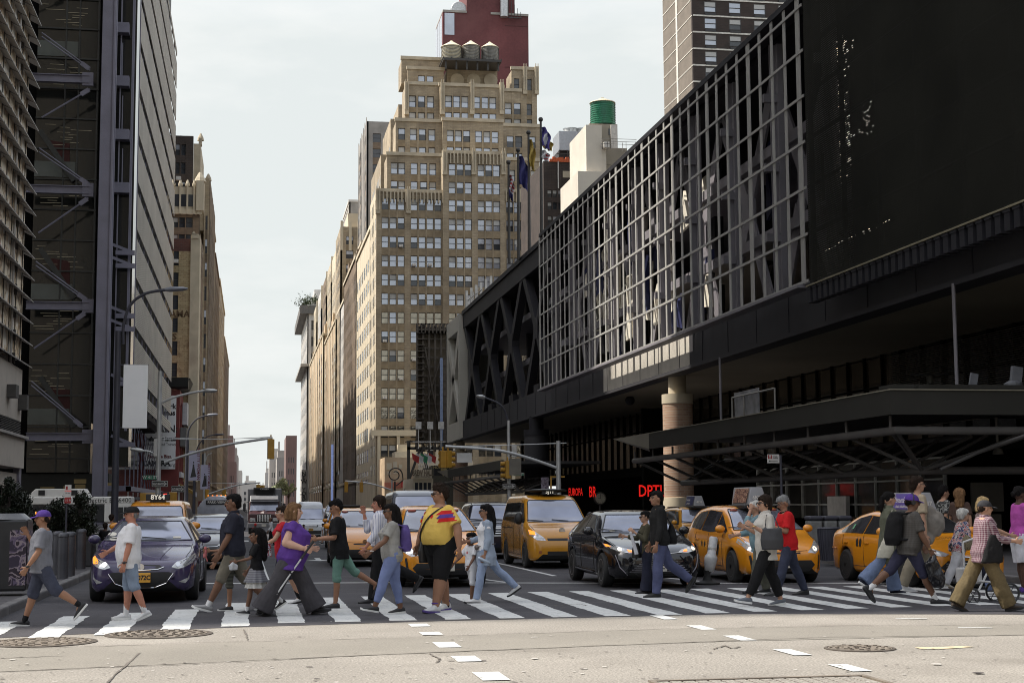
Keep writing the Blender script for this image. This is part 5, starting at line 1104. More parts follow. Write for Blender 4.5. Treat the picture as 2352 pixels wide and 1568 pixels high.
m=MB();c=PY(1019,1073,175.9);text_mb('HOME STYLE',.42,m,0,(c.x,175.9,c.z),bold=.01);c=PY(1019,1083,175.9);m.prism([(c.x-.35,175.9,c.z+.4),(c.x+.35,175.9,c.z+.4),(c.x+.3,175.9,c.z-.2),(c.x,175.9,c.z-.5),(c.x-.3,175.9,c.z-.2)],(0,-.05,0),0);m.build('lettering',[mat('gold_letter',(.35,.28,.12),.5)],t,world=True)
t=thing('flag_cluster','bunch of small coloured flags on angled staffs above the shop roofs','flags',(PY(968,1060,180).x,180,0));c=PY(965,1055,180);
for k in range(5):
 m=MB();m.tube([(c.x+k*.25,180,c.z-1),(c.x-1+k*.5,180,c.z+.8)],.04,5,0);m.build('staff',[M_framew],t,world=True);m=MB();x=c.x-1+k*.5;m.add([(x,179.9,c.z+.8),(x+.9,179.8,c.z+.3),(x+.8,179.9,c.z-.5),(x+.1,179.9,c.z)],[(0,1,2,3)]);m.build('cloth',[[M_fr,M_fw,mat('flag_green',(.03,.2,.1),.7),M_fw,M_fr][k]],t,world=True,fixn=False)
t=thing('hotel_sign','vertical white lettered hotel sign NEW YORKER low on the far right row','sign',(PY(690,1130,420).x,420,10));m=MB();
for i,ch in enumerate('NEW YORKER'):
 if ch!=' ':c=PY(698,1088+i*9,420);text_mb(ch,1.5,m,0,(c.x,420,c.z),bold=.05)
m.build('lettering',[mat('sign_letter_dark',(.05,.05,.05),.6)],t,world=True);m=MB();a=PY(692,1180,420.3);b=PY(704,1078,420.3);m.box(a.x,b.x,420.3,421,a.z,b.z,0);m.build('board',[M_pale],t,world=True)
t=thing('blue_banner','narrow glowing blue white vertical sign low in the right row','sign',(PY(763,1130,330).x,330,0));m=MB();m.box(*box_at(760,1020,766,1150,330,.4),0);m.build('panel',[mat('blue_sign',(.30,.38,.60),.5,emit=(.3,.4,.8),es=.25)],t,world=True)
def tree(x,y,Y,hpx,wpx,label,n=2600,col=(.55,.60,.38)):  # leaf colour raised to carry sunlight and far haze
 b=G(x,y)if Y is None else Vector((PY(x,y,Y).x,Y,0));Yy=b.y;sc=Yy/3450.;H_=hpx*sc;W_=wpx*sc;t=thing('street_tree',label,'tree',(b.x,Yy,0))
 m=MB();m.tube([(0,0,0),(0.1,0,H_*.35),(0,0,H_*.7)],[H_*.03,H_*.022,H_*.01],8,0)
 for k in range(7):a=k*.9;m.tube([(0,0,H_*.35),(cos(a)*W_*.3,sin(a)*W_*.3,H_*.75)],[H_*.014,H_*.004],5,0)
 m.build('trunk',[M_brown],t,smooth=True);m=MB();cl=[(Vector((random.gauss(0,W_*.22),random.gauss(0,W_*.2),H_*random.uniform(.45,.92))),W_*random.uniform(.1,.22))for _ in range(16)]
 for k in range(n):
  c,r=random.choice(cl);d=Vector((random.gauss(0,1),random.gauss(0,1),random.gauss(0,.8))).normalized()*r*random.uniform(.6,1.05);q=c+d;a=Vector((random.uniform(-1,1),random.uniform(-1,1),random.uniform(-1,1)))*H_*.03
  m.add([q,q+a,q+Vector((a.y,a.z,a.x))],[(0,1,2)],random.choice((0,0,1)))
 m.build('crown',[mat('leaf_a',col,.8,var=.3),mat('leaf_b',tuple(c*.6 for c in col),.8,var=.3)],t,fixn=False)
tree(645,1200,560,75,34,'pale green tree far down the avenue, left one');tree(662,1200,520,66,30,'pale green tree far down the avenue, right one')
tree(632,1200,640,55,22,'smallest hazy tree at the foot of the balcony block')
M_tyre=mat('tyre_rubber',(.018,.018,.018),.8);M_rim=mat('alloy_rim',(.30,.30,.31),.35,metal=.7);M_rimd=mat('dark_rim',(.05,.05,.05),.4,metal=.5);M_chrome=mat('chrome',(.65,.65,.66),.12,metal=1.0)
M_blackpl=mat('black_plastic',(.016,.016,.017),.5);M_under=mat('underbody_black',(.006,.006,.006),.9)
M_wsh=mat('windscreen',(.27,.285,.345),.06,metal=.6,var=.25,vs=.9,bump=.04,bs=.8);M_sgl=mat('side_glass',(.035,.035,.038),.05,metal=.35,var=.3,vs=1.2,spec=.8)
M_lens=mat('headlamp_lens',(.50,.50,.50),.08,metal=.5,var=.35,vs=16);M_amber=mat('amber_lamp',(.8,.2,.03),.2,emit=(1,.25,.03),es=1.2);M_lit=mat('headlamp_lit',(.9,.85,.7),.2,emit=(1,.9,.7),es=.8)
M_plateo=mat('plate_orange',(.75,.38,.05),.5);M_plate=mat('plate_pale',(.5,.48,.42),.5);M_seam=mat('panel_seam',(.01,.008,.006),.8)
TAXI=(.62,.235,.012)
def paint(name,col,rough=.22,**k):return mat(name,col,rough,var=.08,vs=.9,coat=.55,spec=.5,fine=.03,fs=30,**k)
M_taxi=paint('taxi_yellow',TAXI);M_taxi2=paint('taxi_amber',(.52,.235,.02))
PROF={'sedan':dict(L=4.6,H=1.44,W=.90,belt=.93,roofw=.60,r=.325,wb=(.92,3.6),top=[(0,.50),(.02,.60),(.10,.68),(.35,.78),(.9,.90),(1.25,.955),(1.36,1.0),(2.0,1.31),(2.35,1.41),(2.85,1.44),(3.4,1.37),(4.0,1.13),(4.25,1.07),(4.5,1.02),(4.6,.80)],ws=(1.38,2.12),side=[(1.72,.97),(2.35,1.31),(2.9,1.345),(3.35,1.28),(3.95,1.03),(3.9,.99)],pil=[2.78]),'hatch':dict(L=4.5,H=1.56,W=.885,belt=.97,roofw=.62,r=.33,wb=(.88,3.5),top=[(0,.50),(.02,.60),(.12,.72),(.45,.88),(.85,.99),(.98,1.04),(1.9,1.44),(2.35,1.545),(3.0,1.565),(3.8,1.50),(4.25,1.30),(4.45,1.05),(4.5,.8)],ws=(1.0,2.05),side=[(1.25,1.03),(2.1,1.42),(2.9,1.46),(3.6,1.41),(4.05,1.22),(3.9,1.08),(2.4,1.0)],pil=[2.05,3.05]),'cabvan':dict(L=4.7,H=1.87,W=.87,belt=1.12,roofw=.68,r=.33,wb=(.85,3.75),top=[(0,.55),(.02,.66),(.10,.82),(.35,.98),(.75,1.10),(.85,1.14),(1.55,1.66),(1.85,1.80),(2.3,1.865),(4.3,1.86),(4.6,1.72),(4.68,1.2),(4.7,.9)],ws=(.87,1.66),side=[(1.0,1.14),(1.72,1.64),(2.4,1.66),(4.3,1.64),(4.4,1.2),(2.2,1.12)],pil=[1.95,3.2]),'suv':dict(L=4.6,H=1.72,W=.91,belt=1.06,roofw=.66,r=.36,wb=(.88,3.55),top=[(0,.60),(.02,.78),(.10,.92),(.35,1.0),(1.1,1.07),(1.22,1.12),(1.85,1.58),(2.1,1.68),(2.6,1.72),(4.1,1.68),(4.45,1.45),(4.58,1.05),(4.6,.85)],ws=(1.25,1.95),side=[(1.42,1.09),(2.02,1.54),(2.6,1.58),(4.0,1.54),(4.25,1.12),(2.5,1.07)],pil=[2.35,3.35]),'van':dict(L=5.5,H=2.12,W=.97,belt=1.2,roofw=.80,r=.35,wb=(.95,4.3),top=[(0,.60),(.02,.80),(.10,1.0),(.4,1.12),(.8,1.22),(.92,1.27),(1.6,1.85),(1.9,2.04),(2.4,2.12),(5.2,2.10),(5.45,1.95),(5.49,1.3),(5.5,.9)],ws=(.94,1.72),side=[(1.1,1.25),(1.75,1.82),(2.4,1.86),(5.0,1.84),(5.0,1.3),(2.3,1.22)],pil=[2.2,3.6]),'tallvan':dict(L=5.7,H=2.65,W=1.0,belt=1.25,roofw=.86,r=.36,wb=(.95,4.4),top=[(0,.60),(.02,.85),(.10,1.05),(.45,1.22),(.8,1.32),(.92,1.38),(1.55,2.05),(1.85,2.42),(2.4,2.62),(5.5,2.65),(5.66,2.4),(5.69,1.3),(5.7,.9)],ws=(.94,1.62),side=[(1.1,1.35),(1.65,1.95),(2.3,2.0),(2.3,1.32)],pil=[]),}
class Car:
 def __init__(s,kind,label,body,group=None,name='car',cat='car',wscale=1.0,sc=1.0):
  s.P=PROF[kind];s.body=body;s.t=thing(name,label,cat,group=group);P=s.P;L_,W,Hh=P['L'],P['W'],P['H'];s.L=L_;s.W=W
  wt=[(0,.56),(.03,.70),(.10,.80),(.25,.90),(.5,.96),(1.0,1.0),(L_-1,1.0),(L_-.4,.95),(L_-.1,.86),(L_,.62)]
  if kind in('van','tallvan','cabvan'):wt=[(0,.66),(.03,.80),(.12,.90),(.3,.96),(.8,1),(L_-.3,1),(L_-.05,.95),(L_,.8)]
  zbt=[(0,.36),(.04,.24),(.2,.19),(L_-.3,.2),(L_,.36)]
  st=[];x=0
  while x<L_:st.append(x);x+=.015 if x<.12 else.05
  st.append(L_);ring=[]
  for x in st:
   zt=sinterp(P['top'],x);w_=sinterp(wt,x)*W;zb=sinterp(zbt,x);bl=P['belt']
   zs=min(bl+.03*(x/L_),zt-.05-.04*min(1,x/1.0));g_=max(0,min(1,(zt-bl-.05)/(Hh-bl-.05)))
   wr=lerp(w_*.90,P['roofw']*(w_/W)**.5,g_);hgt=zt-zs
   arch=0
   for c in P['wb']:
    d=abs(x-c);Ra=P['r']+.055
    if d<Ra:arch=max(arch,P['r']+sqrt(Ra*Ra-d*d))
   low=lambda z:max(z,arch)
   pts=[(0,max(zb,arch-.1)),(.7*w_,low(zb)),(.93*w_,low(zb+.01)),(.985*w_,low(zb+.08)),(w_,max(low(zb)+.02,lerp(zb,zs,.42))),(w_*1.0,max(low(zb)+.04,lerp(zb,zs,.72))),(w_*.985,max(lerp(zb,zs,.9),arch+.05)),(w_*.96,max(zs,arch+.06)),(lerp(w_*.95,wr,.06),zs+hgt*.10),(lerp(w_*.95,wr,.5),zs+hgt*.45),(lerp(w_*.95,wr,.92),zs+hgt*.80),(wr*.95,zs+hgt*.93),(wr*.80,zs+hgt*.985),(wr*.4,zt),(0,zt)]
   full=[(a,b)for a,b in pts]+[(-a,b)for a,b in reversed(pts[1:-1])]
   ring.append([(a,x-L_/2,b)for a,b in full])
  m=MB();n=len(ring[0])
  for rg_ in ring:m.v+=[Vector(p)for p in rg_]
  for i in range(len(ring)-1):
   for j in range(n):
    j2=(j+1)%n;m.f.append((i*n+j,i*n+j2,(i+1)*n+j2,(i+1)*n+j));m.m.append(1 if(j<2 or j>=n-2)else 0)
  m.f.append(tuple(range(n)));m.f.append(tuple((len(ring)-1)*n+j for j in range(n))[::-1]);m.m+=[0,0]
  s.obj=m.build('body',[body,M_under],s.t,smooth=True,auto=False)
  bm=bmesh.new();bm.from_mesh(s.obj.data);s.bvh=BVHTree.FromBMesh(bm);bm.free()
  s.interior_shadow()  # black boxes filling the wheel wells
 def interior_shadow(s):  # black boxes filling the wheel wells
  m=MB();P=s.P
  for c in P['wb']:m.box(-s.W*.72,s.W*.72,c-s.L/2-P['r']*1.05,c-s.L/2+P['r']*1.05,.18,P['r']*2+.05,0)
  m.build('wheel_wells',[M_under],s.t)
 def at(s,view,a,b,off=.004):
  if view=='front':o,d=Vector((a,-20,b)),Vector((0,1,0))
  elif view=='right':o,d=Vector((20,a,b)),Vector((-1,0,0))
  elif view=='left':o,d=Vector((-20,a,b)),Vector((1,0,0))
  elif view=='top':o,d=Vector((a,b,20)),Vector((0,0,-1))
  h,nn,i,dist=s.bvh.ray_cast(o,d)
  if h is None:return None
  if nn.dot(d)>0:nn=-nn
  return h+nn*off
 def patch(s,name,view,poly,mt,off=.004,step=.07,parent=None,mirror=False,build=True):
  for sg in((1,-1)if mirror else(1,)):
   bm=bmesh.new();vs=[bm.verts.new((a*sg,b,0))for a,b in poly]
   try:bm.faces.new(vs)
   except Exception:bm.free();return
   xs=[p[0]*sg for p in poly];ys=[p[1]for p in poly]
   for ax,(lo,hi)in((0,(min(xs),max(xs))),(1,(min(ys),max(ys)))):
    k=max(1,int((hi-lo)/step))
    for i in range(1,k):
     co=[0,0,0];no=[0,0,0];co[ax]=lo+(hi-lo)*i/k;no[ax]=1
     bmesh.ops.bisect_plane(bm,geom=bm.verts[:]+bm.edges[:]+bm.faces[:],plane_co=co,plane_no=no)
   bad=[]
   for v in bm.verts:
    p=s.at(view,v.co.x,v.co.y,off)
    if p is None:bad.append(v)
    else:v.co=p
   if bad:bmesh.ops.delete(bm,geom=bad,context='VERTS')
   me=bpy.data.meshes.new(name);bm.to_mesh(me);bm.free()
   o=link(me,name,parent or s.t,mt,True)
  return o
 def strip(s,name,view,pts,wd,mt,off=.006,mirror=False,parent=None):
  m=MB()
  for sg in((1,-1)if mirror else(1,)):
   pp=[]
   for a,b in zip(pts,pts[1:]):
    k=max(1,int(((a[0]-b[0])**2+(a[1]-b[1])**2)**.5/.06))
    for i in range(k):pp.append((lerp(a[0],b[0],i/k),lerp(a[1],b[1],i/k)))
   pp.append(pts[-1]);P3=[s.at(view,a*sg,b,off)for a,b in pp];P3=[p for p in P3 if p is not None]
   for a,b in zip(P3,P3[1:]):
    if(b-a).length>.3:continue
    m.tube([a,b],wd/2,5,0,cap=False)
  if m.v:return m.build(name,[mt]if not isinstance(mt,list)else mt,parent or s.t,smooth=True)
 def wheels(s,rimmat=None,spokes=10,steer=0):
  P=s.P;r=P['r']
  for c in P['wb']:
   for sg in(1,-1):
    X=sg*(s.W-.10);w_=thing('wheel',None,None);w_.parent=s.t;w_.location=(X,c-s.L/2,r)
    if c<2:w_.rotation_euler=(0,0,steer)
    m=MB();m.lathe((0,0,0),[(r*.62,-.1),(r*.9,-.105),(r*.985,-.08),(r,-.05),(r,.05),(r*.985,.08),(r*.9,.105),(r*.62,.1)],28,0,'x');m.build('tyre',[M_tyre],w_,smooth=True)
    m=MB();m.lathe((0,0,0),[(r*.64,-.09),(r*.66,.09*sg if sg>0 else-.092),(r*.58,sg*.095)],28,0,'x')if False else m.lathe((0,0,0),[(r*.60,sg*.05),(r*.66,sg*.085),(r*.66,sg*.1),(r*.62,sg*.102),(r*.60,sg*.06)],28,0,'x')
    for k in range(spokes):
     a=2*pi*k/spokes;m.beam((sg*.075,0,0),(sg*.085,cos(a)*r*.63,sin(a)*r*.63),r*.10,.03,0,up=(1,0,0))
    m.lathe((sg*.08,0,0),[(r*.15,-.02),(r*.15,.02)],14,0,'x');m.lathe((sg*.03,0,0),[(r*.6,-.01),(r*.6,.01)],20,1,'x');m.build('rim',[rimmat or M_rim,M_under],w_,smooth=True)
 def glass(s,wf=.90,wmat=None):
  P=s.P;a,b=P['ws'];za=sinterp(P['top'],a)+.01;zb=sinterp(P['top'],b)-.01;w0=s.W*.84;w1=P['roofw']*.93
  if s.P is PROF['suv']or s.P['H']>1.8:w0=s.W*.86
  s.patch('windscreen','front',[(-w0,za),(-w0*.5,za-.015),(0,za-.02),(w0*.5,za-.015),(w0,za),(w1,zb-.05),(w1*.93,zb),(0,zb+.012),(-w1*.93,zb),(-w1,zb-.05)],wmat or M_wsh,.005)
  s.strip('windscreen_seal','front',[(-w0,za),(w0,za),(w1,zb-.05),(w1*.93,zb),(-w1*.93,zb),(-w1,zb-.05),(-w0,za)],.025,M_blackpl,.004)
  for k in(-.35,.3):s.strip('wiper','front',[(k,za+.01),(k-.42,za+.045)],.018,M_blackpl,.018)
  for vw in('right','left'):
   poly=P['side'];cuts=[min(p[0]for p in poly)]+P['pil']+[max(p[0]for p in poly)]
   for i,(c0,c1)in enumerate(zip(cuts,cuts[1:])):
    def clip(pl,lim,keep):
     out=[]
     for j in range(len(pl)):
      A,B=pl[j],pl[(j+1)%len(pl)];ia=(A[0]>=lim)==keep or A[0]==lim;ib=(B[0]>=lim)==keep or B[0]==lim
      if ia:out.append(A)
      if ia!=ib:t=(lim-A[0])/(B[0]-A[0]);out.append((lim,A[1]+(B[1]-A[1])*t))
     return out
    pl=clip(clip(poly,c0+.02,True),c1-.02,False)
    if len(pl)>2:s.patch('side_window',vw,[(p[0]-s.L/2,p[1])for p in pl],M_sgl,.006,.12)
 def doors(s,xs,zlo=.32,handles=(),sides=('right','left')):
  for vw in sides:
   for x in xs:s.strip('door_seam',vw,[(x-s.L/2,zlo),(x-s.L/2+.02,s.P['belt']+.02)],.012,M_seam,.001)
   s.strip('sill_seam',vw,[(xs[0]-s.L/2,zlo),(xs[-1]-s.L/2,zlo+.02)],.012,M_seam,.001)
   for x in handles:
    p=s.at(vw,x-s.L/2,s.P['belt']-.14,.02)
    if p:m=MB();m.obox(p,.03,.17,.03);m.build('door_handle',[s.body],s.t,bevel=.01)
 def mirrors(s,z=None,size=(.2,.12,.15),mt=None,y=None):
  P=s.P;z=z or P['belt']+.08;yy=(y if y is not None else P['ws'][0]+.32)-s.L/2
  for sg in(1,-1):
   p=s.at('right' if sg>0 else 'left',yy,z-.03,0)
   if p is None:continue
   m=MB();m.ell((p.x+sg*(size[0]*.5+.03),yy,z+.03),size[0]*.55,size[1]*.6,size[2]*.55,None,14,0);m.beam((p.x-sg*.05,yy,z-.04),(p.x+sg*.08,yy,z),.05,.05,1);m.build('mirror',[mt or s.body,M_blackpl],s.t,smooth=True)
 def plate(s,txt,z=.42,x=0,mt=None,w_=.31):
  p=s.at('front',x,z,.02)
  if p is None:return
  m=MB();m.box(p.x-w_/2,p.x+w_/2,p.y-.012,p.y+.02,z-.08,z+.08,0);o=m.build('licence_plate',[mt or M_plate],s.t,bevel=.006)
  m=text_mb(txt,.105,origin=(p.x,p.y-.016,z),bold=.004,sx=.9);m.build('plate_number',[M_blackpl],o)
 def seams(s):
  P=s.P;a=P['ws'][0];s.strip('bonnet_seam','top',[(s.W*.80,-s.L/2+.30),(s.W*.86,-s.L/2+.7),(s.W*.86,-s.L/2+a-.1)],.010,M_seam,.001,mirror=True)
 def place(s,x,y,yaw=0,sc=1.0,ref='front',width_px=None,drop=0.0):
  """x, y: picture point of the ground below the middle of the front bumper"""
  g0=G(x,y);rz=R(yaw);o=Matrix.Rotation(rz,3,'Z')@Vector((0,s.L/2*sc,0));s.t.location=(g0 .x+o.x,g0 .y+o.y,-drop);s.t.rotation_euler=(0,0,rz);s.t.scale=(sc,sc,sc);return s
def roof_sign(c,txt,z=None,x=0,y=2.2,kind='box',ads=None,lab=None):
 """medallion number light, or an advert triangle with the number on its end"""
 p=c.at('top',x,y-c.L/2,0);z=p.z;m=MB()
 if kind=='box':
  m.box(x-.30,x+.30,p.y-.09,p.y+.09,z+.03,z+.20,0);m.box(x-.2,x+.2,p.y-.07,p.y+.07,z-.02,z+.03,0);o=m.build('roof_sign',[M_blackpl],c.t,bevel=.02);text_mb(txt,.17,origin=(x,p.y-.095,z+.115),bold=.004).build('sign_number',[mat('sign_glow',(.6,.58,.5),.5,emit=(1,.95,.8),es=.25)],o)
 elif kind=='disc':
  m.lathe((x,p.y,z),[(.2,0),(.24,.03),(.56,.09),(.57,.12),(.2,.15)],28,0);m.box(x-.2,x+.2,p.y-.5,p.y-.2,z,z+.13,0);o=m.build('roof_sign',[M_blackpl],c.t,smooth=True);text_mb(txt,.13,origin=(x,p.y-.505,z+.065),bold=.004).build('sign_number',[mat('sign_glow',(.6,.58,.5),.5,emit=(1,.95,.8),es=.25)],o)
 else:
  m.prism([(x-.22,p.y-.55,z+.05),(x+.22,p.y-.55,z+.05),(x+.13,p.y-.45,z+.42),(x-.13,p.y-.45,z+.42)],(0,1.15,0),0);m.box(x-.3,x+.3,p.y-.5,p.y+.6,z-.03,z+.05,1);o=m.build('roof_sign',[mat('sign_casing',(.22,.22,.23),.5),M_blackpl],c.t,bevel=.02)
  text_mb(txt,.11,origin=(x,p.y-.553+.02,z+.2),bold=.003).build('sign_number',[M_framew],o)
  mm=MB();q=[(x-.232,p.y-.42,z+.09),(x-.232,p.y+.5,z+.09),(x-.145,p.y+.5,z+.40),(x-.145,p.y-.42,z+.40)];mm.add(q,[(0,1,2,3)]);mm.build('advert',[ads or M_blu],o,fixn=False)
  if lab:
   for i,(tx,sz,dx)in enumerate(lab):text_mb(tx,sz,origin=(x-.245+.028*(i==0)*0,p.y+dx,z+.27-.13*i),xa=(0,-1,0),ya=Vector((.27,0,.96)),bold=.002).build('advert_lettering',[M_framew],o)
 return o
def tmark(c,side,y,z,r=.13,txt='T'):
 p=c.at(side,y,z,.006)
 if p is None:return
 sg=-1 if side=='left' else 1;m=MB();
 c.patch('taxi_mark',side,[(y+r*.8*cos(a*pi/8),z+r*1.25*sin(a*pi/8))for a in range(16)],M_blackpl,.006,.06)
 text_mb(txt,r*1.6,origin=(p.x+sg*.012,y,z),xa=(0,sg,0),bold=.012).build('taxi_letter',[M_taxi],c.t)
M_purple=paint('purple_paint',(.045,.035,.085),.18)
c=Car('sedan','dark purple saloon with a silver badge and orange number plate at the crosswalk',M_purple);W=c.W;c.glass();c.wheels(M_rimd);c.mirrors();c.seams();c.doors([1.62,2.75],handles=(2.55,));c.plate('T18072C',.43,-.02,M_plateo,.36)
c.patch('headlight','front',[(.50,.60),(.56,.67),(.70,.73),(.845,.80),(.86,.74),(.82,.66),(.72,.60),(.60,.57)],M_lens,.006,.05,mirror=True)
c.patch('headlight_bulb','front',[(.60+.04*cos(a),.645+.04*sin(a))for a in[k*pi/6 for k in range(12)]],M_chrome,.012,.05,mirror=True);c.patch('turn_signal','front',[(-.84,.76),(-.80,.785),(-.72,.72),(-.72,.66),(-.80,.66)],M_amber,.010,.05)
c.patch('upper_grille','front',[(-.36,.60),(-.30,.635),(0,.645),(.30,.635),(.36,.60),(.26,.565),(0,.55),(-.26,.565)],M_blackpl,.006,.06);c.strip('grille_trim','front',[(-.38,.602),(-.28,.565),(0,.55),(.28,.565),(.38,.602)],.02,M_chrome,.010)
c.patch('lower_grille','front',[(-.52,.50),(-.46,.52),(.46,.52),(.52,.50),(.40,.33),(.22,.27),(-.22,.27),(-.40,.33)],M_blackpl,.005,.06);c.strip('lower_trim','front',[(-.53,.50),(-.42,.34),(-.22,.265),(.22,.265),(.42,.34),(.53,.50)],.014,M_chrome,.010)
c.patch('fog_lamp','front',[(.62,.36),(.76,.42),(.80,.54),(.78,.40),(.72,.33)],M_lens,.008,.05,mirror=True)
p=c.at('front',0,.60,.02);m=MB();m.lathe(p,[(.055,-.01),(.055,.01)],20,0,'y');o=m.build('badge',[M_chrome],c.t);c.strip('bonnet_crease','top',[(.30,-c.L/2+.18),(.48,-c.L/2+1.2)],.012,M_purple,.001,mirror=True)
for k,zz in((.0,0),(.04,-.13)):c.patch('windscreen_sticker','front',[(-.64+k+.075*cos(a),1.12+zz*.6+.035*sin(a))for a in[q*pi/6 for q in range(12)]],M_plate,.012,.06)
c.patch('windscreen_sticker','front',[(.42,1.045),(.56,1.045),(.56,1.075),(.42,1.075)],M_plate,.012,.06)
c.place(322,1386,-1)
c=Car('cabvan','tall yellow taxi with black roof sign 8Y64, behind the purple saloon',M_taxi,group='yellow taxis');c.glass();c.wheels();c.mirrors(mt=M_taxi,size=(.26,.14,.17));c.seams();c.doors([1.5,2.6]);roof_sign(c,'8Y64',y=2.0)
c.patch('headlight','front',[(.48,.70),(.62,.85),(.80,.95),(.80,.78),(.6,.66)],M_lens,.006,.06,mirror=True);c.patch('grille','front',[(-.36,.56),(.36,.56),(.40,.76),(-.40,.76)],M_blackpl,.005,.07);c.place(345,1326,-1,.94)
M_navy=paint('blue_black_paint',(.025,.026,.038),.15)
c=Car('sedan','blue black saloon in the second lane, between taxi and shuttle bus',M_navy);c.glass();c.wheels();c.mirrors(mt=M_blackpl);c.seams();c.doors([1.62,2.75],handles=(2.55,))
c.patch('headlight','front',[(.40,.64),(.55,.70),(.84,.80),(.86,.74),(.70,.63),(.50,.60)],M_lens,.006,.05,mirror=True);c.patch('grille','front',[(-.38,.56),(.38,.56),(.50,.40),(.42,.27),(-.42,.27),(-.50,.40)],M_blackpl,.005,.07)
c.strip('grille_bar','front',[(-.42,.60),(0,.585),(.42,.60)],.02,M_chrome,.01);c.plate('T69',.44);c.place(462,1308,-2,.97)
def prius(label,x,y,yaw,sc=1.0,num=None,plate_=None,sign=None,ads=None,lab=None,marks=False,lit=False):
 c=Car('hatch',label,M_taxi,group='yellow taxis');c.glass();c.wheels(M_rimd if marks else M_rim,spokes=8);c.mirrors(mt=M_taxi);c.seams();c.doors([1.42,2.42,3.35],handles=(2.28,3.2))
 c.patch('headlight','front',[(.46,.62),(.52,.68),(.68,.82),(.80,.90),(.84,.82),(.76,.68),(.62,.60)],M_lens,.006,.05,mirror=True)
 c.patch('headlight_bulb','front',[(.63+.045*cos(a),.69+.045*sin(a))for a in[k*pi/6 for k in range(12)]],M_lit if lit else M_chrome,.012,.05,mirror=True)
 c.patch('lower_grille','front',[(-.52,.47),(.52,.47),(.60,.38),(.48,.25),(-.48,.25),(-.60,.38)],M_blackpl,.005,.06);c.strip('upper_grille','front',[(-.30,.615),(0,.60),(.30,.615)],.03,M_blackpl,.004)
 c.patch('side_vent','front',[(.66,.30),(.70,.30),(.735,.56),(.70,.58)],M_blackpl,.007,.06,mirror=True)
 p=c.at('front',0,.66,.02)
 if p:m=MB();m.lathe(p,[(.06,-.01),(.06,.01)],20,0,'y');m.build('badge',[M_chrome],c.t)
 c.strip('bonnet_line','front',[(-.46,.66),(0,.63),(.46,.66)],.010,M_seam,.002)
 if plate_:c.plate(plate_,.40,.05)
 if sign:roof_sign(c,num,kind='ad',ads=ads,lab=lab)
 elif num:roof_sign(c,num)
 for sx in(-.45,.42):
  q=c.at('top',sx,1.95-c.L/2,0);m=MB();m.ell((q.x,q.y,q.z+.01),.09,.05,.03,None,10,0);m.build('roof_lamp',[mat('roof_lamp_red',(.3,.05,.02),.4)],c.t,smooth=True)
 if marks:tmark(c,'left',1.75-c.L/2,.70,.14);tmark(c,'left',2.65-c.L/2,.74,.05,'');tmark(c,'left',2.85-c.L/2,.75,.05,'')
 return c.place(x,y,yaw,sc)
prius('yellow taxi in the middle lane, hidden behind the man in the yellow jersey',1020,1350,-1,1.02,plate_='L61B')
prius('yellow taxi with one headlamp showing, right of the boy in black',838,1302,-1,.98)
M_adr=blotchmat('advert_brown',[(.05,.02,.015),(.16,.06,.04),(.35,.22,.15),(.08,.03,.02)],14)
prius('orange yellow taxi with a black T mark on its door and brown roof advert',1808,1341,0,1.0,'6K21','C61',True,M_adr,marks=True,lit=True)
c=Car('suv','second yellow taxi half hidden left of the grey van',M_taxi,group='yellow taxis');c.glass();c.wheels();c.mirrors(mt=M_taxi);c.patch('headlight','front',[(.6,.72),(.8,.78),(.8,.95),(.6,.9)],M_lens,.006,.06,mirror=True)
q=c.at('top',0,2.4-c.L/2,0);m=MB();m.box(-.5,.5,q.y-.3,q.y+.3,q.z,q.z+.08,0);m.build('roof_rack',[M_blackpl],c.t,bevel=.02);c.place(805,1262,-1,.9)
M_vang=paint('silver_grey_paint',(.155,.165,.195),.25)
c=Car('van','silver grey van with a wide windscreen behind the centre taxi',M_vang,name='van',cat='van');c.glass();c.wheels();c.mirrors(mt=M_blackpl,size=(.26,.16,.34),z=1.33);c.seams();c.doors([1.2,2.3,3.8])
c.patch('headlight','front',[(.55,.82),(.72,.98),(.86,1.02),(.86,.86),(.7,.78)],M_lens,.006,.06,mirror=True);c.patch('grille','front',[(-.42,.66),(.42,.66),(.46,.86),(-.46,.86)],M_blackpl,.005,.07);c.place(975,1288,-1,.97)
c=Car('suv','black sport utility car with chrome grille bars between grey van and van taxi',M_navy);c.glass();c.wheels();c.mirrors(mt=M_blackpl);c.seams();c.doors([1.5,2.5,3.5])
c.patch('headlight','front',[(.52,.80),(.70,.90),(.86,.96),(.86,.82),(.7,.78)],M_lens,.006,.06,mirror=True);c.patch('grille','front',[(-.45,.66),(.45,.66),(.5,.94),(-.5,.94)],M_blackpl,.005,.07)
for k in range(4):c.strip('grille_bar','front',[(-.45-.01*k,.70+k*.07),(.45+.01*k,.70+k*.07)],.03,M_chrome,.012)
c.strip('roof_rail','top',[(.60,-.1),(.60,1.7)],.035,M_chrome,.02,mirror=True);c.place(1150,1284,-1,.98)
c=Car('cabvan','boxy amber yellow van taxi with black disc roof sign reading 3J11',M_taxi2,group='yellow taxis');c.glass();c.wheels();c.mirrors(mt=M_blackpl,size=(.2,.14,.28),z=1.22);c.seams();c.doors([1.45,2.4,3.9]);roof_sign(c,'3J11',y=2.3,kind='disc')
c.patch('headlight','front',[(.44,.70),(.50,.78),(.66,.90),(.82,.98),(.82,.84),(.68,.72)],M_lens,.006,.05,mirror=True);c.patch('turn_signal','front',[(-.81,.86),(-.81,.97),(-.70,.92),(-.70,.84)],M_amber,.011,.05);c.patch('upper_grille','front',[(-.40,.70),(.40,.70),(.42,.76),(-.42,.76)],M_blackpl,.005,.06)
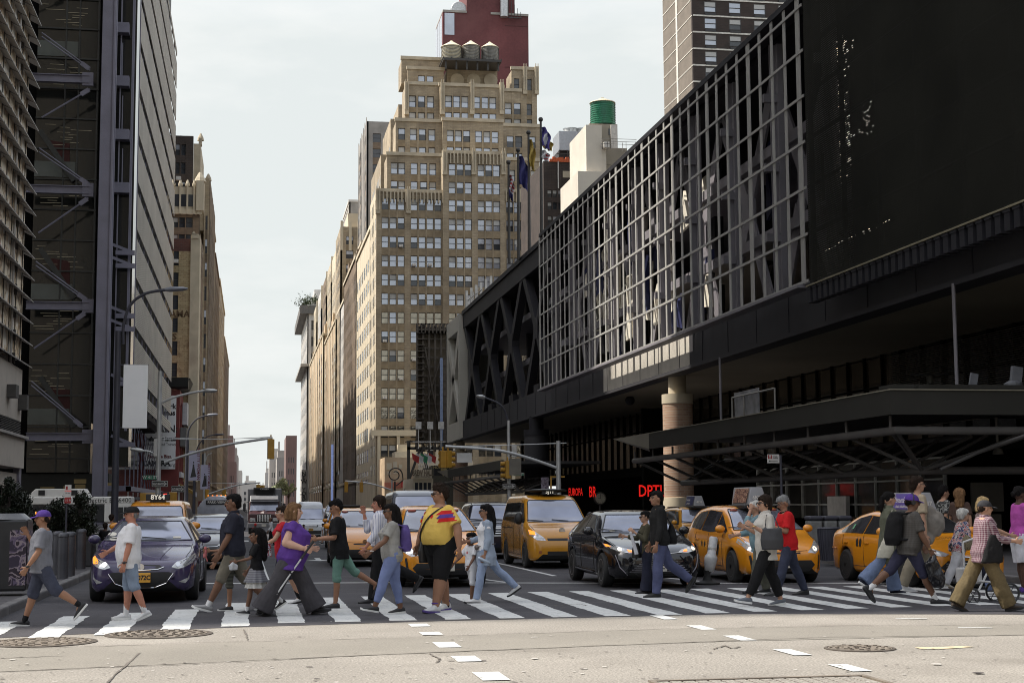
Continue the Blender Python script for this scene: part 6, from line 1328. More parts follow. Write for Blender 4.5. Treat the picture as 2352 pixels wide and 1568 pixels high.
c.patch('lower_grille','front',[(-.42,.34),(.42,.34),(.42,.44),(-.42,.44)],M_blackpl,.006,.06);c.patch('fog_lamp','front',[(.60+.04*cos(a),.42+.04*sin(a))for a in[k*pi/6 for k in range(12)]],mat('fog_dark',(.3,.1,.03),.3),.008,.05,mirror=True);c.strip('sliding_door_rail','left',[(.2,1.0),(2.0,1.0)],.02,M_seam,.004)
p=c.at('front',0,.93,.02);m=MB();m.lathe(p,[(.075,-.01),(.075,.01)],20,0,'y');m.build('badge',[M_chrome],c.t);c.place(1296,1306,0,1.0)
M_blk=paint('gloss_black_paint',(.008,.008,.010),.10)
c=Car('sedan','glossy black saloon with lit headlamps and a V shaped lower grille',M_blk);c.glass();c.wheels(M_rim,spokes=9);c.mirrors(mt=M_blk);c.seams();c.doors([1.55,2.7,3.7],handles=(2.55,3.55))
c.patch('headlight','front',[(.38,.665),(.46,.71),(.66,.76),(.86,.82),(.86,.76),(.74,.69),(.56,.655)],M_lens,.006,.05,mirror=True);c.patch('headlight_bulb','front',[(.70+.035*cos(a),.725+.03*sin(a))for a in[k*pi/6 for k in range(12)]],M_lit,.012,.05,mirror=True);c.patch('turn_signal','front',[(.48,.675),(.50,.70),(.57,.715),(.56,.68)],M_amber,.012,.04,mirror=True)
c.patch('turn_signal','front',[(.80,.765),(.82,.80),(.855,.81),(.85,.77)],M_amber,.012,.04,mirror=True)
for k in range(7):w_=.30+k*.045;c.strip('grille_bar','front',[(-w_,.53-k*.035),(w_,.53-k*.035)],.010,M_girder,.006)
c.patch('lower_grille','front',[(-.28,.55),(.28,.55),(.50,.30),(.40,.24),(-.40,.24),(-.50,.30)],M_blackpl,.003,.06);c.strip('bumper_fin','front',[(.40,.60),(.56,.45),(.62,.28)],.035,M_blk,.012,mirror=True);c.strip('bumper_fin','front',[(.78,.62),(.72,.40),(.60,.26)],.02,M_girder,.012,mirror=True)
c.strip('grille_line','front',[(-.44,.655),(0,.63),(.44,.655)],.018,M_chrome,.008);c.strip('window_trim','left',[(1.72-2.3,.965),(3.9-2.3,.985)],.015,M_chrome,.008);c.strip('window_trim','left',[(1.72-2.3,.965),(2.35-2.3,1.33),(2.9-2.3,1.365),(3.35-2.3,1.30),(3.98-2.3,1.03)],.015,M_chrome,.008);c.strip('sill_trim','left',[(-.7,.27),(.9,.29)],.03,M_chrome,.012)
c.patch('windscreen_sticker','front',[(-.60,1.03),(-.50,1.03),(-.50,1.06),(-.60,1.06)],M_plate,.012,.06);c.plate('HRC',.40,0,M_plate,.26)
c.place(1516,1352,0,1.03)
c=Car('suv','older boxy taxi with round fog lamp and advert roof sign 4L36',M_taxi2,group='yellow taxis');c.glass();c.wheels();c.mirrors(mt=M_taxi2);c.seams();c.doors([1.5,2.5,3.5])
c.patch('headlight','front',[(.50,.78),(.50,.92),(.80,.96),(.84,.86),(.80,.76)],M_lens,.006,.06,mirror=True);c.patch('fog_lamp','front',[(.64+.06*cos(a),.52+.06*sin(a))for a in[k*pi/6 for k in range(12)]],M_lens,.008,.05,mirror=True);c.patch('grille','front',[(-.40,.74),(.40,.74),(.42,.92),(-.42,.92)],M_blackpl,.005,.07)
roof_sign(c,'4L36',kind='ad',ads=M_blu,lab=[('COME GRAB',.10,.1),('BEST WEEK',.08,.1)]);c.strip('roof_rail','top',[(.58,0),(.58,1.6)],.04,M_blackpl,.03,mirror=True);c.place(1640,1276,0,.87)
c=Car('sedan','yellow saloon taxi at the right, purple and white street advert on its roof',M_taxi,group='yellow taxis');c.glass(wmat=M_sgl);c.wheels(M_rimd,spokes=12);c.mirrors(mt=M_taxi);c.seams();c.doors([1.55,2.7,3.7],handles=(2.55,3.55))
c.patch('headlight','front',[(.40,.64),(.55,.70),(.84,.80),(.86,.72),(.70,.62),(.50,.60)],M_lens,.006,.05,mirror=True);c.patch('grille','front',[(-.46,.52),(.46,.52),(.60,.40),(.42,.27),(-.42,.27),(-.60,.40)],M_blackpl,.005,.07);c.strip('grille_bar','front',[(-.40,.60),(0,.58),(.40,.60)],.03,M_chrome,.008)
for k in range(4):c.strip('grille_slat','front',[(-.5,.32+k*.05),(.5,.32+k*.05)],.01,M_chrome,.008)
M_adp=mat('advert_purple',(.12,.09,.32),.5);roof_sign(c,'2F17',kind='ad',ads=M_adp,lab=[('StreetEasy',.16,.05),('FIND YOUR PLACE',.07,.05)]);tmark(c,'left',3.0-2.3,.80,.07,'');tmark(c,'left',2.85-2.3,.80,.07,'');c.strip('bumper_strip','left',[(1.75,.66),(2.2,.67)],.03,M_taxi,.012)
c.patch('window_sticker','left',[(3.35-2.3,1.06),(3.42-2.3,1.06),(3.42-2.3,1.16),(3.35-2.3,1.16)],mat('sticker_green',(.1,.3,.15),.5),.012);c.place(2232,1352,2,1.0)
M_vanw=paint('white_van_paint',(.50,.52,.55),.3)
c=Car('tallvan','white high roof delivery van far down the avenue beside the boy in black',M_vanw,name='delivery_van',cat='van');c.glass();c.wheels();c.mirrors(mt=M_blackpl,size=(.2,.14,.34),z=1.5);c.seams()
c.patch('headlight','front',[(.55,.92),(.70,1.0),(.86,1.12),(.90,1.0),(.76,.88)],M_lens,.006,.06,mirror=True);c.patch('grille','front',[(-.42,.84),(.42,.84),(.50,1.0),(.40,1.06),(-.40,1.06),(-.50,1.0)],M_blackpl,.005,.07)
for k in range(3):c.strip('grille_bar','front',[(-.42,.88+k*.06),(.42,.88+k*.06)],.02,M_chrome,.01)
c.patch('bumper','front',[(-.85,.40),(.85,.40),(.88,.66),(-.88,.66)],M_blackpl,.005,.08);c.plate('AXR60',.72,0,M_plateo);c.place(714,1240,-1,.68)
g0=G(606,1226);t=thing('box_truck','refrigerated box truck with striped bull bar grille and black cooling unit','truck',(g0 .x,g0 .y,0),R(-1));M_tk=mat('truck_maroon',(.05,.018,.02),.35);M_tg=mat('truck_grey',(.17,.17,.18),.5)
m=MB();m.box(-1.22,1.22,1.8,9,.9,3.25,0);m.build('cargo_box',[M_tg],t,bevel=.06);m=MB();m.box(-.78,.78,1.1,1.8,2.35,3.3,0);m.box(-.6,.6,1.02,1.1,2.5,2.9,1)
for k in range(6):m.box(-.7,.7,1.03,1.1,2.95+k*.05,2.97+k*.05,1)
o=m.build('cooling_unit',[M_blackpl,M_under],t,bevel=.05);text_mb('CARRIER',.16,origin=(0,1.0,3.2)).build('unit_lettering',[M_framew],o)
m=MB();m.loft([((0,-.1,1.0),(.95,0,0),(0,0,.42)),((0,.1,1.1),(1.1,0,0),(0,0,.55)),((0,1.0,1.2),(1.15,0,0),(0,0,.6))],4,0);m.prism([(-1.08,-.1,.55),(-1.08,.95,.55),(-1.08,1.2,2.3),(-1.08,.9,2.35),(-1.08,.6,1.65),(-1.08,-.1,1.45)],(2.16,0,0),0);m.build('cab',[M_tk],t,bevel=.08)
m=MB();m.add([(-1.0,.565,1.66),(1.0,.565,1.66),(.95,.87,2.3),(-.95,.87,2.3)],[(0,1,2,3)]);m.build('windscreen',[M_wsh],t,fixn=False);m=MB();m.box(-.95,.95,.55,1.7,2.36,2.5,0);m.prism([(-1.0,.5,2.3),(-1.0,1.2,2.3),(-1.0,1.3,2.75),(-1.0,1.0,2.75)],(2.0,0,0),0);m.build('air_deflector',[M_tg],t,bevel=.05)
m=MB();m.box(-.5,.5,-.2,-.1,.85,1.42,0)
for k in range(9):m.box(-.46+k*.11,-.41+k*.11,-.24,-.19,.88,1.38,1)
m.build('grille',[M_blackpl,M_chrome],t)
for sg in(1,-1):m=MB();m.box(sg*.8-.2,sg*.8+.2,-.16,-.1,.9,1.12,0);m.build('headlight',[M_lens],t,bevel=.03);m=MB();m.tube([(sg*1.1,.7,1.5),(sg*1.4,.6,1.6),(sg*1.4,.6,2.2),(sg*1.05,.8,2.3)],.025,6,0);m.box(sg*1.4-.1,sg*1.4+.1,.56,.64,1.65,2.15,0);m.build('mirror',[M_blackpl],t)
m=MB();m.box(-1.15,1.15,-.35,-.1,.45,.78,0);o=m.build('bumper',[M_tg],t,bevel=.04);m=MB();m.box(-.16,.16,-.38,-.35,.55,.70,0);m.build('licence_plate',[M_plate],t)
for sg in(1,-1):
 for yy in(.7,6.8):m=MB();m.lathe((sg*.95,yy,.48),[(.25,-.14),(.46,-.14),(.48,-.1),(.48,.1),(.46,.14),(.25,.14)],24,0,'x');m.build('wheel',[M_tyre],t,smooth=True)
t.scale=(.80,)*3
g0=G(495,1238);t=thing('shuttle_bus','white grey shuttle bus with a lettered destination panel above its windscreen','bus',(g0 .x,g0 .y,0),R(-1));M_sb=mat('shuttle_white',(.36,.37,.42),.35,coat=.3)
m=MB();m.loft([((0,.9,1.75),(.9,0,0),(0,0,.5)),((0,1.0,1.6),(1.08,0,0),(0,0,.9)),((0,1.6,1.55),(1.16,0,0),(0,0,1.0)),((0,7,1.55),(1.16,0,0),(0,0,1.0))],24,0);m.build('shell',[M_sb],t,smooth=True)
m=MB();m.box(-1.15,1.15,1.5,7,.4,1.9,0);m.prism([(-.95,0,.5),(-.95,1.4,.5),(-.95,1.4,1.9),(-.95,.85,1.25),(-.95,0,1.1)],(1.9,0,0),0);m.build('cab',[M_sb],t,bevel=.1)
m=MB();m.add([(-.85,.83,1.3),(.85,.83,1.3),(.8,1.2,1.8),(-.8,1.2,1.8)],[(0,1,2,3)]);m.build('windscreen',[M_wsh],t,fixn=False)
m=MB();m.box(-.62,.62,.82,.95,2.0,2.26,0);o=m.build('destination_panel',[M_blackpl],t,bevel=.04);text_mb('PARK-VIEW',.2,origin=(0,.81,2.13),bold=.006).build('panel_lettering',[M_framew],o)
m=MB();m.box(-.5,.5,-.05,0,.65,.9,0);m.build('grille',[M_blackpl],t)
for sg in(1,-1):
 m=MB();m.box(sg*.7-.14,sg*.7+.14,-.04,0,.7,.9,0);m.build('headlight',[M_lens],t,bevel=.02)
 m=MB();m.lathe((sg*.85,.8,.38),[(.2,-.1),(.38,-.1),(.38,.1),(.2,.1)],20,0,'x');m.build('wheel',[M_tyre],t,smooth=True)
for k in range(5):m=MB();m.lathe((-.5+k*.25,1.05,2.5),[(.05,0),(.03,.05)],8,0);m.build('marker_lamp',[M_amber],t)
t.scale=(.84,)*3
Yb=112.0;def_=lambda x,y:PY(x,y,Yb);a=def_(55,1140);b=def_(303,1140);zr_=def_(200,1140).z;t=thing('city_bus','white and dark electric city bus numbered 6400 crossing behind the hedge','bus',((a.x+b.x)/2,Yb,0));M_bw=mat('bus_white',(.62,.62,.60),.4,var=.04);M_bd=mat('bus_dark',(.02,.022,.025),.2,spec=.7)
m=MB();m.box(a.x-5,b.x,Yb,Yb+2.5,zr_-.55,zr_,0);m.box(a.x-5,b.x-.1,Yb+.04,Yb+2.45,.5,zr_-.55,1);m.box(b.x-1.9,b.x,Yb+.01,Yb+2.5,.5,zr_-.5,0);m.build('body',[M_bw,M_bd],t,world=True,bevel=.08)
m=MB();u0,u1=def_(60,1130).x,def_(205,1130).x;zt=def_(130,1122).z;m.prism([(u0,Yb+.15,zr_-.02),(u1,Yb+.15,zr_-.02),(u1-.35,Yb+.15,zt),(u0+.6,Yb+.15,zt)],(0,2.2,0),0);m.build('roof_unit',[M_bw],t,world=True,bevel=.06)
m=MB();hh=zr_-.27;text_mb('Electric Bus',.5,m,0,(def_(236,1149).x,Yb-.02,hh),sx=.95);text_mb('6400',.46,m,0,(def_(287,1149).x,Yb-.02,hh));m.build('lettering',[M_black],t,world=True)
for k in(0,1):
 x0=def_(269+k*16,1170).x;m=MB();m.box(x0,x0+.42,Yb-.03,Yb+.02,.6,zr_-.75,0);o=m.build('door',[M_bd],t,world=True);m=MB();
for x0 in(95,170):q=def_(x0,1131);m=MB();m.box(q.x-.22,q.x+.22,Yb+.1,Yb+.16,q.z-.18,q.z+.18,0);m.build('roof_badge',[M_black],t,world=True)
m=MB();m.lathe((b.x-3.4,Yb+.1,.5),[(.3,-.12),(.5,-.12),(.5,.12),(.3,.12)],20,0,'y');m.build('wheel',[M_tyre],t,world=True,smooth=True)
M_c1=paint('far_silver_paint',(.30,.30,.31),.3);M_c2=paint('far_red_paint',(.3,.02,.02),.3)
for x,y,k,mt_,lb in((790,1240,'sedan',M_blk,'small dark car far away behind the walking man in grey'),(700,1206,'suv',M_taxi,'distant yellow taxi far down the avenue'),(735,1200,'sedan',M_c2,'distant red car far down the avenue'),(770,1204,'suv',M_c1,'distant silver car far down the avenue')):
 c=Car(k,lb,mt_);c.glass();c.wheels();c.place(x,y,-1,.95)
def skinmat(c,nm):return mat('skin_'+nm,c,.55,var=.06,vs=6,spec=.35)
SKIN={'pale':skinmat((.50,.30,.22),'pale'),'fair':skinmat((.40,.23,.155),'fair'),'tan':skinmat((.27,.14,.085),'tan'),'brown':skinmat((.15,.075,.045),'brown'),'dark':skinmat((.07,.035,.022),'dark'),'ruddy':skinmat((.40,.18,.12),'ruddy')}
M_eye=mat('eye_dark',(.02,.015,.012),.3);M_lip=mat('lip',(.22,.07,.06),.5)
def cloth(nm,c,var=.2,**k):return mat('cloth_'+nm,c,.85,var=var,vs=5,bump=.7,bs=13,spec=.2,**k)
def hairm(nm,c):return mat('hair_'+nm,c,.85,spec=.15,var=.35,vs=10,bump=.8,bs=60,stretch=(1,1,.25))
H_black=hairm('black',(.008,.007,.007));H_dark=hairm('dark',(.022,.014,.01));H_brown=hairm('brown',(.16,.09,.045));H_white=hairm('white',(.5,.49,.46));H_grey=hairm('grey',(.20,.20,.20));H_blond=hairm('blond',(.42,.3,.15))
def rc(m,p0,r0,p1,r1,n=10,k=2,flat0=False,flat1=False,bulge=0):
 p0=Vector(p0);p1=Vector(p1);pts=[p0 .lerp(p1,i/(k+1))for i in range(k+2)];rr=[lerp(r0,r1,i/(k+1))+bulge*sin(pi*min(1,(i/(k+1))*1.3))for i in range(k+2)]
 m.tube(pts,rr,n)
 if not flat0:m.ell(p0,r0,r0,r0,None,n)
 if not flat1:m.ell(p1,r1,r1,r1,None,n)
def remesh(m,vox,smooth=2,fac=.5,wr=0.0,wf=9.0,seed=0.0,ws=(1,1,.45)):
 mods=[('REMESH',dict(mode='VOXEL',voxel_size=vox))]
 if smooth:mods.append(('SMOOTH',dict(factor=fac,iterations=smooth)))
 me=evalmods(m,mods)
 if wr:
  vs=[v.co.copy()for v in me.vertices];ns=[v.normal.copy()for v in me.vertices]
  for v,c,nn in zip(me.vertices,vs,ns):
   q=Vector((c.x*ws[0],c.y*ws[1],c.z*ws[2]))*wf+Vector((seed,seed*.7,0));a=noise.noise(q);b=noise.noise(q*2.3)
   v.co=c+nn*wr*((1-abs(a)*3)*.5+b*.5)
 return me
def dirv(a,out=0.0):
 a=R(a);o=R(out);return Vector((sin(o),-sin(a)*cos(o),-cos(a)*cos(o)))
class Person:
 def __init__(s,label,x,yf,yt,face,group='people on the crosswalk',legs=((20,5,0),(-18,10,20)),arms=((15,20,6),(-12,15,6)),lean=3,fat=0.0,fem=False,shw=1.0,head=(0,0),skin='tan',vox=.0095,girth=1.0,legw=1.0,twist=0,handc=.5,hipw=1.0,depth=None,hem=None,armr=1.0,headsc=1.0):
  headsc*=1.06;s.lean=R(lean);s.fat=fat;s.fem=fem;s.girth=girth;s.skin=SKIN[skin];s.vox=vox;s.armr=armr*(0.88 if fem else 1);s.legw=legw
  hip=Vector((0,0,.93));s.hip=hip;u=Vector((0,-sin(s.lean),cos(s.lean)));f=Vector((0,-cos(s.lean),-sin(s.lean)));s.u,s.f=u,f;s.tw=R(twist)
  if twist:f=Matrix.Rotation(s.tw,3,'Z')@f
  s.ft=f;s.lat=Vector((cos(s.tw),sin(s.tw),0))
  J=s.J={}
  for sd,sg,(th,kn,fp),in(('L',1,legs[0]),('R',-1,legs[1])):
   h=hip+Vector((sg*.088*hipw,0,-.02));d=dirv(th,sg*2);k=h+d*.43;a=k+dirv(th-kn,sg*0)*.42;J['hip'+sd]=h;J['kn'+sd]=k;J['an'+sd]=a;J['fp'+sd]=R(fp)
  for sd,sg,ar in(('L',1,arms[0]),('R',-1,arms[1])):
   sh,el,out=ar[:3];inn=ar[3]if len(ar)>3 else 0
   p=hip+u*.455+s.lat*(sg*.178*shw*(0.93 if fem else 1));d=dirv(sh,sg*out);e=p+d*.285
   d2=dirv(sh+el,sg*(out*.5)-sg*inn);w_=e+d2*.255;J['sh'+sd]=p;J['el'+sd]=e;J['wr'+sd]=w_;J['hd'+sd]=d2
  s.hy,s.hp=R(head[0]),R(head[1]);s.nb=hip+u*.525;s.hsc=headsc
  s.hc=hip+u*.525+Vector((0,-sin(s.lean)*.03-.012-.02*sin(s.hp),.138))
  s.HR=Matrix.Rotation(s.hy,3,'Z')@Matrix.Rotation(s.hp,3,'X')
  lo=9
  for sd in 'LR':
   a=J['an'+sd];fp=J['fp'+sd];toe=a+Vector((0,-cos(fp)*.17,-sin(fp)*.17-.06*cos(fp)));heel=a+Vector((0,cos(fp)*.05+.06*sin(-fp)*0,sin(fp)*.05-.075));lo=min(lo,toe.z-.01,heel.z)
  top=(s.hc+Vector((0,0,.118*headsc))).z;s.lo=lo
  g0=G(x,yf);
  if depth:d_=ray(x,yf);tt=depth/d_.y;g0=Vector((d_.x*tt,depth,0))
  dist=(Vector((g0 .x,g0 .y,0))-Vector((0,0,0))).length;fwd=CR@Vector((0,0,-1));dz=(g0-Vector((0,0,CAMH))).dot(fwd)
  Hm=(yf-yt)/F*dz;s.sc=Hm/(top-lo)
  s.t=thing('person',label,'person',(g0 .x,g0 .y,-lo*s.sc+.008),R(face),group);s.t.scale=(s.sc,)*3;s.face=face;s.handc=handc;s.arms=arms
  s.body()
 def sec(s,h,w_,d,off=0.0,infl=0.0):
  c=s.hip+s.u*h+s.ft*off;g_=s.girth;k=max(0,1-abs(h-.1)/.34)**.8*s.fat;k2=max(0,1-abs(h-.30)/.3)*s.fat
  return(c+s.ft*(k*.085+k2*.02),s.lat*((w_*g_+k*.085+k2*.05)+infl),s.ft*((d*g_+k*.105+k2*.045)+infl))
 SECM=[(-.10,.15,.10,0),(-.02,.168,.115,-.005),(.06,.158,.108,0),(.14,.145,.100,.004),(.25,.152,.108,.005),(.36,.172,.122,.004),(.43,.172,.108,-.004),(.48,.135,.088,-.008),(.52,.075,.065,-.01)]
 SECF=[(-.12,.15,.11,0),(-.03,.178,.125,-.012),(.05,.160,.112,-.005),(.14,.128,.092,.002),(.24,.135,.100,.006),(.335,.152,.130,.022),(.39,.155,.115,.012),(.44,.152,.095,-.004),(.485,.115,.078,-.01),(.52,.065,.058,-.012)]
 def torso(s,m,infl=0,h0=-1,h1=1,extra=None,n=20):
  T=s.SECF if s.fem else s.SECM;L_=[]
  for h,w_,d,o in T:
   if h0-.001<=h<=h1+.001:L_.append(s.sec(h,w_,d,o,infl))
  if extra:L_=extra+L_
  m.loft(L_,n)
 def body(s):
  m=MB();J=s.J;s.torso(m);g_=s.girth*s.legw;fk=1+s.fat*.30
  rc(m,s.nb-s.u*.04,.058*(1+s.fat*.3),s.hc-Vector((0,0,.05)),.050*(1+s.fat*.35),12)
  for sd,sg in(('L',1),('R',-1)):
   rc(m,J['hip'+sd],.088*g_*fk,J['kn'+sd],.056*g_*fk,12,3,bulge=.006);k,a=J['kn'+sd],J['an'+sd]
   mid=k.lerp(a,.32)+Vector((0,.012,0));rc(m,k,.054*g_*fk,mid,.057*g_*fk,12);rc(m,mid,.057*g_*fk,a,.036*g_,12)
   fp=J['fp'+sd];rc(m,a,.034,a+Vector((0,-cos(fp)*.05,-sin(fp)*.05-.03)),.022,8)
   sh,e,w_=J['sh'+sd],J['el'+sd],J['wr'+sd];ak=s.armr*(1+s.fat*.35)*s.girth**.5
   rc(m,sh+s.lat*(-sg*.02)-s.u*.012,.052*min(ak,1.15),e,.041*ak,12,2,bulge=.004);rc(m,e,.040*ak,e.lerp(w_,.35),.041*ak,12);rc(m,e.lerp(w_,.35),.041*ak,w_,.026*ak,12)
   s.hand(m,w_,J['hd'+sd],sg,s.handc if not isinstance(s.handc,tuple)else s.handc[0 if sg>0 else 1])
  H=s.HR;c=s.hc;k=s.hsc;q=lambda x,y,z:c+H@Vector((x*k,y*k,z*k));fw=1+s.fat*.18
  m.ell(q(0,.012,.012),.074*k,.095*k,.104*k,H,16);m.ell(q(0,-.028,-.045),.056*k*fw,.062*k,.070*k*fw,H,14);m.ell(q(0,-.062,-.085),.026*k*fw,.024*k,.020*k,H,10)
  m.ell(q(0,-.078,.018),.052*k,.016*k,.012*k,H,10);rc(m,q(0,-.086,.01),.010*k,q(0,-.106,-.026),.0145*k,8);m.ell(q(.032,-.066,-.022),.02*k,.018*k,.018*k,H,8);m.ell(q(-.032,-.066,-.022),.02*k,.018*k,.018*k,H,8)
  m.ell(q(0,-.084,-.052),.020*k,.012*k,.008*k,H,8);m.ell(q(0,-.082,-.062),.017*k,.012*k,.008*k,H,8)
  for sg in(1,-1):m.ell(q(sg*.076,.012,-.01),.011*k,.020*k,.031*k,H@Matrix.Rotation(sg*.3,3,'Z'),8)
  me=remesh(m,s.vox,2,.4);me.materials.clear();
  for mm in(s.skin,M_eye,M_lip,s.skin):me.materials.append(mm)
  Hi=H.transposed()
  for p in me.polygons:
   v=Hi@(p.center-c)/k;
   if abs(v.z)<.08 and v.y<-.05:
    if abs(abs(v.x)-.031)<.012 and abs(v.z-.000)<.0055:p.material_index=1
    elif abs(abs(v.x)-.033)<.020 and abs(v.z-.024)<.0055:p.material_index=1
    elif abs(v.x)<.021 and abs(v.z+.057)<.010 and v.y<-.082:p.material_index=2
  s.bodyo=link(me,'body',s.t,None,True)
 def hand(s,m,w_,d,sg,curl):
  d=d.normalized();side=Vector((sg,0,0));side=(side-d*side.dot(d)).normalized();wide=d.cross(side).normalized()
  if wide.y>0:wide=-wide
  pc=w_+d*.055;m.ell(pc,.016,.042,.052,Matrix((side,wide,d)).transposed(),10);palm=-side
  for i,ln in enumerate((.070,.080,.075,.058)):
   b=w_+d*.092+wide*(.036-.024*i);p=b;dd=(d+wide*(.10-.07*i)).normalized()
   for j,(fr,rr)in enumerate(((.45,.0105),(.32,.0098),(.23,.009))):
    ang=curl*(.5+.45*j)+i*.06;d2=(dd*cos(ang)+palm*sin(ang)).normalized();e=p+d2*ln*fr;rc(m,p,rr,e,rr*.93,7,0);p=e
  b=w_+d*.035+wide*.032;e=b+(d*.6+wide*.75+palm*.25).normalized()*.042;rc(m,b,.0135,e,.0115,7,0);rc(m,e,.0115,e+(d*.85+wide*.3+palm*.45).normalized()*.034,.0098,7,0)
 def shirt(s,mt,hem=-.10,sleeve=.62,infl=.016,name='shirt',loose=.012,wr=.010,flare=0.0,collar=False,cuffr=.014,open_=False,seed=1.0,neckh=.50):
  m=MB();T=s.SECF if s.fem else s.SECM;ex=[]
  if hem<-.12:
   for h,k in((hem,1.0),((hem-.12)/2,.5)):ex.append(s.sec(h,.168+flare*k,.116+flare*k,0,infl+loose*.7))
  h0=-.12 if hem<-.12 else hem
  L_=ex+[s.sec(max(h,hem),w_,d,o,infl+loose*(1-max(0,h)/.45))for h,w_,d,o in T if h>=h0-.03 and h<=neckh]
  m.loft(L_,22);J=s.J
  for sd,sg in(('L',1),('R',-1)):
   sl=sleeve if not isinstance(sleeve,tuple)else sleeve[0 if sg>0 else 1];sh,e,w_=J['sh'+sd],J['el'+sd],J['wr'+sd];ak=s.armr*(1+s.fat*.35)*s.girth**.5
   if sl<=0:m.ell(sh,.06,.06,.06,None,10);continue
   a=sh+s.lat*(-sg*.03)+s.u*.0;
   if sl<=1:rc(m,a-s.u*.012,.058*min(ak,1.1)+infl,sh.lerp(e,sl),.046*ak+infl+.012,14,2,flat1=True)
   else:rc(m,a,.058*ak+infl,e,.042*ak+infl,12);rc(m,e,.042*ak+infl,e.lerp(w_,sl-1),.030*ak+infl+cuffr*.4,12,1,flat1=True)
   m.ell(sh-s.u*.012+s.lat*(-sg*.02),.058*min(ak,1.15)+infl*.4,.056*min(ak,1.15)+infl*.4,.046*min(ak,1.15)+infl*.4,None,12)
  if collar:m.loft([(s.nb-s.u*.03,s.lat*.085,s.ft*.085),(s.nb+s.u*.035-s.f*.01,s.lat*.066,s.ft*.068)],14)
  me=remesh(m,s.vox*1.2,2,.5,wr,8.0,seed);o=link(me,name,s.t,mt);bm=bmesh.new();bm.from_mesh(me);s.sbvh=BVHTree.FromBMesh(bm);bm.free();s.shirto=o;return o
 def trousers(s,mt,length=1.0,infl=.012,name='trousers',flare=0.0,wr=.006,loose=0.0,seed=3.0,waist=-.015):
  """length: 1 ankle, .5 knee"""
  m=MB();J=s.J;g_=s.girth*s.legw;fk=1+s.fat*.30;T=s.SECF if s.fem else s.SECM
  L_=[s.sec(min(h,waist),w_,d,o,infl)for h,w_,d,o in T if h<=waist+.06];L_=[s.sec(-.16,.14,.09,0,infl)]+L_;m.loft(L_,20)
  for sd in 'LR':
   h,k,a=J['hip'+sd],J['kn'+sd],J['an'+sd]
   if length<=.5:e=h.lerp(k,length/.5);rc(m,h,.094*g_*fk+infl,e,.066*g_*fk+infl+.016+flare,14,2,flat1=True)
   else:
    rc(m,h,.094*g_*fk+infl,k,.060*g_*fk+infl+loose,14,2,bulge=.004);fr=(length-.5)/.5;e=k.lerp(a,min(fr,1)*1.04);mid=k.lerp(e,.4)+Vector((0,.011,0));rc(m,k,.060*g_*fk+infl+loose,mid,.061*g_+infl+loose*1.2+flare*.3,14,1);rc(m,mid,.061*g_+infl+loose*1.2+flare*.3,e,.040*g_+infl+loose*1.3+flare,14,1,flat1=True)
  me=remesh(m,s.vox*1.2,2,.5,wr,8.0,seed);return link(me,name,s.t,mt)
 def skirt(s,mt,length=.42,flare=.1,name='skirt',wr=.02):
  m=MB();ph=0;secs=[]
  b=len(m.v);n=40;k=9
  for i in range(k):
   t=i/(k-1);h=.03-length*t;w_=.165+flare*t;d=.12+flare*1.1*t
   for j in range(n):a=2*pi*j/n;r=1+wr*6*t*sin(a*9+.6*sin(a*3));m.v.append(s.hip+s.u*h+Vector((w_*cos(a)*r,-d*sin(a)*r,0)))
  for i in range(k-1):
   for j in range(n):m.f.append((b+i*n+j,b+i*n+(j+1)%n,b+(i+1)*n+(j+1)%n,b+(i+1)*n+j));m.m.append(0)
  m.f.append(tuple(b+j for j in range(n)));m.m.append(0)
  o=m.build(name,[mt],s.t,smooth=True,auto=False);return o
 def shoes(s,mt,sole=None,high=False,name='shoe',heelstrap=False):
  sole=sole or M_framew
  for sd,sg in(('L',1),('R',-1)):
   a=s.J['an'+sd];fp=s.J['fp'+sd];Rt=Matrix.Rotation(fp,3,'X');q=lambda x,y,z:a+Rt@Vector((x*1.12+sg*.004,y*1.10,z+(.010 if z>-.075 else 0)))
   m=MB();rows=[]
   for y,w_,zt in((.068,.018,-.035),(.060,.030,-.02),(.03,.036,.0 if not high else.05),(-.01,.037,.0 if not high else.05),(-.055,.040,-.020),(-.10,.044,-.038),(-.145,.043,-.048),(-.178,.034,-.056),(-.195,.018,-.064)):
    zb=-.078;zc=(zt+zb)/2;rows.append((q(0,y,zc-.004),Rt@Vector((w_*1.14,0,0)),Rt@Vector((0,0,(zt-zb)/2+.010))))
   m.loft(rows,14,0);o=m.build(name,[mt],s.t,smooth=True,auto=False);o.modifiers.new('s','SUBSURF').render_levels=1
   m=MB();poly=[(0,.074),(.026,.062),(.036,.02),(.036,-.03),(.045,-.10),(.042,-.155),(.022,-.198),(-.0,-.205),(-.022,-.198),(-.042,-.155),(-.045,-.10),(-.036,-.03),(-.036,.02),(-.026,.062)]
   m.prism([q(x,y,-.092+(.012 if y<-.17 else 0))for x,y in poly],Rt@Vector((0,0,.030)),0);m.build('sole',[sole],o,bevel=.004)
 def socks(s,mt,h=.14):
  for sd in 'LR':
   a=s.J['an'+sd];k=s.J['kn'+sd];d=(k-a).normalized();m=MB();rc(m,a-d*.02,.042,a+d*h,.044*s.legw*s.girth,12,1,flat1=True);m.build('sock',[mt],s.t,smooth=True)
 def hq(s,x,y,z):return s.hc+s.HR@(Vector((x,y,z))*s.hsc)
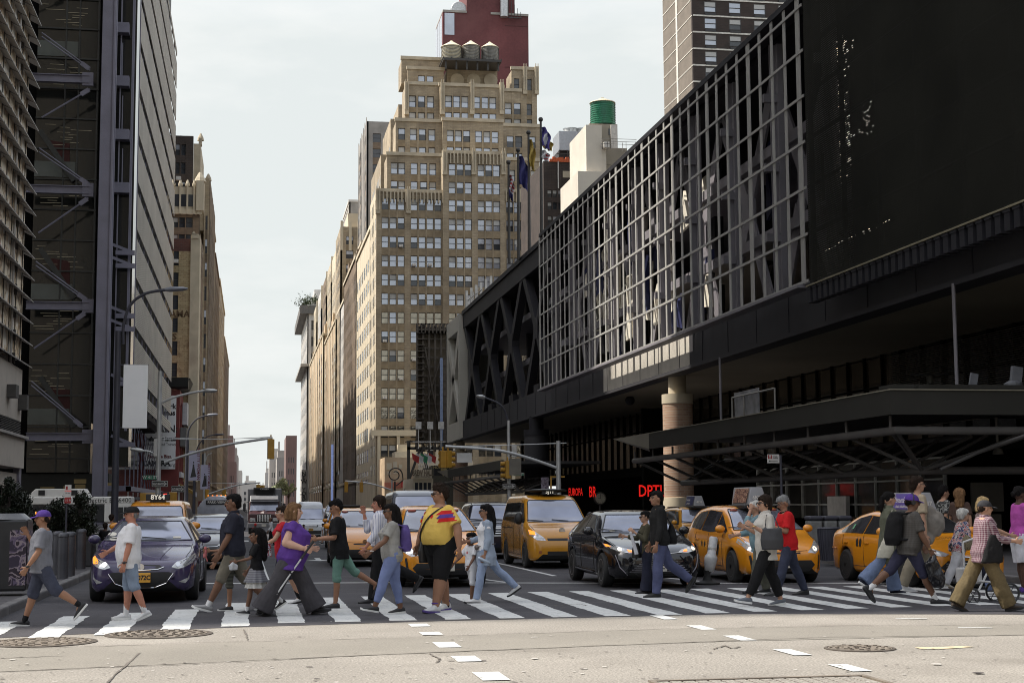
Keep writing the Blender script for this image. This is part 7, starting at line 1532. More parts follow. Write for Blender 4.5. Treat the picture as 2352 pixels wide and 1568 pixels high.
 def hair(s,kind,mt,seed=0.0):
  m=MB();H=s.HR;q=s.hq;k=s.hsc;E=lambda x,y,z,a,b,c:m.ell(q(x,y,z),a*k,b*k,c*k,H,14)
  if kind in('short','quiff','thick'):
   E(0,.030,.036,.082,.090,.090);E(0,-.012,.070,.070,.080,.048);E(0,.060,-.01,.066,.052,.07)
   if kind=='quiff':E(0,-.02,.10,.060,.072,.050);E(0,.02,.105,.06,.06,.045)
   if kind=='thick':E(0,.02,.055,.092,.098,.085);E(0,.075,-.03,.072,.05,.085);E(.06,.01,.0,.026,.04,.05);E(-.06,.01,.0,.026,.04,.05)
  elif kind=='capped':E(0,.050,-.008,.074,.056,.058);E(.055,.02,-.01,.022,.035,.03);E(-.055,.02,-.01,.022,.035,.03)
  elif kind=='balding':E(0,.050,-.005,.080,.062,.060)
  elif kind in('long','bob','pony','bun','curly','backlong','lob'):
   E(0,.026,.036,.084,.094,.092);E(0,-.014,.068,.070,.080,.050)
   if kind in('long','backlong'):rc(m,q(0,.075,.02),.075*k,q(0,.11,-.16),.07*k,12,2);rc(m,q(0,.11,-.16),.07*k,q(0,.12,-.34),.045*k,12,1);rc(m,q(.06,.03,.0),.03*k,q(.065,.06,-.16),.03*k,8);rc(m,q(-.06,.03,.0),.03*k,q(-.065,.06,-.16),.03*k,8)
   if kind=='lob':rc(m,q(0,.06,.0),.085*k,q(0,.07,-.12),.075*k,12,1,flat1=True);rc(m,q(.062,-.01,.0),.032*k,q(.066,.01,-.12),.032*k,8,flat1=True);rc(m,q(-.062,-.01,.0),.032*k,q(-.066,.01,-.12),.032*k,8,flat1=True)
   if kind=='bob':E(0,.05,.03,.098,.10,.10);E(0,.06,-.03,.08,.06,.06)
   if kind=='pony':E(0,.115,.04,.03,.03,.03);rc(m,q(0,.12,.03),.034*k,q(0,.15,-.10),.04*k,10,1);rc(m,q(0,.15,-.10),.04*k,q(0,.14,-.20),.012*k,10)
   if kind=='bun':E(0,.115,.0,.045,.04,.045)
   if kind=='curly':E(0,.05,.01,.115,.11,.12);rc(m,q(0,.07,-.02),.10*k,q(0,.09,-.2),.09*k,12)
  amp={'curly':.018,'quiff':.014,'thick':.010,'lob':.012,'bob':.014}.get(kind,.012)
  me=remesh(m,s.vox,1,.5,amp,22.0 if kind in('curly','quiff')else 14,seed,(1,1,.5));
  rg=random.Random(int(seed*7)+len(me.polygons));V=[tuple(v.co)for v in me.vertices];Fc=[tuple(p.vertices)for p in me.polygons];P_=me.polygons;up=kind in('short','quiff','capped','balding')
  for j in range(420 if s.vox>.012 else 900):
   p=P_[rg.randrange(len(P_))];nn=p.normal;c=p.center;g_=Vector((rg.uniform(-.5,.5),rg.uniform(-.3,.6),-1 if not up else rg.uniform(-.8,.5)));tg=(g_-nn*g_.dot(nn)).normalized();d=(tg+nn*rg.uniform(.12,.5)).normalized()*rg.uniform(.018,.038)*k*(1.3 if kind in('curly','quiff')else 1);sd=d.cross(nn).normalized()*.0028;b=len(V)
   a=c-nn*.003;V+=[tuple(a-sd),tuple(a+sd),tuple(a+d)];Fc.append((b,b+1,b+2))
  me2=bpy.data.meshes.new('hair');me2 .from_pydata(V,[],Fc);me2 .update();return link(me2,'hair',s.t,mt)
 def cap(s,mt,back=False,brim=None,mark=None):
  m=MB();H=s.HR;q=s.hq;k=s.hsc;sgn_=1 if back else-1;b=len(m.v);n=26;kk=8
  for i in range(kk+1):
   a=pi/2*i/kk
   for j in range(n):t=2*pi*j/n;m.v.append(q(.086*sin(pi/2-a)**.8*cos(t),.010+.106*sin(pi/2-a)**.8*sin(t),.022+.094*sin(a)))
  for i in range(kk):
   for j in range(n):m.f.append((b+i*n+j,b+i*n+(j+1)%n,b+(i+1)*n+(j+1)%n,b+(i+1)*n+j));m.m.append(0)
  o=m.build('cap',[mt],s.t,smooth=True,auto=False);m=MB();top=[];
  for j in range(13):
   t=-1+2*j/12;xx=.076*t;top.append(((xx,sgn_*.060*0+sgn_*(.095*sqrt(max(0,1-(xx/.086)**2))),.030),(xx*.92,sgn_*(.100+.075*sqrt(max(0,1-.75*t*t))),.010-.006*t*t)))
  for(a0,b0),(a1,b1)in zip(top,top[1:]):m.add([q(*a0),q(*a1),q(*b1),q(*b0)],[(0,1,2,3)]);m.add([q(a0[0],a0[1],a0[2]-.006),q(b0[0],b0[1],b0[2]-.006),q(b1[0],b1[1],b1[2]-.006),q(a1[0],a1[1],a1[2]-.006)],[(0,1,2,3)]);m.add([q(*b0),q(*b1),q(b1[0],b1[1],b1[2]-.006),q(b0[0],b0[1],b0[2]-.006)],[(0,1,2,3)])
  m.build('brim',[brim or mt],o,smooth=True,auto=False)
  if mark:mm=MB();c=q(0,sgn_*.097,.075);mm.ell(c,.018,.01,.02,H,8);mm.build('cap_badge',[mark],o)
  return o
 def glasses(s,mt=None,thin=False):
  m=MB();q=s.hq;H=s.HR
  for sg in(1,-1):
   if thin:
    m.tube([q(sg*.034+.024*cos(a),-.104,.0+.018*sin(a))for a in[i*pi/6 for i in range(13)]],.0028,5)
   else:m.ell(q(sg*.034,-.098,.0),.028,.010,.021,H@Matrix.Rotation(-sg*.22,3,'Z'),12)
   m.tube([q(sg*.060,-.094,.006),q(sg*.082,-.03,.006),q(sg*.080,.02,.0)],.0045 if not thin else.003,5)
  m.tube([q(.012,-.106,.006),q(-.012,-.106,.006)],.004,5);return m.build('glasses',[mt or M_blackpl],s.t,smooth=True)
 def text(s,txt,size,h,mt,side=0,off=.006,dz=.0):
  """lettering laid on the shirt: side = heading of the ray in degrees from the chest (90 = left flank)"""
  a=R(side);d=Matrix.Rotation(a,3,'Z')@Vector((0,1,0));xa=Matrix.Rotation(a,3,'Z')@Vector((1,0,0));c=s.hip+s.u*h;base=text_mb(txt,size,bold=size*.02);m=MB()
  vs=[]
  for v in base.v:
   o=c+xa*(v.x+dz)+Vector((0,0,v.z))-d*1.0;hh,nn,i,di=s.sbvh.ray_cast(o,d);vs.append((hh-d*off)if hh else o+d*.88)
  m.add(vs,base.f);return m.build('shirt_lettering',[mt],s.shirto,fixn=False)
 def patch(s,poly,h,mt,side=0,name='shirt_patch',off=.006,step=.03):
  a=R(side);d=Matrix.Rotation(a,3,'Z')@Vector((0,1,0));xa=Matrix.Rotation(a,3,'Z')@Vector((1,0,0));c=s.hip+s.u*h
  bm=bmesh.new();bm.faces.new([bm.verts.new((x,z,0))for x,z in poly]);xs=[p[0]for p in poly];zs=[p[1]for p in poly]
  for ax,lo,hi in((0,min(xs),max(xs)),(1,min(zs),max(zs))):
   k=max(1,int((hi-lo)/step))
   for i in range(1,k):
    co=[0,0,0];no=[0,0,0];co[ax]=lo+(hi-lo)*i/k;no[ax]=1;bmesh.ops.bisect_plane(bm,geom=bm.verts[:]+bm.edges[:]+bm.faces[:],plane_co=co,plane_no=no)
  bad=[]
  for v in bm.verts:
   o=c+xa*v.co.x+Vector((0,0,v.co.y))-d*1.0;hh,nn,i,di=s.sbvh.ray_cast(o,d)
   if hh:v.co=hh-d*off
   else:bad.append(v)
  if bad:bmesh.ops.delete(bm,geom=bad,context='VERTS')
  me=bpy.data.meshes.new(name);bm.to_mesh(me);bm.free();return link(me,name,s.shirto,mt)
 def world(s,p):return Matrix.Translation(s.t.location)@Matrix.Rotation(s.t.rotation_euler.z,4,'Z')@Matrix.Scale(s.sc,4)@Vector(p)
 def item(s,name,label,cat,mb,mats,at=None,vox=None,wr=0,smooth=True,bevel=0,group=None):
  """something carried: its own top-level object in the person's frame"""
  if vox:me=remesh(mb,vox,2,.5,wr,9,2.0)
  else:me=mb.mesh(name,mats,smooth=smooth)
  if vox:me.materials.clear();[me.materials.append(q)for q in mats];me.polygons.foreach_set('use_smooth',[True]*len(me.polygons))
  o=bpy.data.objects.new(name,me);COL.objects.link(o);o.location=s.t.location;o.rotation_euler=s.t.rotation_euler;o.scale=s.t.scale
  c=sum((Vector(b)for b in o.bound_box),Vector())/8;me.transform(Matrix.Translation(-c));o.location=s.world(c)
  if bevel:b=o.modifiers.new('b','BEVEL');b.width=bevel;b.segments=2
  return tag(o,label,cat,group)
LFT=-90;RGT=90
W_sole=mat('sole_white',(.62,.62,.60),.6);B_shoe=mat('shoe_black',(.012,.012,.014),.6);W_shoe=mat('shoe_white',(.55,.55,.55),.55,var=.08,vs=9);G_shoe=mat('shoe_grey',(.22,.22,.22),.7)
C_black=cloth('black',(.010,.010,.011));C_white=cloth('white',(.62,.62,.64),var=.05);C_denim=cloth('denim',(.13,.17,.27),var=.2);C_ltdenim=cloth('light_denim',(.25,.31,.44),var=.2);C_navy=cloth('navy',(.018,.02,.035));C_khaki=cloth('khaki',(.17,.145,.105));C_olive=cloth('olive',(.06,.06,.035))
C_sockw=cloth('sock_white',(.6,.6,.6),var=.03)
M_skinny=None
p=Person('man in a purple cap, grey team shirt and navy shorts, leftmost on the crosswalk',92,1438,1173,LFT,legs=((-30,28,52),(17,2,-4)),arms=((6,28,8),(22,128,2,10)),lean=-1,skin='tan',fat=.25,shw=1.0)
p.shirt(cloth('heather_grey',(.16,.165,.19)),hem=-.14,sleeve=.85,loose=.022);p.text('Mets',.13,.30,C_navy,side=-25);p.trousers(cloth('slate_blue',(.045,.05,.075)),.56,loose=.01,name='shorts',flare=.02);p.socks(C_black,.07);p.shoes(B_shoe,W_sole);p.hair('capped',H_dark);p.cap(cloth('purple',(.07,.035,.20)),mark=M_amber);
p.patch([(-.03,-.03),(.03,-.03),(.03,.03),(-.03,.03)],.40,C_white,side=-90,name='sleeve_patch',off=.01)
m=MB();m.tube([p.J['wrL']+Vector((.03*cos(a),.03*sin(a),.0))for a in[k*pi/4 for k in range(9)]],.009,6);m.ell(p.J['wrL']+Vector((.034,0,0)),.012,.02,.02,None,8);m.build('wristwatch',[M_blackpl],p.t,smooth=True)
p=Person('elderly man in a black cap, loose white t-shirt and denim shorts',296,1425,1164,LFT,legs=((-10,14,24),(5,3,0)),arms=((4,10,10),(30,30,10)),lean=-2,skin='ruddy',fat=.42,head=(8,0))
p.shirt(C_white,hem=-.17,sleeve=.88,loose=.028,wr=.006,infl=.022);p.trousers(cloth('pale_denim',(.20,.25,.33),var=.25),.56,flare=.02,name='shorts');p.socks(C_sockw,.15);p.shoes(W_shoe,W_sole);p.hair('capped',H_grey);p.cap(C_black);p.glasses(thin=True)
p.patch([(-.015,-.03),(.015,-.03),(.018,.02),(0,.035),(-.018,.02)],.33,mat('chest_logo',(.25,.2,.05),.7),side=-42,name='chest_badge')
m=MB();m.tube([p.J['wrL']+Vector((.034*cos(a),.034*sin(a),0))for a in[k*pi/4 for k in range(9)]],.010,6);m.ell(p.J['wrL']+Vector((.038,0,0)),.012,.022,.022,None,8);m.build('wristwatch',[M_blackpl],p.t,smooth=True)
m=MB();m.ell(p.hq(0,-.096,-.044),.026,.012,.009,p.HR,10);m.build('moustache',[H_white],p.t,smooth=True)
fa=p=Person('tall man with a moustache in a dark polo shirt with grey shoulders and khaki shorts',537,1403,1137,LFT,legs=((26,2,-16),(-20,26,30)),arms=((14,16,4),(10,22,6)),lean=2,skin='brown',fat=.38,shw=1.04,headsc=1.02)
p.shirt(cloth('dark_polo',(.020,.021,.032)),hem=-.12,sleeve=.85,loose=.02,collar=True);p.trousers(cloth('khaki_shorts',(.15,.135,.105)),.55,flare=.025,name='shorts');p.socks(C_sockw,.07);p.shoes(G_shoe,W_sole);p.hair('short',H_black)
p.patch([(-.16,-.03),(.16,-.03),(.13,.045),(-.13,.045)],.455,cloth('grey_yoke',(.13,.135,.16)),side=-90,name='shoulder_yoke',off=.008);p.patch([(-.11,-.02),(.11,-.02),(.10,.04),(-.10,.04)],.47,cloth('grey_yoke',(.13,.135,.16)),side=180,name='shoulder_yoke',off=.008)
m=MB();m.ell(p.hq(0,-.098,-.043),.030,.012,.008,p.HR,10);m.build('moustache',[H_black],p.t,smooth=True)
p=Person('child with black bobbed hair in a patterned olive outfit behind the tall father',527,1400,1191,LFT,legs=((2,4,0),(-34,30,50)),arms=((18,20,6),(20,70,4)),lean=2,skin='tan',fem=True,headsc=1.22,girth=.95,depth=24.4)
p.shirt(blotchmat('camo_print',[(.09,.085,.05),(.05,.05,.035),(.14,.13,.09),(.03,.03,.025)],16),hem=-.16,sleeve=.7);p.trousers(wavemat('striped_shorts',(.10,.10,.08),(.05,.05,.04),14),.56,flare=.03,name='shorts');p.shoes(B_shoe,W_sole);p.hair('bob',H_black)
m=MB();h=p.J['wrR']+p.J['hdR']*.1;rc(m,h,.03,h+Vector((0,-.02,-.10)),.04,10);m.ell(h+Vector((0,-.01,.05)),.035,.035,.04,None,10);rc(m,h+Vector((0,0,-.1)),.016,h+Vector((.0,.03,-.2)),.014,8);p.item('doll','small pink and white doll held by the child in the patterned outfit','doll',m,[cloth('pink',(.45,.15,.15))],vox=.012)
p=Person('girl with long black hair, black t-shirt and tiered grey and white skirt',588,1410,1214,LFT,legs=((16,6,-4),(-28,20,34)),arms=((28,50,6),(5,30,4)),lean=0,skin='brown',fem=True,headsc=1.28,girth=.95,armr=.9)
p.shirt(C_black,hem=-.06,sleeve=.8);p.skirt(cloth('lace_white',(.5,.49,.46)),.43,.09);o=p.skirt(wavemat('grey_denim_stripe',(.22,.22,.24),(.13,.13,.15),22),.31,.11,name='tied_shirt');p.socks(C_sockw,.08);p.shoes(B_shoe,W_sole);p.hair('long',H_black);p.text('G',.10,.24,C_white,side=-60)
m=MB();h=p.J['wrL']+p.J['hdL']*.1;m.loft([(h,Vector((.02,0,0)),Vector((0,.03,0))),(h+Vector((0,.0,-.06)),Vector((.04,0,0)),Vector((0,.10,0))),(h+Vector((0,.02,-.15)),Vector((.04,0,0)),Vector((0,.09,0)))],12);p.item('plastic_bag','crumpled clear plastic bag in the hand of the girl in the skirt','bag',m,[mat('clear_plastic',(.35,.36,.38),.25)],vox=.012,wr=.02)
p=Person('large woman in a purple top and flared grey trousers walking right with a white cane',664,1413,1157,RGT,legs=((30,4,-8),(-26,4,10)),arms=((-2,80,6),(-24,96,12)),lean=6,skin='pale',fem=True,fat=.75,girth=1.1,armr=1.3,head=(4,0))
p.shirt(cloth('purple_top',(.085,.035,.21)),hem=-.20,sleeve=.42,loose=.02,flare=.03,wr=.009);p.trousers(cloth('grey_trousers',(.055,.052,.058)),1.0,flare=.075,loose=.03);p.shoes(B_shoe,B_shoe,name='shoe');p.hair('lob',H_brown)
hd=p.world(p.J['wrR']+p.J['hdR']*.08);tip=G(602,1416)
t=thing('white_cane','slim white walking cane with black joints held by the woman in purple','cane',(tip.x,tip.y,.02))
def seg_tube(a,b,r,mt,nm,par):m=MB();m.tube([a-par.location,b-par.location],r,8);return m.build(nm,[mt],par,smooth=True)
tipv=Vector((tip.x,tip.y,.03));P_=lambda k:tipv.lerp(hd,k);seg_tube(P_(0),P_(.07),.016,M_blackpl,'tip',t);seg_tube(P_(.07),P_(.86),.012,mat('cane_white',(.62,.62,.62),.4),'shaft',t);seg_tube(P_(.86),P_(1.14),.02,M_blackpl,'grip',t)
for k in(.33,.63):seg_tube(P_(k),P_(k+.02),.015,M_blackpl,'joint',t)
p=Person('dark haired woman in a red top and glasses, mostly behind the woman in purple',652,1388,1164,LFT,legs=((16,4,0),(-14,10,12)),arms=((30,30,6),(28,30,6)),lean=4,skin='fair',fem=True,depth=25.6,fat=.2)
p.shirt(cloth('bright_red',(.42,.02,.03)),hem=-.12,sleeve=.5);p.trousers(C_navy,.55,name='shorts');p.socks(C_black,.16);p.shoes(W_shoe,B_shoe);p.hair('pony',H_dark);p.glasses(W_sole,thin=True)
m=MB();h=p.J['wrL']+Vector((.05,.05,-.05));m.loft([(h+Vector((0,0,.12)),Vector((.04,0,0)),Vector((0,.1,0))),(h+Vector((0,0,-.12)),Vector((.05,0,0)),Vector((0,.13,0)))],14);p.item('patterned_handbag','red, white and black patterned handbag between father and woman in purple','bag',m,[blotchmat('bag_print',[(.4,.4,.42),(.02,.02,.03),(.4,.03,.03),(.3,.32,.4)],20)],vox=.014)
p=Person('teenage boy in a black t-shirt and green shorts looking down at his phone',778,1396,1149,LFT,legs=((6,4,-2),(-34,26,60)),arms=((12,74,6,10),(14,70,6,-8)),lean=4,skin='tan',head=(0,24),girth=.96)
p.shirt(C_black,hem=-.17,sleeve=.85,loose=.035);p.text('NEW YORK',.035,.34,mat('logo_purple',(.2,.08,.35),.6),side=-50);p.trousers(cloth('sea_green',(.12,.22,.18),var=.25),.60,flare=.012,name='shorts');p.shoes(B_shoe,B_shoe);p.hair('short',H_black)
m=MB();h=p.J['wrL']+p.J['hdL']*.13;m.obox(h+Vector((-.03,-.02,.03)),.07,.14,.010,Matrix.Rotation(R(-12),3,'X'));p.item('mobile_phone','black phone held level by the boy in green shorts','phone',m,[M_blackpl],bevel=.003)
p=Person('man in a white pinstriped shirt and black trousers talking on a phone, walking left',872,1384,1141,LFT,legs=((10,2,0),(-34,30,58)),arms=((16,20,4),(40,128,6,10)),lean=1,skin='ruddy',depth=25.6,head=(6,0))
p.shirt(wavemat('pinstripe',(.58,.58,.62),(.30,.31,.42),26,axis=1,thr=.72),hem=-.03,sleeve=1.7,collar=True,loose=.02);p.trousers(C_black,1.0,loose=.012);p.shoes(B_shoe,B_shoe);p.hair('thick',H_dark)
p=Person('woman in sunglasses, grey t-shirt and cropped blue jeans with a purple backpack',902,1410,1159,LFT,legs=((22,4,-10),(-6,6,6)),arms=((26,28,8),(22,30,6)),lean=3,skin='brown',fem=True,fat=.35,hipw=1.1,legw=1.12)
p.shirt(cloth('stone_grey',(.27,.265,.25)),hem=-.13,sleeve=.72);p.text('81',.06,.34,mat('logo_red',(.3,.04,.04),.7),side=-50);p.trousers(cloth('cornflower_denim',(.16,.20,.36),var=.12),.90,infl=.009);p.shoes(B_shoe,W_sole);p.hair('long',H_black);p.glasses()
m=MB();m.tube([p.J['wrL']+Vector((.030*cos(a),.0,0))+Vector((0,.030*sin(a),0))for a in[k*pi/4 for k in range(9)]],.008,6);m.build('bracelet',[W_sole],p.t,smooth=True)
c=p.hip+p.u*.24-p.f*.21;m=MB();m.loft([(c-p.u*.22,Vector((.13,0,0)),Vector((0,.07,0))),(c-p.u*.14,Vector((.15,0,0)),Vector((0,.10,0))),(c+p.u*.10,Vector((.14,0,0)),Vector((0,.085,0))),(c+p.u*.2,Vector((.09,0,0)),Vector((0,.05,0)))],16)
for sg in(1,-1):m.tube([c+p.u*.17+Vector((sg*.08,0,0)),p.hip+p.u*.50+Vector((sg*.10,-.02,0)),p.hip+p.u*.36+p.f*.155+Vector((sg*.11,0,0)),p.hip+p.u*.16+p.f*.10+Vector((sg*.16,0,0)),c-p.u*.18+Vector((sg*.12,0,0))],.014,6)
p.item('backpack','purple backpack on the back of the woman in the grey t-shirt','backpack',m,[cloth('backpack_purple',(.085,.06,.20))],vox=.012,wr=.006)
jm=p=Person('very large man in a yellow football jersey with red and purple shoulder bars, black shorts',1012,1404,1116,-55,legs=((15,2,-4),(-13,4,4)),arms=((-6,12,26),(-2,12,34)),lean=0,skin='tan',fat=.66,shw=1.08,girth=1.04,head=(-32,0),legw=1.28,armr=1.12,hipw=1.25)
C_yel=cloth('jersey_yellow',(.62,.43,.10),var=.06);p.shirt(C_yel,hem=-.05,sleeve=.80,loose=.02,infl=.012,wr=.006);p.trousers(C_black,.60,flare=.0,name='shorts',waist=0);p.socks(C_black,.12);p.shoes(W_shoe,cloth('sole_purple',(.1,.07,.25)),high=True);p.hair('quiff',H_dark);p.glasses()
C_red=cloth('jersey_red',(.48,.02,.02));C_pu=cloth('jersey_purple',(.09,.05,.25))
for i,(z0,mm)in enumerate(((.42,C_red),(.37,C_pu),(.32,C_red))):
 p.patch([(.01+.02*i,z0-.04),(.34,z0-.012),(.34,z0+.034),(.08,z0+.018)],0,mm,side=26,name='shoulder_bar',off=.008);p.patch([(-.30,z0-.045),(-.22+.02*i,z0-.02),(-.2+.02*i,z0+.012),(-.30,z0-.005)],0,mm,side=-10,name='shoulder_bar',off=.008)
p.patch([(.02*cos(a)+.03,.024*sin(a))for a in[k*pi/5 for k in range(10)]],.36,C_red,side=8,name='chest_badge')
for sd in 'LR':m=MB();a=p.J['an'+sd];m.tube([a+Vector((.044*cos(t_),.044*sin(t_),.045))for t_ in[k*pi/6 for k in range(13)]],.011,6);m.build('shoe_strap',[C_pu],p.t,smooth=True)
m=MB();pts=[p.hip+p.u*.49+Vector((.10,-.02,.02))]
def on(p,x,h,side=0):
 a=R(side);d=Matrix.Rotation(a,3,'Z')@Vector((0,1,0));xa=Matrix.Rotation(a,3,'Z')@Vector((1,0,0));o=p.hip+p.u*h+xa*x-d;hh=p.sbvh.ray_cast(o,d)[0];return(hh-d*.015)if hh else o+d*.7
pts=[on(p,lerp(.12,-.22,k/12),lerp(.49,.02,k/12))for k in range(13)];h=p.hip+Vector((-.30,.0,-.12));m.tube(pts+[h+Vector((0,0,.12))],.014,6);m.loft([(h+Vector((0,0,.14)),Vector((.05,0,0)),Vector((0,.10,0))),(h,Vector((.075,0,0)),Vector((0,.14,0))),(h-Vector((0,0,.16)),Vector((.06,0,0)),Vector((0,.12,0)))],14)
p.item('satchel','black satchel on a strap across the yellow jersey','bag',m,[mat('black_leather',(.012,.011,.011),.4)],vox=.011)
p=Person('small child in a white football top and white shorts beside the jersey man',1083,1378,1220,-60,legs=((8,4,0),(-14,14,12)),arms=((20,20,10),(34,16,10)),lean=0,skin='brown',headsc=1.35,girth=.95,depth=25.4)
p.shirt(C_white,hem=-.14,sleeve=.8,loose=.03);p.patch([(-.02,-.03),(.02,-.03),(.02,.03),(-.02,.03)],.32,C_red,side=0,name='chest_badge');p.trousers(C_white,.55,flare=.03,name='shorts');p.shoes(W_shoe,W_sole);p.hair('short',H_black)
p=Person('woman with long dark hair in sunglasses, open pale denim shirt over white top, light jeans',1115,1384,1160,LFT,legs=((14,4,-2),(-34,14,34)),arms=((-2,16,6),(14,66,6,10)),lean=-2,skin='tan',fem=True,fat=.1)
p.shirt(C_white,hem=-.06,sleeve=.4,infl=.010,loose=.004,name='top');J=p.J
m=MB();L_=[p.sec(h,w_+.012,d+.0,-.03 if h<.3 else-.012,.02+(.03 if h<0 else 0))for h,w_,d in((-.28,.17,.12),(-.12,.17,.12),(.05,.155,.10),(.2,.13,.085),(.34,.15,.10),(.43,.155,.09),(.49,.11,.075))];m.loft(L_,20)
for sd,sg in(('L',1),('R',-1)):rc(m,J['sh'+sd]-p.lat*sg*.02,.068,J['el'+sd],.058,12);rc(m,J['el'+sd],.058,J['el'+sd].lerp(J['wr'+sd],.75),.046,12,flat1=True)
o=link(remesh(m,.0115,2,.5,.012,8,5.0),'open_shirt',p.t,cloth('pale_blue_denim',(.27,.32,.40)));p.trousers(C_ltdenim,1.0,infl=.010,flare=.008);p.shoes(W_shoe,B_shoe);p.hair('long',H_black);p.glasses()
m=MB();c=p.hip+p.u*.03+p.f*.15;m.ell(c,.10,.045,.05,None,14);m.tube([c+Vector((.09,.0,.01)),p.hip+Vector((.19,.02,.08)),p.hip+Vector((.12,.17,.1))],.012,6);p.item('waist_bag','brown bag worn at the waist of the woman in the denim shirt','bag',m,[mat('bag_taupe',(.10,.08,.07),.6)],vox=.011)
m=MB();h=J['wrL']+J['hdL']*.09;m.tube([h+Vector((0,-.10,.03)),h+Vector((0,-.05,.0)),h+Vector((0,.08,-.06)),h+Vector((0,.12,-.075))],[.015,.032,.032,.028],12);p.item('water_bottle','clear water bottle in the hand of the woman in the denim shirt','bottle',m,[mat('bottle_plastic',(.32,.38,.46),.1,metal=.2)])
p=Person('woman in sunglasses holding a white folded umbrella in front of the black car',1487,1360,1173,LFT,legs=((6,2,0),(-4,4,0)),arms=((16,112,6,12),(30,70,8)),lean=2,skin='fair',fem=True,depth=27.0)
p.shirt(cloth('olive_jacket',(.06,.055,.035)),hem=-.10,sleeve=1.8);p.patch([(-.09,-.34),(.09,-.34),(.07,.1),(-.07,.1)],.26,C_navy,side=0,name='vest_front',off=.01);p.trousers(C_navy,1.0,flare=.04,loose=.02);p.shoes(B_shoe,B_shoe);p.hair('bun',H_black);p.glasses()
m=MB();h=p.J['wrL']+p.J['hdL']*.1;rc(m,h+Vector((.03,-.02,-.06)),.03,h+Vector((.05,.10,-.52)),.045,12,3,flat1=True);p.item('folded_umbrella','white and navy sleeve or umbrella carried upright by the woman at the black car','umbrella',m,[mat('umbrella_white',(.5,.5,.53),.6)],vox=.012,wr=.004)
m=MB();h=p.hip+Vector((-.02,-.22,-.02));m.loft([(h+Vector((0,0,.14)),Vector((.04,0,0)),Vector((0,.05,0))),(h,Vector((.06,0,0)),Vector((0,.10,0))),(h-Vector((0,0,.18)),Vector((.06,0,0)),Vector((0,.11,0)))],14);p.item('black_handbag','black handbag hanging in front of the woman with the white umbrella','bag',m,[mat('black_leather',(.012,.011,.011),.4)],vox=.012)
p=Person('man in a black hooded jacket and blue jeans walking left past the black car',1518,1371,1129,LFT,legs=((10,6,0),(-24,30,58)),arms=((4,12,8),(2,14,6)),lean=4,skin='tan',shw=1.02,head=(6,0))
p.shirt(cloth('black_jacket',(.014,.014,.014)),hem=-.12,sleeve=1.85,loose=.03,collar=True,wr=.01);m=MB();m.ell(p.nb-p.f*.06-p.u*.01,.10,.075,.05,None,14);link(remesh(m,.012,2,.5,.006),'hood',p.shirto,cloth('black_jacket',(.014,.014,.014)));p.trousers(cloth('blue_jeans',(.075,.085,.16),var=.3),1.0,loose=.012);p.shoes(mat('shoe_charcoal',(.02,.02,.018),.8),B_shoe);p.hair('short',H_black)
m=MB();c=p.hip+p.u*.02-p.f*.20;m.loft([(c+Vector((0,0,.20)),Vector((.06,0,0)),Vector((0,.03,0))),(c,Vector((.12,0,0)),Vector((0,.09,0))),(c-Vector((0,0,.12)),Vector((.1,0,0)),Vector((0,.08,0)))],14);m.tube([c+Vector((.05,0,.18)),p.hip+p.u*.50-p.f*.02+Vector((.10,0,.02)),p.hip+p.u*.36+p.f*.15],.013,6);p.item('shoulder_bag','black shoulder bag on the back of the man in the black jacket','bag',m,[C_black],vox=.012,wr=.005)
p=Person('white haired person in a teal knit behind the woman with the dark tote',1746,1362,1153,LFT,legs=((12,2,0),(-8,6,4)),arms=((70,130,4,8),(20,60,6)),lean=5,skin='fair',depth=26.6,fat=.2,head=(0,12))
p.shirt(cloth('teal_knit',(.16,.25,.28),var=.3),hem=-.16,sleeve=1.6);p.trousers(cloth('grey_green',(.09,.09,.07)),1.0,loose=.02);p.shoes(B_shoe,B_shoe);p.hair('short',H_white);p.glasses(thin=True)
p=Person('woman with short dark hair, sunglasses, cream polo top and cropped black trousers',1764,1391,1140,LFT,legs=((25,0,-8),(-13,8,8)),arms=((8,112,10,4),(6,110,4)),lean=1,skin='fair',fem=True,fat=.25)
p.shirt(cloth('cream_polo',(.48,.46,.42),var=.06),hem=-.22,sleeve=.95,collar=True,flare=.02);p.trousers(C_black,.92,infl=.012,loose=.012);p.shoes(mat('slipon_grey',(.10,.11,.13),.7),W_sole);p.hair('thick',H_dark,2.0);p.glasses()
m=MB();c=p.hip+Vector((.24,.01,.12));m.loft([(c+Vector((0,0,.16)),Vector((.03,0,0)),Vector((0,.16,0))),(c-Vector((0,0,.02)),Vector((.07,0,0)),Vector((0,.19,0))),(c-Vector((0,0,.17)),Vector((.07,0,0)),Vector((0,.17,0)))],16);m.tube([c+Vector((0,-.11,.15)),p.J['shL']+Vector((.05,-.06,.03)),p.J['shL']+Vector((.04,.07,.02)),c+Vector((0,.12,.15))],.011,6);p.item('tote_bag','large dark grey leather tote on the shoulder of the woman in the cream top','bag',m,[mat('tote_charcoal',(.028,.029,.034),.5)],vox=.012,wr=.005)
m=MB();m.tube([p.J['wrL']+Vector((.03*cos(a),.03*sin(a),.01))for a in[k*pi/4 for k in range(9)]],.008,6);m.build('wristwatch',[mat('gold',(.45,.32,.12),.3,metal=.8)],p.t,smooth=True)
p=Person('grey haired man with glasses in a red t-shirt and dark jeans looking down',1814,1372,1145,LFT,legs=((20,2,0),(-19,4,6)),arms=((14,96,6,12),(10,95,6,-4)),lean=6,skin='tan',head=(0,26),fat=.25,depth=25.8)
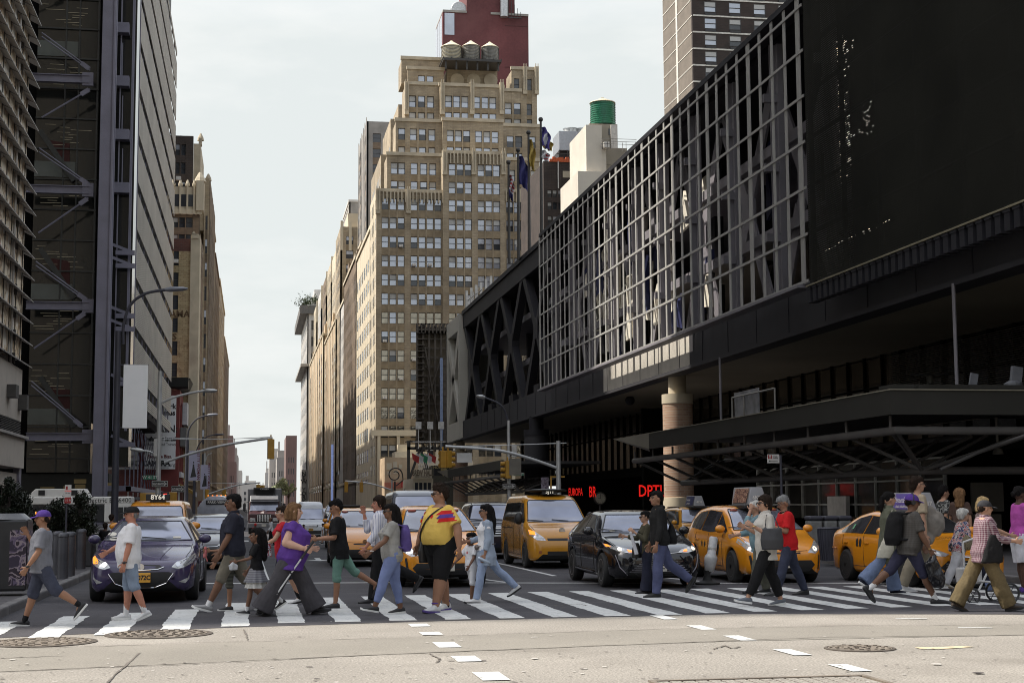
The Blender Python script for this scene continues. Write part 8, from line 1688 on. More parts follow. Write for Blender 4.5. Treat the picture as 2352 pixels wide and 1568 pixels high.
p.shirt(cloth('red_tee',(.46,.012,.015),var=.06),hem=-.14,sleeve=.82,loose=.02);p.trousers(cloth('dark_denim',(.035,.04,.065),var=.3),1.0,loose=.006);p.shoes(mat('shoe_mesh',(.03,.03,.03),.7),B_shoe);p.hair('short',H_grey);p.glasses(thin=True)
m=MB();m.tube([p.nb+Vector((.07*cos(a),.07*sin(a)-.01,-.012+.02*sin(a)))for a in[k*pi/8 for k in range(17)]],.014,6);m.build('collar_band',[C_black],p.shirto,smooth=True)
p=Person('woman with a low ponytail in a long green trench coat and flared jeans, walking right',2046,1376,1143,RGT,legs=((10,4,0),(-30,14,34)),arms=((2,14,5),(4,20,5)),lean=2,skin='fair',fem=True,depth=25.6)
m=MB();L_=[p.sec(h,w_,d,0,.035)for h,w_,d in((-.42,.20,.17),(-.2,.19,.15),(-.02,.17,.125),(.14,.14,.10),(.33,.155,.115),(.43,.155,.095),(.49,.11,.075))];m.loft(L_,22)
for sd,sg in(('L',1),('R',-1)):rc(m,p.J['sh'+sd]-p.lat*sg*.02,.072,p.J['el'+sd],.062,12);rc(m,p.J['el'+sd],.062,p.J['el'+sd].lerp(p.J['wr'+sd],.9),.052,12,flat1=True)
m.loft([(p.nb-p.u*.03,p.lat*.09,p.ft*.09),(p.nb+p.u*.04,p.lat*.075,p.ft*.078)],14);link(remesh(m,.012,2,.5,.014,7,2.0),'coat',p.t,cloth('trench_green',(.10,.105,.075)));p.trousers(C_denim,1.0,flare=.05,loose=.02);p.shoes(C_navy,W_sole);p.hair('pony',H_black)
m=MB();c=p.hip+Vector((-.24,.16,-.18));m.loft([(c+Vector((0,-.06,.2)),Vector((.02,0,0)),Vector((0,.10,.0))),(c,Vector((.05,0,0)),Vector((0,.14,0))),(c+Vector((0,.05,-.14)),Vector((.04,0,0)),Vector((0,.12,0)))],14);m.tube([c+Vector((0,-.08,.2)),p.J['shR']+Vector((-.06,-.02,.04)),p.J['shR']+Vector((-.06,.04,.03)),c+Vector((0,.02,.2))],.009,6);p.item('canvas_tote','off white canvas tote hanging behind the woman in the green coat','bag',m,[cloth('canvas',(.40,.38,.31))],vox=.012,wr=.012)
p=Person('tall man with round glasses, tan t-shirt and beige trousers carrying a big grey sack',2112,1379,1117,RGT,legs=((24,2,0),(-16,8,10)),arms=((30,24,6),(-4,12,6)),lean=2,skin='fair',depth=26.4)
p.shirt(cloth('tan_tee',(.33,.27,.19)),hem=-.12,sleeve=.8);p.trousers(cloth('beige_trousers',(.20,.175,.13)),1.0,loose=.015);p.shoes(W_shoe,W_sole);p.hair('short',H_dark);p.glasses(thin=True)
m=MB();h=p.hip+Vector((-.02,-.26,.08));m.ell(h,.12,.17,.20,None,16);m.ell(h+Vector((0,.05,.14)),.08,.10,.12,None,14);m.ell(h+Vector((0,.1,-.2)),.08,.10,.12,None,14);p.item('grey_sack','big soft grey cloth sack carried in front of the tall man with glasses','sack',m,[cloth('sack_grey',(.22,.20,.175))],vox=.014,wr=.02)
p=Person('man in a purple cap and headphones with a black backpack, dark shirt and navy shorts',2090,1387,1136,RGT,legs=((-36,16,54),(26,2,0)),arms=((14,30,6),(12,16,8)),lean=8,skin='brown',fat=.35,head=(-4,6))
p.shirt(wavemat('charcoal_check',(.045,.04,.035),(.06,.055,.05),30,check=True),hem=-.14,sleeve=.85,loose=.025);p.trousers(cloth('indigo_shorts',(.035,.035,.065)),.57,flare=.015,name='shorts');p.socks(C_sockw,.10);p.shoes(B_shoe,B_shoe);p.hair('capped',H_black);p.cap(cloth('purple',(.07,.035,.20)));p.glasses(thin=True)
m=MB();
for sg in(1,-1):m.lathe(p.hq(sg*.082,.01,-.008),[(.034,-.012),(.036,0),(.034,.012)],16,0,'x')
m.tube([p.hq(.088*cos(a),.01,.01+.118*sin(a))for a in[k*pi/10 for k in range(11)]],.009,6);m.build('headphones',[M_blackpl],p.t,smooth=True)
c=p.hip+p.u*.24-p.f*.25;m=MB();m.loft([(c-p.u*.26,Vector((.13,0,0)),Vector((0,.09,0))),(c-p.u*.16,Vector((.16,0,0)),Vector((0,.13,0))),(c+p.u*.12,Vector((.15,0,0)),Vector((0,.12,0))),(c+p.u*.24,Vector((.10,0,0)),Vector((0,.07,0)))],16)
for sg in(1,-1):m.tube([c+p.u*.2+Vector((sg*.08,0,0)),p.hip+p.u*.51+Vector((sg*.10,-.02,0)),p.hip+p.u*.36+p.f*.16+Vector((sg*.12,0,0)),p.hip+p.u*.12+p.f*.10+Vector((sg*.18,0,0)),c-p.u*.18+Vector((sg*.12,0,0))],.02,6)
p.item('backpack','bulky black backpack on the man with purple cap and headphones','backpack',m,[C_black],vox=.013,wr=.01)
m=MB();h=p.J['wrR']+p.J['hdR']*.10;m.loft([(h,Vector((.02,0,0)),Vector((0,.02,0))),(h-Vector((0,-.02,.12)),Vector((.07,0,0)),Vector((0,.11,0))),(h-Vector((0,.04,.36)),Vector((.08,0,0)),Vector((0,.13,0))),(h-Vector((0,.06,.47)),Vector((.05,0,0)),Vector((0,.08,0)))],14);p.item('black_plastic_bag','shiny black plastic bag hanging from the hand of the man with headphones','bag',m,[mat('black_polythene',(.012,.012,.015),.22)],vox=.014,wr=.03)
m=MB();m.tube([p.J['wrR']+Vector((.032*cos(a),.032*sin(a),.01))for a in[k*pi/4 for k in range(9)]],.007,6);m.build('bracelet',[mat('gold',(.45,.32,.12),.3,metal=.8)],p.t,smooth=True)
p=Person('stooped old woman with white curly hair in a floral blouse and white trousers',2204,1368,1184,RGT,legs=((8,4,0),(-20,8,14)),arms=((20,40,6),(6,20,8)),lean=16,skin='fair',fem=True,fat=.3,depth=26.6,headsc=1.08)
p.shirt(blotchmat('floral',[(.04,.05,.12),(.5,.48,.48),(.35,.05,.06),(.55,.53,.5),(.02,.02,.03)],13),hem=-.16,sleeve=1.5,loose=.03);p.trousers(cloth('white_trousers',(.5,.5,.52)),1.0,loose=.02);p.shoes(cloth('canvas',(.40,.38,.31)),M_brown);p.hair('bob',H_white,3.0)
m=MB();h=p.J['wrR']+p.J['hdR']*.1;m.obox(h-Vector((0,-.08,.42)),.09,.26,.25);m.tube([h-Vector((0,0,.3)),h,h-Vector((0,-.14,.3))],.008,6);p.item('pink_handbag','small pale pink handbag hanging low beside the old woman','bag',m,[mat('pink_leather',(.32,.16,.17),.5)],bevel=.02,smooth=False)
m=MB();c=p.hip+Vector((-.22,-.12,.06));m.ell(c,.06,.12,.17,None,14);p.item('straw_bag','straw coloured slouchy bag between old woman and man in checked shirt','bag',m,[blotchmat('straw',[(.16,.13,.08),(.22,.18,.11),(.10,.08,.05)],25)],vox=.014,wr=.01)
p=Person('person in light jeans and white trainers pushing the pushchair, mostly behind the checked shirt',2262,1396,1172,RGT,legs=((-16,16,24),(4,2,0)),arms=((30,40,6),(30,40,6)),lean=4,skin='fair',fem=True,depth=24.9)
p.shirt(cloth('dusty_top',(.2,.15,.14)),hem=-.1,sleeve=.8);p.trousers(cloth('mid_denim',(.10,.13,.22),var=.2),.97,infl=.012);p.shoes(W_shoe,W_sole);p.hair('lob',H_blond)
p=Person('man in a dark cap, red checked shirt and loose khaki trousers, walking right',2262,1404,1150,RGT,legs=((-25,6,20),(25,2,-6)),arms=((24,60,5),(22,62,5)),lean=6,skin='fair',fat=.2,head=(-6,2))
p.shirt(wavemat('gingham',(.27,.21,.23),(.075,.012,.03),34,check=True),hem=-.17,sleeve=1.75,loose=.03,collar=True,wr=.012);p.trousers(cloth('loose_khaki',(.125,.095,.05)),1.0,loose=.035,flare=.02,wr=.012);p.shoes(mat('shoe_brown',(.04,.028,.02),.7),B_shoe);p.hair('capped',H_dark);p.cap(cloth('cap_charcoal',(.028,.028,.032)))
m=MB();c=p.hip+Vector((-.22,-.06,.0));m.loft([(c+Vector((0,-.04,.26)),Vector((.03,0,0)),Vector((0,.08,0))),(c,Vector((.06,0,0)),Vector((0,.15,0))),(c+Vector((0,.02,-.16)),Vector((.06,0,0)),Vector((0,.18,0)))],14);p.item('black_tote','limp black cloth bag on the arm of the man in the checked shirt','bag',m,[C_black],vox=.013,wr=.014)
g0=G(2268,1384);t=thing('pushchair','white framed pushchair with small black wheels behind the man in the checked shirt','pushchair',(g0 .x,g0 .y+.3,0),pi);M_pw=mat('pushchair_white',(.5,.5,.5),.35)
m=MB();m.tube([(-.55,-.22,1.0),(-.35,-.22,.98),(.1,-.22,.2)],.018,8);m.tube([(-.55,.22,1.0),(-.35,.22,.98),(.1,.22,.2)],.018,8);m.tube([(-.55,-.22,1.0),(-.55,.22,1.0)],.02,8);m.tube([(.12,-.24,.95),(.10,-.24,.35),(-.5,-.24,.28)],.02,8);m.tube([(.12,.24,.95),(.10,.24,.35),(-.5,.24,.28)],.02,8);m.tube([(.12,-.24,.95),(-.1,-.24,1.02)],.016,8);m.build('frame',[M_pw],t,smooth=True)
m=MB();m.loft([((-.15,0,.35),(.18,0,0),(0,.2,0)),((-.12,0,.6),(.25,0,0),(0,.2,0)),((-.2,0,.8),(.2,0,0),(0,.18,0))],14);m.build('seat',[C_navy],t,smooth=True);m=MB();m.box(.0,.3,-.18,.18,.3,.55,0);m.build('basket',[M_pw],t,bevel=.03)
for x,r in((.22,.11),(-.42,.15)):
 for y in(-.26,.26):
  m=MB();m.tube([(x+r*cos(a),y,r+r*sin(a))for a in[k*pi/10 for k in range(21)]],.018,6);
  for k in range(6):m.tube([(x,y,r),(x+r*cos(k*pi/3),y,r+r*sin(k*pi/3))],.007,4)
  m.build('wheel',[M_blackpl],t,smooth=True)
p=Person('woman in a pink top and white shorts at the right edge of the picture',2349,1382,1140,RGT,legs=((8,4,0),(2,4,0)),arms=((10,20,6),(20,70,6)),lean=2,skin='dark',fem=True,fat=.5,legw=1.1,depth=25.4)
p.shirt(cloth('magenta_top',(.36,.07,.30)),hem=-.08,sleeve=.7);p.trousers(cloth('white_shorts',(.52,.52,.56)),.50,flare=.02,name='shorts');p.shoes(cloth('purple',(.07,.035,.20)),B_shoe);p.hair('bun',H_black)
m=MB();h=p.J['wrR']+p.J['hdR']*.1;m.lathe(h-Vector((0,.02,.1)),[(.035,-.02),(.045,.2)],14);p.item('striped_cup','tall striped drinks cup held by the woman in pink','cup',m,[wavemat('cup_stripe',(.35,.33,.32),(.1,.03,.03),40,axis=0)])
bg_='pedestrians in the background'
def simple(label,x,yf,yt,face,depth,top,bot,skin='tan',hair=('short',H_dark),fem=False,legs=((14,4,0),(-14,8,8)),arms=((15,20,6),(-12,15,6)),cap=None,sl=.8,bl=1.0,**k):
 p=Person(label,x,yf,yt,face,bg_,legs,arms,skin=skin,fem=fem,depth=depth,vox=.016,**k);p.shirt(top,sleeve=sl,wr=.008);p.trousers(bot,bl,name='shorts' if bl<.7 else 'trousers');p.shoes(B_shoe,W_sole);p.hair(*(('capped',H_black)if cap else hair))
 if cap:p.cap(cap)
 return p
simple('bald man in a white shirt and black trousers crossing far behind the woman in purple',622,1244,1178,-70,62,C_white,C_black,'brown',('balding',H_black),sl=1.8)
simple('man in a red t-shirt and red cap standing in front of the box truck',586,1246,1187,0,58,C_red,C_black,'brown',cap=C_red)
simple('man in a grey t-shirt, khaki shorts and cap walking far behind the boy in black',749,1242,1178,RGT,64,cloth('greybrown',(.12,.115,.10)),C_khaki,'fair',bl=.55,cap=C_black)
simple('man in a floral shirt and dark trousers far off behind the woman in purple',697,1236,1184,20,60,blotchmat('tropic',[(.3,.2,.15),(.5,.45,.4),(.15,.06,.05)],10),C_black,'brown')
simple('child in pale clothes with a red bag beside the far man in khaki shorts',741,1241,1196,RGT,66,C_white,C_white,'fair',headsc=1.2)
simple('young man with dark hair in a patterned shirt behind the right taxi',2172,1354,1163,RGT,34,blotchmat('dark_print',[(.02,.02,.02),(.3,.3,.28),(.03,.03,.03)],14),C_black,'fair',('quiff',H_black))
simple('woman with frizzy brown hair behind the old woman',2212,1362,1170,150,33,cloth('brown_top',(.08,.05,.04)),C_black,'fair',('curly',H_brown),fem=True)
simple('person in dark overalls with white crossed straps by the lamp post on the left',239,1310,1200,160,40,C_black,C_black,'dark')
simple('person in a white shirt behind the lamp post beside the hedge',253,1312,1190,170,42,C_white,C_khaki,'tan')
for i,(x,yt,fc,d,lb)in enumerate(((1888,1196,10,44,'shadowy figure under the terminal, left of the row behind the bins'),(1912,1190,-40,46,'shadowy figure in a hooded top under the terminal'),(1938,1196,30,48,'shadowy figure in the middle of the row under the terminal'),(1962,1192,60,45,'shadowy figure right of the hooded one under the terminal'),(2000,1186,-60,44,'shadowy figure next to the brick pier under the terminal'))):
 simple(lb,x,PYf(d)if False else 1156+int(1.62*3500/(d*1.03)),yt,fc,d,cloth('shadow_%d'%i,[(.05,.045,.04),(.10,.10,.11),(.03,.03,.03),(.14,.13,.12),(.02,.02,.02)][i]),C_black,'tan')
M_pole=mat('pole_silver',(.50,.50,.49),.45,metal=.4,var=.15,vs=2);M_poled=mat('pole_dark',(.045,.045,.06),.5);M_sigy=mat('signal_yellow',(.45,.24,.03),.5,var=.12,vs=5);M_sgreen=mat('sign_green',(.03,.16,.09),.5)
def pole(name,label,cat,x,yb,yt,Y,r,mt,zb=0.13):
 a=PY(x,yt,Y);t=thing(name,label,cat,(a.x,Y,zb));m=MB();m.tube([(a.x,Y,zb),(a.x,Y,a.z)],[r,r*.75],12,0);m.lathe((a.x,Y,zb),[(r*2,0),(r*1.9,.25),(r*1.1,.4)],12,0);m.build('pole',[mt],t,world=True,smooth=True);return t
def arm(t,pts,Y,r,mt,name='arm'):
 P3=[PY(x,y,Y)for x,y in pts];m=MB();m.tube(catmull(P3,5),r,8);m.build(name,[mt],t,world=True,smooth=True);return P3
def lhead(t,x0,y0,x1,y1,Y,mt):
 a=PY(x0,y0,Y);b=PY(x1,y1,Y);m=MB();d=b-a;m.loft([(a,Vector((0,.05,0)),Vector((0,0,.05))),(a+d*.25,Vector((0,.15,0)),Vector((0,0,.09))),(a+d*.8,Vector((0,.16,0)),Vector((0,0,.07))),(b,Vector((0,.05,0)),Vector((0,0,.03)))],12);m.build('lamp_head',[mt],t,world=True,smooth=True)
def signal(label,x,y,Y,ry=0,group='traffic signals',s=1.0,back=True,lit=None):
 c=PY(x,y,Y);t=thing('traffic_signal',label,'traffic signal',c,R(ry),group);m=MB();m.box(-.17*s,.17*s,-.11,.11,-.5*s,.5*s,0);m.box(-.03,.03,-.03,.03,.5*s,.72*s,0);m.build('housing',[M_sigy],t,bevel=.02)
 for k in range(3):
  sg=1 if back else-1;m=MB();m.lathe((0,sg*.11,(k-1)*.33*s),[(.11*s,0),(.13*s,sg*.02),(.13*s,sg*.2),(.115*s,sg*.2)],14,0,'y');o=m.build('visor',[M_sigy],t,smooth=True);m=MB();m.lathe((0,sg*.13,(k-1)*.33*s),[(.1*s,0),(.1*s,sg*.01)],14,0,'y');m.build('lens',[M_blackpl],o)
 return t
def board(name,label,cat,x0,y0,x1,y1,Y,mt,texts=(),th=.03,extra=None,parent=None,border=None):
 a=PY(x0,y1,Y);b=PY(x1,y0,Y);c=(a+b)/2;t=thing(name,label,cat,(c.x,Y,c.z));w_,h=(b.x-a.x)/2,(b.z-a.z)/2;m=MB();m.box(-w_,w_,0,th,-h,h,0);m.build('panel',[mt],t,bevel=.004)
 if border:m=MB();e=h*.12;[m.box(*q,0)for q in((-w_+e,w_-e,-.004,0,h-2*e,h-e),(-w_+e,w_-e,-.004,0,-h+e,-h+2*e),(-w_+e,-w_+2*e,-.004,0,-h+2*e,h-2*e),(w_-2*e,w_-e,-.004,0,-h+2*e,h-2*e))];m.build('border',[border],t)
 for tx,sz,dx,dz,mm,*r in texts:text_mb(tx,sz*2*h,origin=(dx*w_,-.008,dz*h),bold=.01*h*sz*4,sx=r[0]if r else 1,xa=r[1]if len(r)>1 else(1,0,0),ya=r[2]if len(r)>1 else(0,0,1)).build('lettering',[mm],t)
 return t,w_,h
Y=52.0;t=pole('street_lamp','tall dark street lamp with a long curved arm, carrying the blank white banner','street lamp',272,1290,760,Y,.125,M_poled);arm(t,[(283,790),(284,745),(300,700),(335,674),(385,665)],Y,.05,M_poled);lhead(t,378,665,431,663,Y,mat('lamp_grey',(.22,.23,.27),.4));m=MB()
for yy in(838,982):a=PY(276,yy,Y);b=PY(341,yy,Y);m.tube([a,b],.022,6)
m.build('banner_bracket',[M_poled],t,world=True)
board('street_banner','blank white banner hanging from the dark lamp post','banner',281,837,340,983,Y-.02,mat('banner_white',(.95,.95,.95),.7,var=.02),th=.012)
Y=66.0;t=pole('signal_mast','silver mast with a lamp arm and a long signal arm over the left lanes','signal mast',368,1235,852,Y,.12,M_pole);arm(t,[(373,924),(400,912),(440,902),(470,897)],Y,.05,M_pole);lhead(t,468,897,499,897,Y,M_pole);arm(t,[(377,1062),(420,1047),(500,1025),(570,1013),(626,1005)],Y,.055,M_pole);arm(t,[(365,1004),(500,1008),(620,1003)],Y,.012,M_pole,'guy_wire');arm(t,[(365,1008),(500,1008),(626,1004)],Y,.012,M_pole,'guy_wire')
arm(t,[(363,1130),(364,1080),(358,1050),(345,1037),(326,1035)],Y,.035,M_pole);lhead(t,330,1035,298,1031,Y,M_pole);a=PY(353,1048,Y-.15);b=PY(362,1008,Y-.15);m=MB();m.box(a.x,b.x,Y-.3,Y-.12,a.z,b.z,0)
m.build('control_box',[M_framew],t,world=True,bevel=.02)
signal('traffic signal hanging alone at the tip of the long left mast arm',622,1031,Y,4,s=.85)
board('street_name_sign','green street name sign reading W 41 St on the left mast','street sign',329,1091,360,1101,Y-.2,M_sgreen,[('W 41 ST',.95,0,0,M_framew)])
def oneway(label,x0,y0,x1,y1,Y,rev=False):
 t,w_,h=board('one_way_sign',label,'one way sign',x0,y0,x1,y1,Y,M_blackpl,[('ONE WAY',.42,-.08,0,M_blackpl)],border=M_framew);m=MB();k=w_*.94;a=h*.36;m.prism([(-k*.92,-.005,-a),(k*.55,-.005,-a),(k*.55,-.005,-h*.72),(k*.93,-.005,0),(k*.55,-.005,h*.72),(k*.55,-.005,a),(-k*.92,-.005,a)],(0,.003,0),0);m.build('arrow',[M_framew],t)
oneway('upper one way sign with right arrow on the silver mast',348,1103,386,1118,Y-.2);oneway('lower one way sign with right arrow, on the pole right of the silver mast',393,1115,424,1130,72)
pole('sign_pole','thin grey pole behind the silver mast carrying the lower one way sign','sign pole',411,1230,1112,72.2,.05,M_pole)
def ped(label,x,y,Y,hand=False,w_=.22):
 c=PY(x,y,Y);t=thing('pedestrian_signal',label,'pedestrian signal',c,0,'pedestrian signals');m=MB();m.box(-w_,w_,-.1,.1,-.22,.22,0);m.build('housing',[M_sigy if not hand else M_blackpl],t,bevel=.03)
 if hand:m=MB();m.box(-.08,.08,-.115,-.1,-.13,.05,0);[m.box(-.08+k*.042,-.05+k*.042,-.115,-.1,.05,.14,0)for k in range(4)];m.box(.08,.12,-.115,-.1,-.04,.04,0);m.build('hand_symbol',[mat('red_hand',(.8,.05,.02),.5,emit=(1,.05,.02),es=3)],t)
ped('amber backed pedestrian signal left of the silver mast',336,1144,Y-.3,w_=.26);ped('narrow amber pedestrian signal against the silver mast',351,1144,Y-.3,w_=.1);ped('pedestrian signal showing a red hand',379,1141,Y-.4,True,.17);ped('amber backed pedestrian signal right of the red hand',397,1141,70,w_=.18)
board('shop_sign','narrow vertical white sign lettered LOTTO','shop sign',406,1150,417,1182,90,M_framew,[(ch,.13,0,.3-.27*i,M_blackpl)for i,ch in enumerate('LOTTO')])
board('shop_sign','white pizza shop sign with red lettering behind the pedestrian signals','shop sign',329,1146,394,1160,108,M_framew,[('PIZZA',.8,0,0,M_red,1.6)]);board('shop_sign','dark cigar shop sign behind the roof sign 8Y64','shop sign',360,1162,404,1172,107,M_blackpl,[('CIGAR',.7,0,0,M_framew,1.5)])
Y=96.0;t=pole('street_lamp','dark lamp post carrying two lettered theatre banners','street lamp',430,1220,1010,Y,.13,M_poled);arm(t,[(430,1015),(434,985),(452,962),(478,953)],Y,.05,M_poled);lhead(t,476,953,501,951,Y,mat('lamp_grey',(.22,.23,.27),.4))
Y2=128.;t=pole('street_lamp','farther dark street lamp with a curved arm, left row','street lamp',447,1210,1052,Y2,.13,M_poled);arm(t,[(447,1055),(456,1022),(475,1003),(494,998)],Y2,.05,M_poled);lhead(t,492,998,515,997,Y2,M_poled)
M_ban=mat('banner_lilac',(.30,.30,.40),.7,var=.05);M_mar=mat('banner_maroon',(.12,.02,.03),.7)
def banner(label,x0,y0,x1,y1,Y,dress):
 t,w_,h=board('street_banner',label,'banner',x0,y0,x1,y1,Y,M_ban,[('PRETTY WOMAN',.135,.72,.1,M_mar,1,(0,0,-1),(1,0,0))],th=.02);m=MB();k=dress
 m.prism([(-.7*w_,-.004,-.8*h),(.35*w_,-.004,-.75*h),(.05*w_,-.004,-.2*h),(-.05*w_,-.004,.1*h),(-.28*w_,-.004,.1*h),(-.35*w_,-.004,-.2*h)],(0,.003,0),0);m.ell((-.15*w_,-.004,.22*h),.12*w_,.003,.06*h,None,10,0);
 if k>1:m.prism([(.0,-.004,.15*h),(.25*w_,-.004,.12*h),(.3*w_,-.004,-.7*h),(.1*w_,-.004,-.7*h)],(0,.003,0),0)
 m.build('silhouette',[M_blackpl],t)
banner('left lilac theatre banner with one figure in a long dress',433,1035,460,1103,Y-.2,1);banner('right lilac theatre banner with two figures, hanging lower',460,1067,483,1123,Y+10,2)
Y3=150.;t=pole('signal_mast','small far mast whose arm reaches right above the shuttle bus','signal mast',470,1205,1040,Y3,.12,M_pole);arm(t,[(471,1137),(510,1124),(555,1112),(598,1108)],Y3,.07,M_pole);arm(t,[(462,1108),(530,1109),(598,1108)],Y3,.02,M_pole,'guy_wire');arm(t,[(472,1060),(476,1046),(487,1040)],Y3,.04,M_pole)
signal('far traffic signal, left of the pair over the box truck',593,1125,Y3,-8,s=1.05);signal('far traffic signal, right of the pair over the box truck',604,1126,Y3,60,s=1.05);signal('far traffic signal on the small mast beside the theatre banners',475,1133,Y3,20,s=1.0);signal('far traffic signal right of the theatre banners against the left row',515,1134,Y3+6,-10,s=1.0)
Y=60.;t=pole('signal_mast','silver mast in the middle with an arm curving left above the vans','signal mast',1282,1280,1012,Y,.12,M_pole);arm(t,[(1279,1074),(1209,1050),(1136,1033),(1023,1025)],Y,.06,M_pole);arm(t,[(1301,1017),(1160,1022),(1023,1025)],Y,.018,M_pole,'guy_wire');arm(t,[(1283,1075),(1276,1083),(1280,1092)],Y,.02,M_pole)
signal('traffic signal at the arm tip above the grey van, left of its pair',1017,1054,Y,12,s=.68);signal('traffic signal at the arm tip above the grey van, right of its pair',1029,1054,Y,-60,s=.68)
board('blank_sign','blank grey sign plate hanging from the middle mast arm, left one','sign',1049,1040,1084,1062,Y-.1,M_pole);board('blank_sign','tall blank grey brown sign plate by the centre pole, right one','sign',1170,1052,1197,1091,Y-.1,mat('plate_brown',(.16,.145,.12),.6))
Y=64.;t=pole('street_lamp','grey lamp post in the centre with its arm bending left in front of the trusses','street lamp',1168,1270,965,Y,.09,M_pole);arm(t,[(1168,990),(1165,960),(1150,930),(1112,912)],Y,.04,M_poled);lhead(t,1114,912,1094,909,Y,M_pole);m=MB();a=PY(1175,1050,Y-.2);b=PY(1186,1022,Y-.2);m.box(a.x,b.x,Y-.3,Y-.15,a.z,b.z,0);m.build('control_box',[M_framew],t,world=True,bevel=.02)
oneway('one way sign with right arrow on the centre lamp post',1154,1110,1184,1122,Y-.2);board('street_name_sign','small dark green street name sign reading W 41 St by the centre post','street sign',1180,1085,1203,1092,Y-.3,M_sgreen,[('W 41 ST',.95,0,0,M_framew)]);signal('traffic signal fixed to the centre lamp post above its one way sign',1166,1078,Y-.2,90,s=.75)
t,w_,h=board('poster_panel','lilac grey advertising poster panel beside the mast behind the van taxi','poster',1243,1096,1260,1130,66,blotchmat('lilac_poster',[(.2,.17,.2),(.1,.07,.09),(.25,.22,.27)],5));m=MB();m.box(.9*w_+.1,.9*w_+.16,0,.1,-h*1.2,h,0);m.box(.9*w_+.1,.9*w_+.75,0,.1,h,h+.06,0);m.build('orange_frame',[M_sigy],t)
Y=150.;t=pole('signal_mast','far mast whose arm reaches left above the taxis, right row','signal mast',900,1205,1100,Y,.1,M_pole);arm(t,[(900,1125),(850,1110),(793,1104)],Y,.07,M_pole);signal('far traffic signal at the tip of the right row mast arm',795,1118,Y,10,s=1.0);signal('far traffic signal right of the tip on the right row mast arm',830,1118,Y,6,s=1.0)
t=pole('street_lamp','dark lamp post with an ornate scroll top in front of the poster wall','street lamp',907,1200,1105,140,.1,M_frame);m=MB();c=PY(907,1090,140);m.tube([c+Vector((cos(a)*(.7-a*.05)-.0,0,sin(a)*(.7-a*.05)))for a in[k*pi/8 for k in range(22)]],.06,6);m.tube([c+Vector((.1,0,-1)),c+Vector((.75,0,-.5)),c+Vector((.7,0,.0))],.06,6);m.build('scroll',[M_frame],t,world=True,smooth=True)
Y=42.;t=pole('sign_pole','slim pole of the white and red taxi stand sign on the right pavement','sign pole',1793,1300,1045,Y,.045,M_poled);t,w_,h=board('taxi_stand_sign','white sign with red square and left arrow on the slim right pole','street sign',1763,1043,1790,1063,Y-.06,M_framew,[('Taxi',.26,.28,.5,M_blackpl),('Stand',.26,.33,.15,M_blackpl)]);m=MB();m.box(-w_*.9,-w_*.25,-.006,0,-.0*h,h*.86,0);m.build('red_square',[mat('sign_red',(.30,.02,.02),.5)],t);m=MB();m.box(-w_*.6,w_*.7,-.006,0,-h*.56,-h*.46,1);m.prism([(-w_*.85,-.006,-h*.51),(-w_*.55,-.006,-h*.30),(-w_*.55,-.006,-h*.72)],(0,.004,0),1);m.ell((-w_*.57,-.009,h*.62),.03,.003,.03,None,8,0);m.box(-w_*.66,-w_*.5,-.009,-.006,h*.1,h*.52,0);m.build('symbols',[M_framew,M_blackpl],t)
g0=G(1625,1342);t=thing('delineator_post','leaning white plastic road post with black base between black car and taxi','road post',g0,R(0));m=MB();Rt=Matrix.Rotation(R(9),3,'Y');pr=[(.075,.26),(.10,.30),(.13,.52),(.125,.56),(.085,.62),(.085,.93),(.06,.96)];b=len(m.v);m.lathe((0,0,0),pr,18);m.v=[Rt@v for v in m.v];m.build('post',[mat('post_white',(.42,.42,.42),.5,var=.2,vs=9)],t,smooth=True);m=MB();m.lathe((0,0,0),[(.24,0),(.25,.04),(.10,.09),(.06,.2),(.08,.28)],18);m.build('base',[M_tyre],t,smooth=True)
m=MB();m.lathe((0,0,0),[(.087,.70),(.089,.701),(.089,.74),(.087,.741)],18);m.v=[Rt@v for v in m.v];m.build('band',[M_pole],t)
for i,x in enumerate((1870,1905,1938)):
 a=PY(x,1260,40);t=thing('news_rack',['grey rounded rack, left of the row behind the orange taxi','grey rounded rack, middle of the row behind the orange taxi','grey rounded rack, right of the row behind the orange taxi'][i],'news rack',(a.x,40,.13),0,'grey racks on the right pavement');m=MB();m.box(-.19,.19,-.2,.2,.15,1.0,0);m.build('box',[mat('rack_grey',(.16,.16,.155),.6,var=.25,vs=6)],t,bevel=.06);m=MB();m.box(-.2,.2,-.22,.22,1.0,1.12,0);m.build('lid',[M_poled],t,bevel=.05);m=MB();m.box(-.17,-.12,-.1,.1,0,.15,0);m.box(.12,.17,-.1,.1,0,.15,0);m.build('feet',[M_poled],t)
a=PY(1905,1260,37.5);t=thing('litter_bin','dark round ribbed litter bin at the kerb between the two right taxis','litter bin',(a.x,37.5,.13));m=MB();m.lathe((0,0,0),[(.22,0),(.28,.8),(.30,.82),(.27,.85)],24);[m.beam((.25*cos(k*pi/12),.25*sin(k*pi/12),.02),(.29*cos(k*pi/12),.29*sin(k*pi/12),.8),.02,.02)for k in range(24)];m.build('basket',[M_poled],t)
a=G(20,1368,.13);t=thing('bin_kiosk','dark metal litter kiosk with a poster on its side, cut by the left edge','litter bin',(a.x-.1,a.y+.3,.13));m=MB();m.box(-.55,.38,-.35,.35,.08,1.28,0);m.build('case',[mat('kiosk_dark',(.03,.03,.032),.4,metal=.3)],t,bevel=.04);m=MB();m.loft([((-.08,0,1.28),(.48,0,0),(0,.37,0)),((-.08,0,1.38),(.36,0,0),(0,.28,0))],20);m.build('lid',[mat('kiosk_lid',(.12,.12,.125),.3,metal=.4)],t,smooth=True)
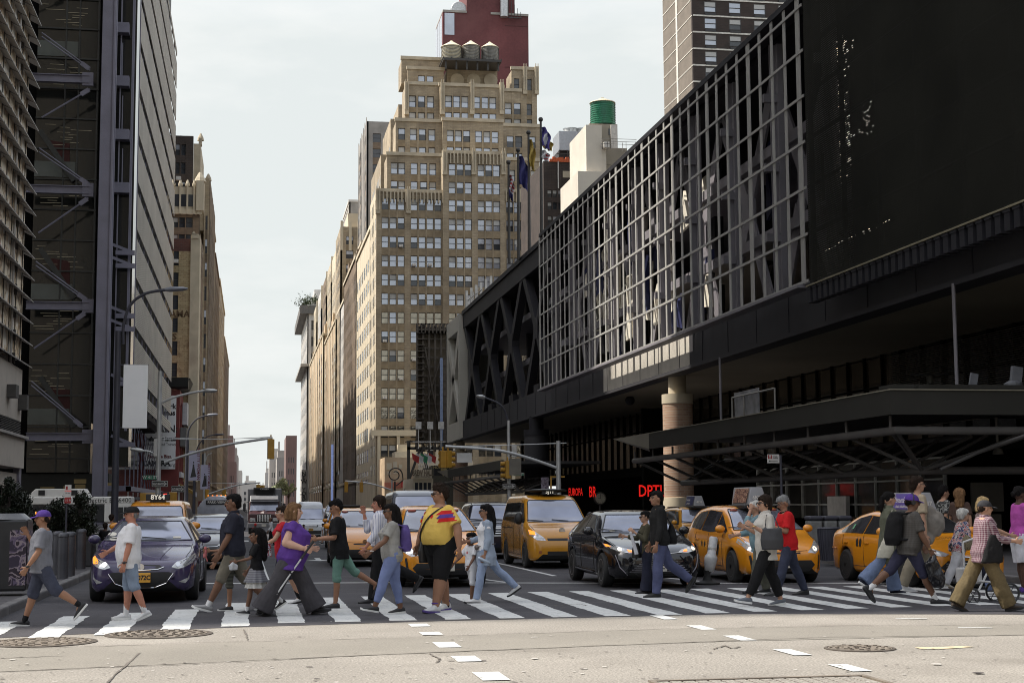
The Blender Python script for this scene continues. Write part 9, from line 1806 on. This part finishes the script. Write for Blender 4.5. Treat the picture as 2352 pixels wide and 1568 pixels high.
m=MB();m.box(.1,.37,-.36,-.352,.18,1.1,0);m.box(.382,.39,-.3,.3,.18,1.1,0);m.build('poster',[blotchmat('kiosk_poster',[(.04,.03,.05),(.12,.09,.14),(.25,.2,.22),(.03,.02,.03)],6)],t)
M_bol=mat('bollard_steel',(.085,.085,.095),.4,metal=.5)
for i,(x,y)in enumerate(((143,1329),(159,1323),(131,1320),(185,1306))):
 g0=G(x,y,.13);t=thing('bollard',['round steel bollard nearest the kerb, front one of the pair','round steel bollard just right of the front one','round steel bollard half hidden behind the front one','round steel bollard farthest right by the planter'][i],'bollard',(g0 .x,g0 .y,.13),0,'steel bollards on the left pavement');m=MB();m.lathe((0,0,0),[(.115,0),(.115,.86),(.125,.87),(.125,.92),(.10,.95),(.02,.96)],20);m.build('post',[M_bol],t,smooth=True)
M_lf=mat('hedge_leaf',(.020,.028,.014),.55,var=.4,vs=3);M_lf2=mat('hedge_leaf_pale',(.05,.055,.04),.45,var=.3);M_pl=mat('planter_dark',(.035,.034,.036),.6,var=.2)
def shrub(label,x,yb,yt,wpx,Y,n,seed):
 rg=random.Random(seed);a=PY(x,1165,Y);s=Y*1.02/3500;w_=wpx*s;h=PY(x,yt,Y).z-.85;t=thing('hedge_shrub',label,'shrub',(a.x,Y,.13),0,'shrubs in the left planters');m=MB()
 for k in range(6):q=rg.uniform(-.3,.3)*w_;m.tube([(q*.4,0,.5),(q,0,.6+h*.5),(q*1.4,.1,.6+h*.9)],[.03,.02,.008],5)
 m.build('stems',[M_dkbrown],t);m=MB();cl=[]
 for k in range(30):z=rg.random()**.8;cl.append((Vector((rg.uniform(-.5,.5)*w_*(1-.45*z*z),rg.uniform(-.55,.55),.55+h*z)),rg.uniform(.08,.2)))
 for k in range(n):
  c,r=rg.choice(cl);d=Vector((rg.gauss(0,1),rg.gauss(0,1),rg.gauss(0,1))).normalized()*r*rg.uniform(.5,1.15);q=c+d;u=Vector((rg.uniform(-1,1),rg.uniform(-1,1),rg.uniform(-1,1))).normalized();v=u.cross(Vector((.3,.2,1))).normalized();l_=rg.uniform(.035,.06);l_*=.85;m.add([q-u*l_,q+v*l_*.5,q+u*l_,q-v*l_*.5],[(0,1,2,3)],0 if rg.random()<.8 else 1)
 m.build('leaves',[M_lf,M_lf2],t,fixn=False)
for i,a_ in enumerate(((16,1290,1090,66,41.5,6500),(50,1290,1128,44,43,4200),(98,1290,1168,56,42.5,4200),(135,1290,1136,34,41,4200),(165,1290,1158,40,40.5,4200),(194,1290,1128,40,40,5600))):
 shrub(['tallest dark shrub at the left edge behind the litter kiosk','dark shrub second from the left edge','dark shrub behind the man in the purple cap','dark shrub in front of the bus stop sign','dark shrub right of the bus stop sign','dark shrub nearest the lamp post with the blank banner'][i],*a_,i+3)
for i,(x0,x1,Y)in enumerate(((-60,70,41.5),(74,132,41.5),(136,216,40))):
 a=PY(x0,1250,Y);b=PY(x1,1250,Y);t=thing('planter',['long dark planter box at the left edge','dark planter box behind the man in the purple cap','dark planter box beside the purple saloon'][i],'planter',((a.x+b.x)/2,Y,.13));w_=(b.x-a.x)/2;m=MB();m.box(-w_,w_,-.55,.55,0,.75,0);m.build('box',[M_pl],t,bevel=.03);m=MB();m.box(-w_+.04,w_-.04,-.5,.5,.751,.77,0);m.build('soil',[M_dkbrown],t)
Y=39.3;t=pole('sign_pole','thin pole of the bus stop sign rising from the hedge','sign pole',154,1290,1113,Y,.03,M_poled);t,w_,h=board('bus_stop_sign','white and red bus stop sign above the hedge','street sign',148,1113,164,1155,Y-.05,M_framew,[('No Standing',.07,0,.35,M_red),('Bus Stop',.07,0,.1,M_blackpl)]);m=MB();m.box(-w_,w_,-.006,0,-h,-h*.35,0);m.box(-w_*.7,-w_*.1,-.006,0,h*.5,h*.85,0);m.build('red_panel',[mat('sign_red',(.30,.02,.02),.5)],t);text_mb('6-10 PM',.07,origin=(0,-.01,-h*.7)).build('lettering',[M_framew],t)
for i,(x,y,Yq)in enumerate(((505,1150,190),(455,1150,170),(425,1160,120))):
 board('shop_sign',['small dark hanging sign far along the left row','small round topped sign near the far mast','dark lettered shop sign under the awnings'][i],'shop sign',x,y,x+14,y+12,Yq,[M_blackpl,M_dred,M_blackpl][i])
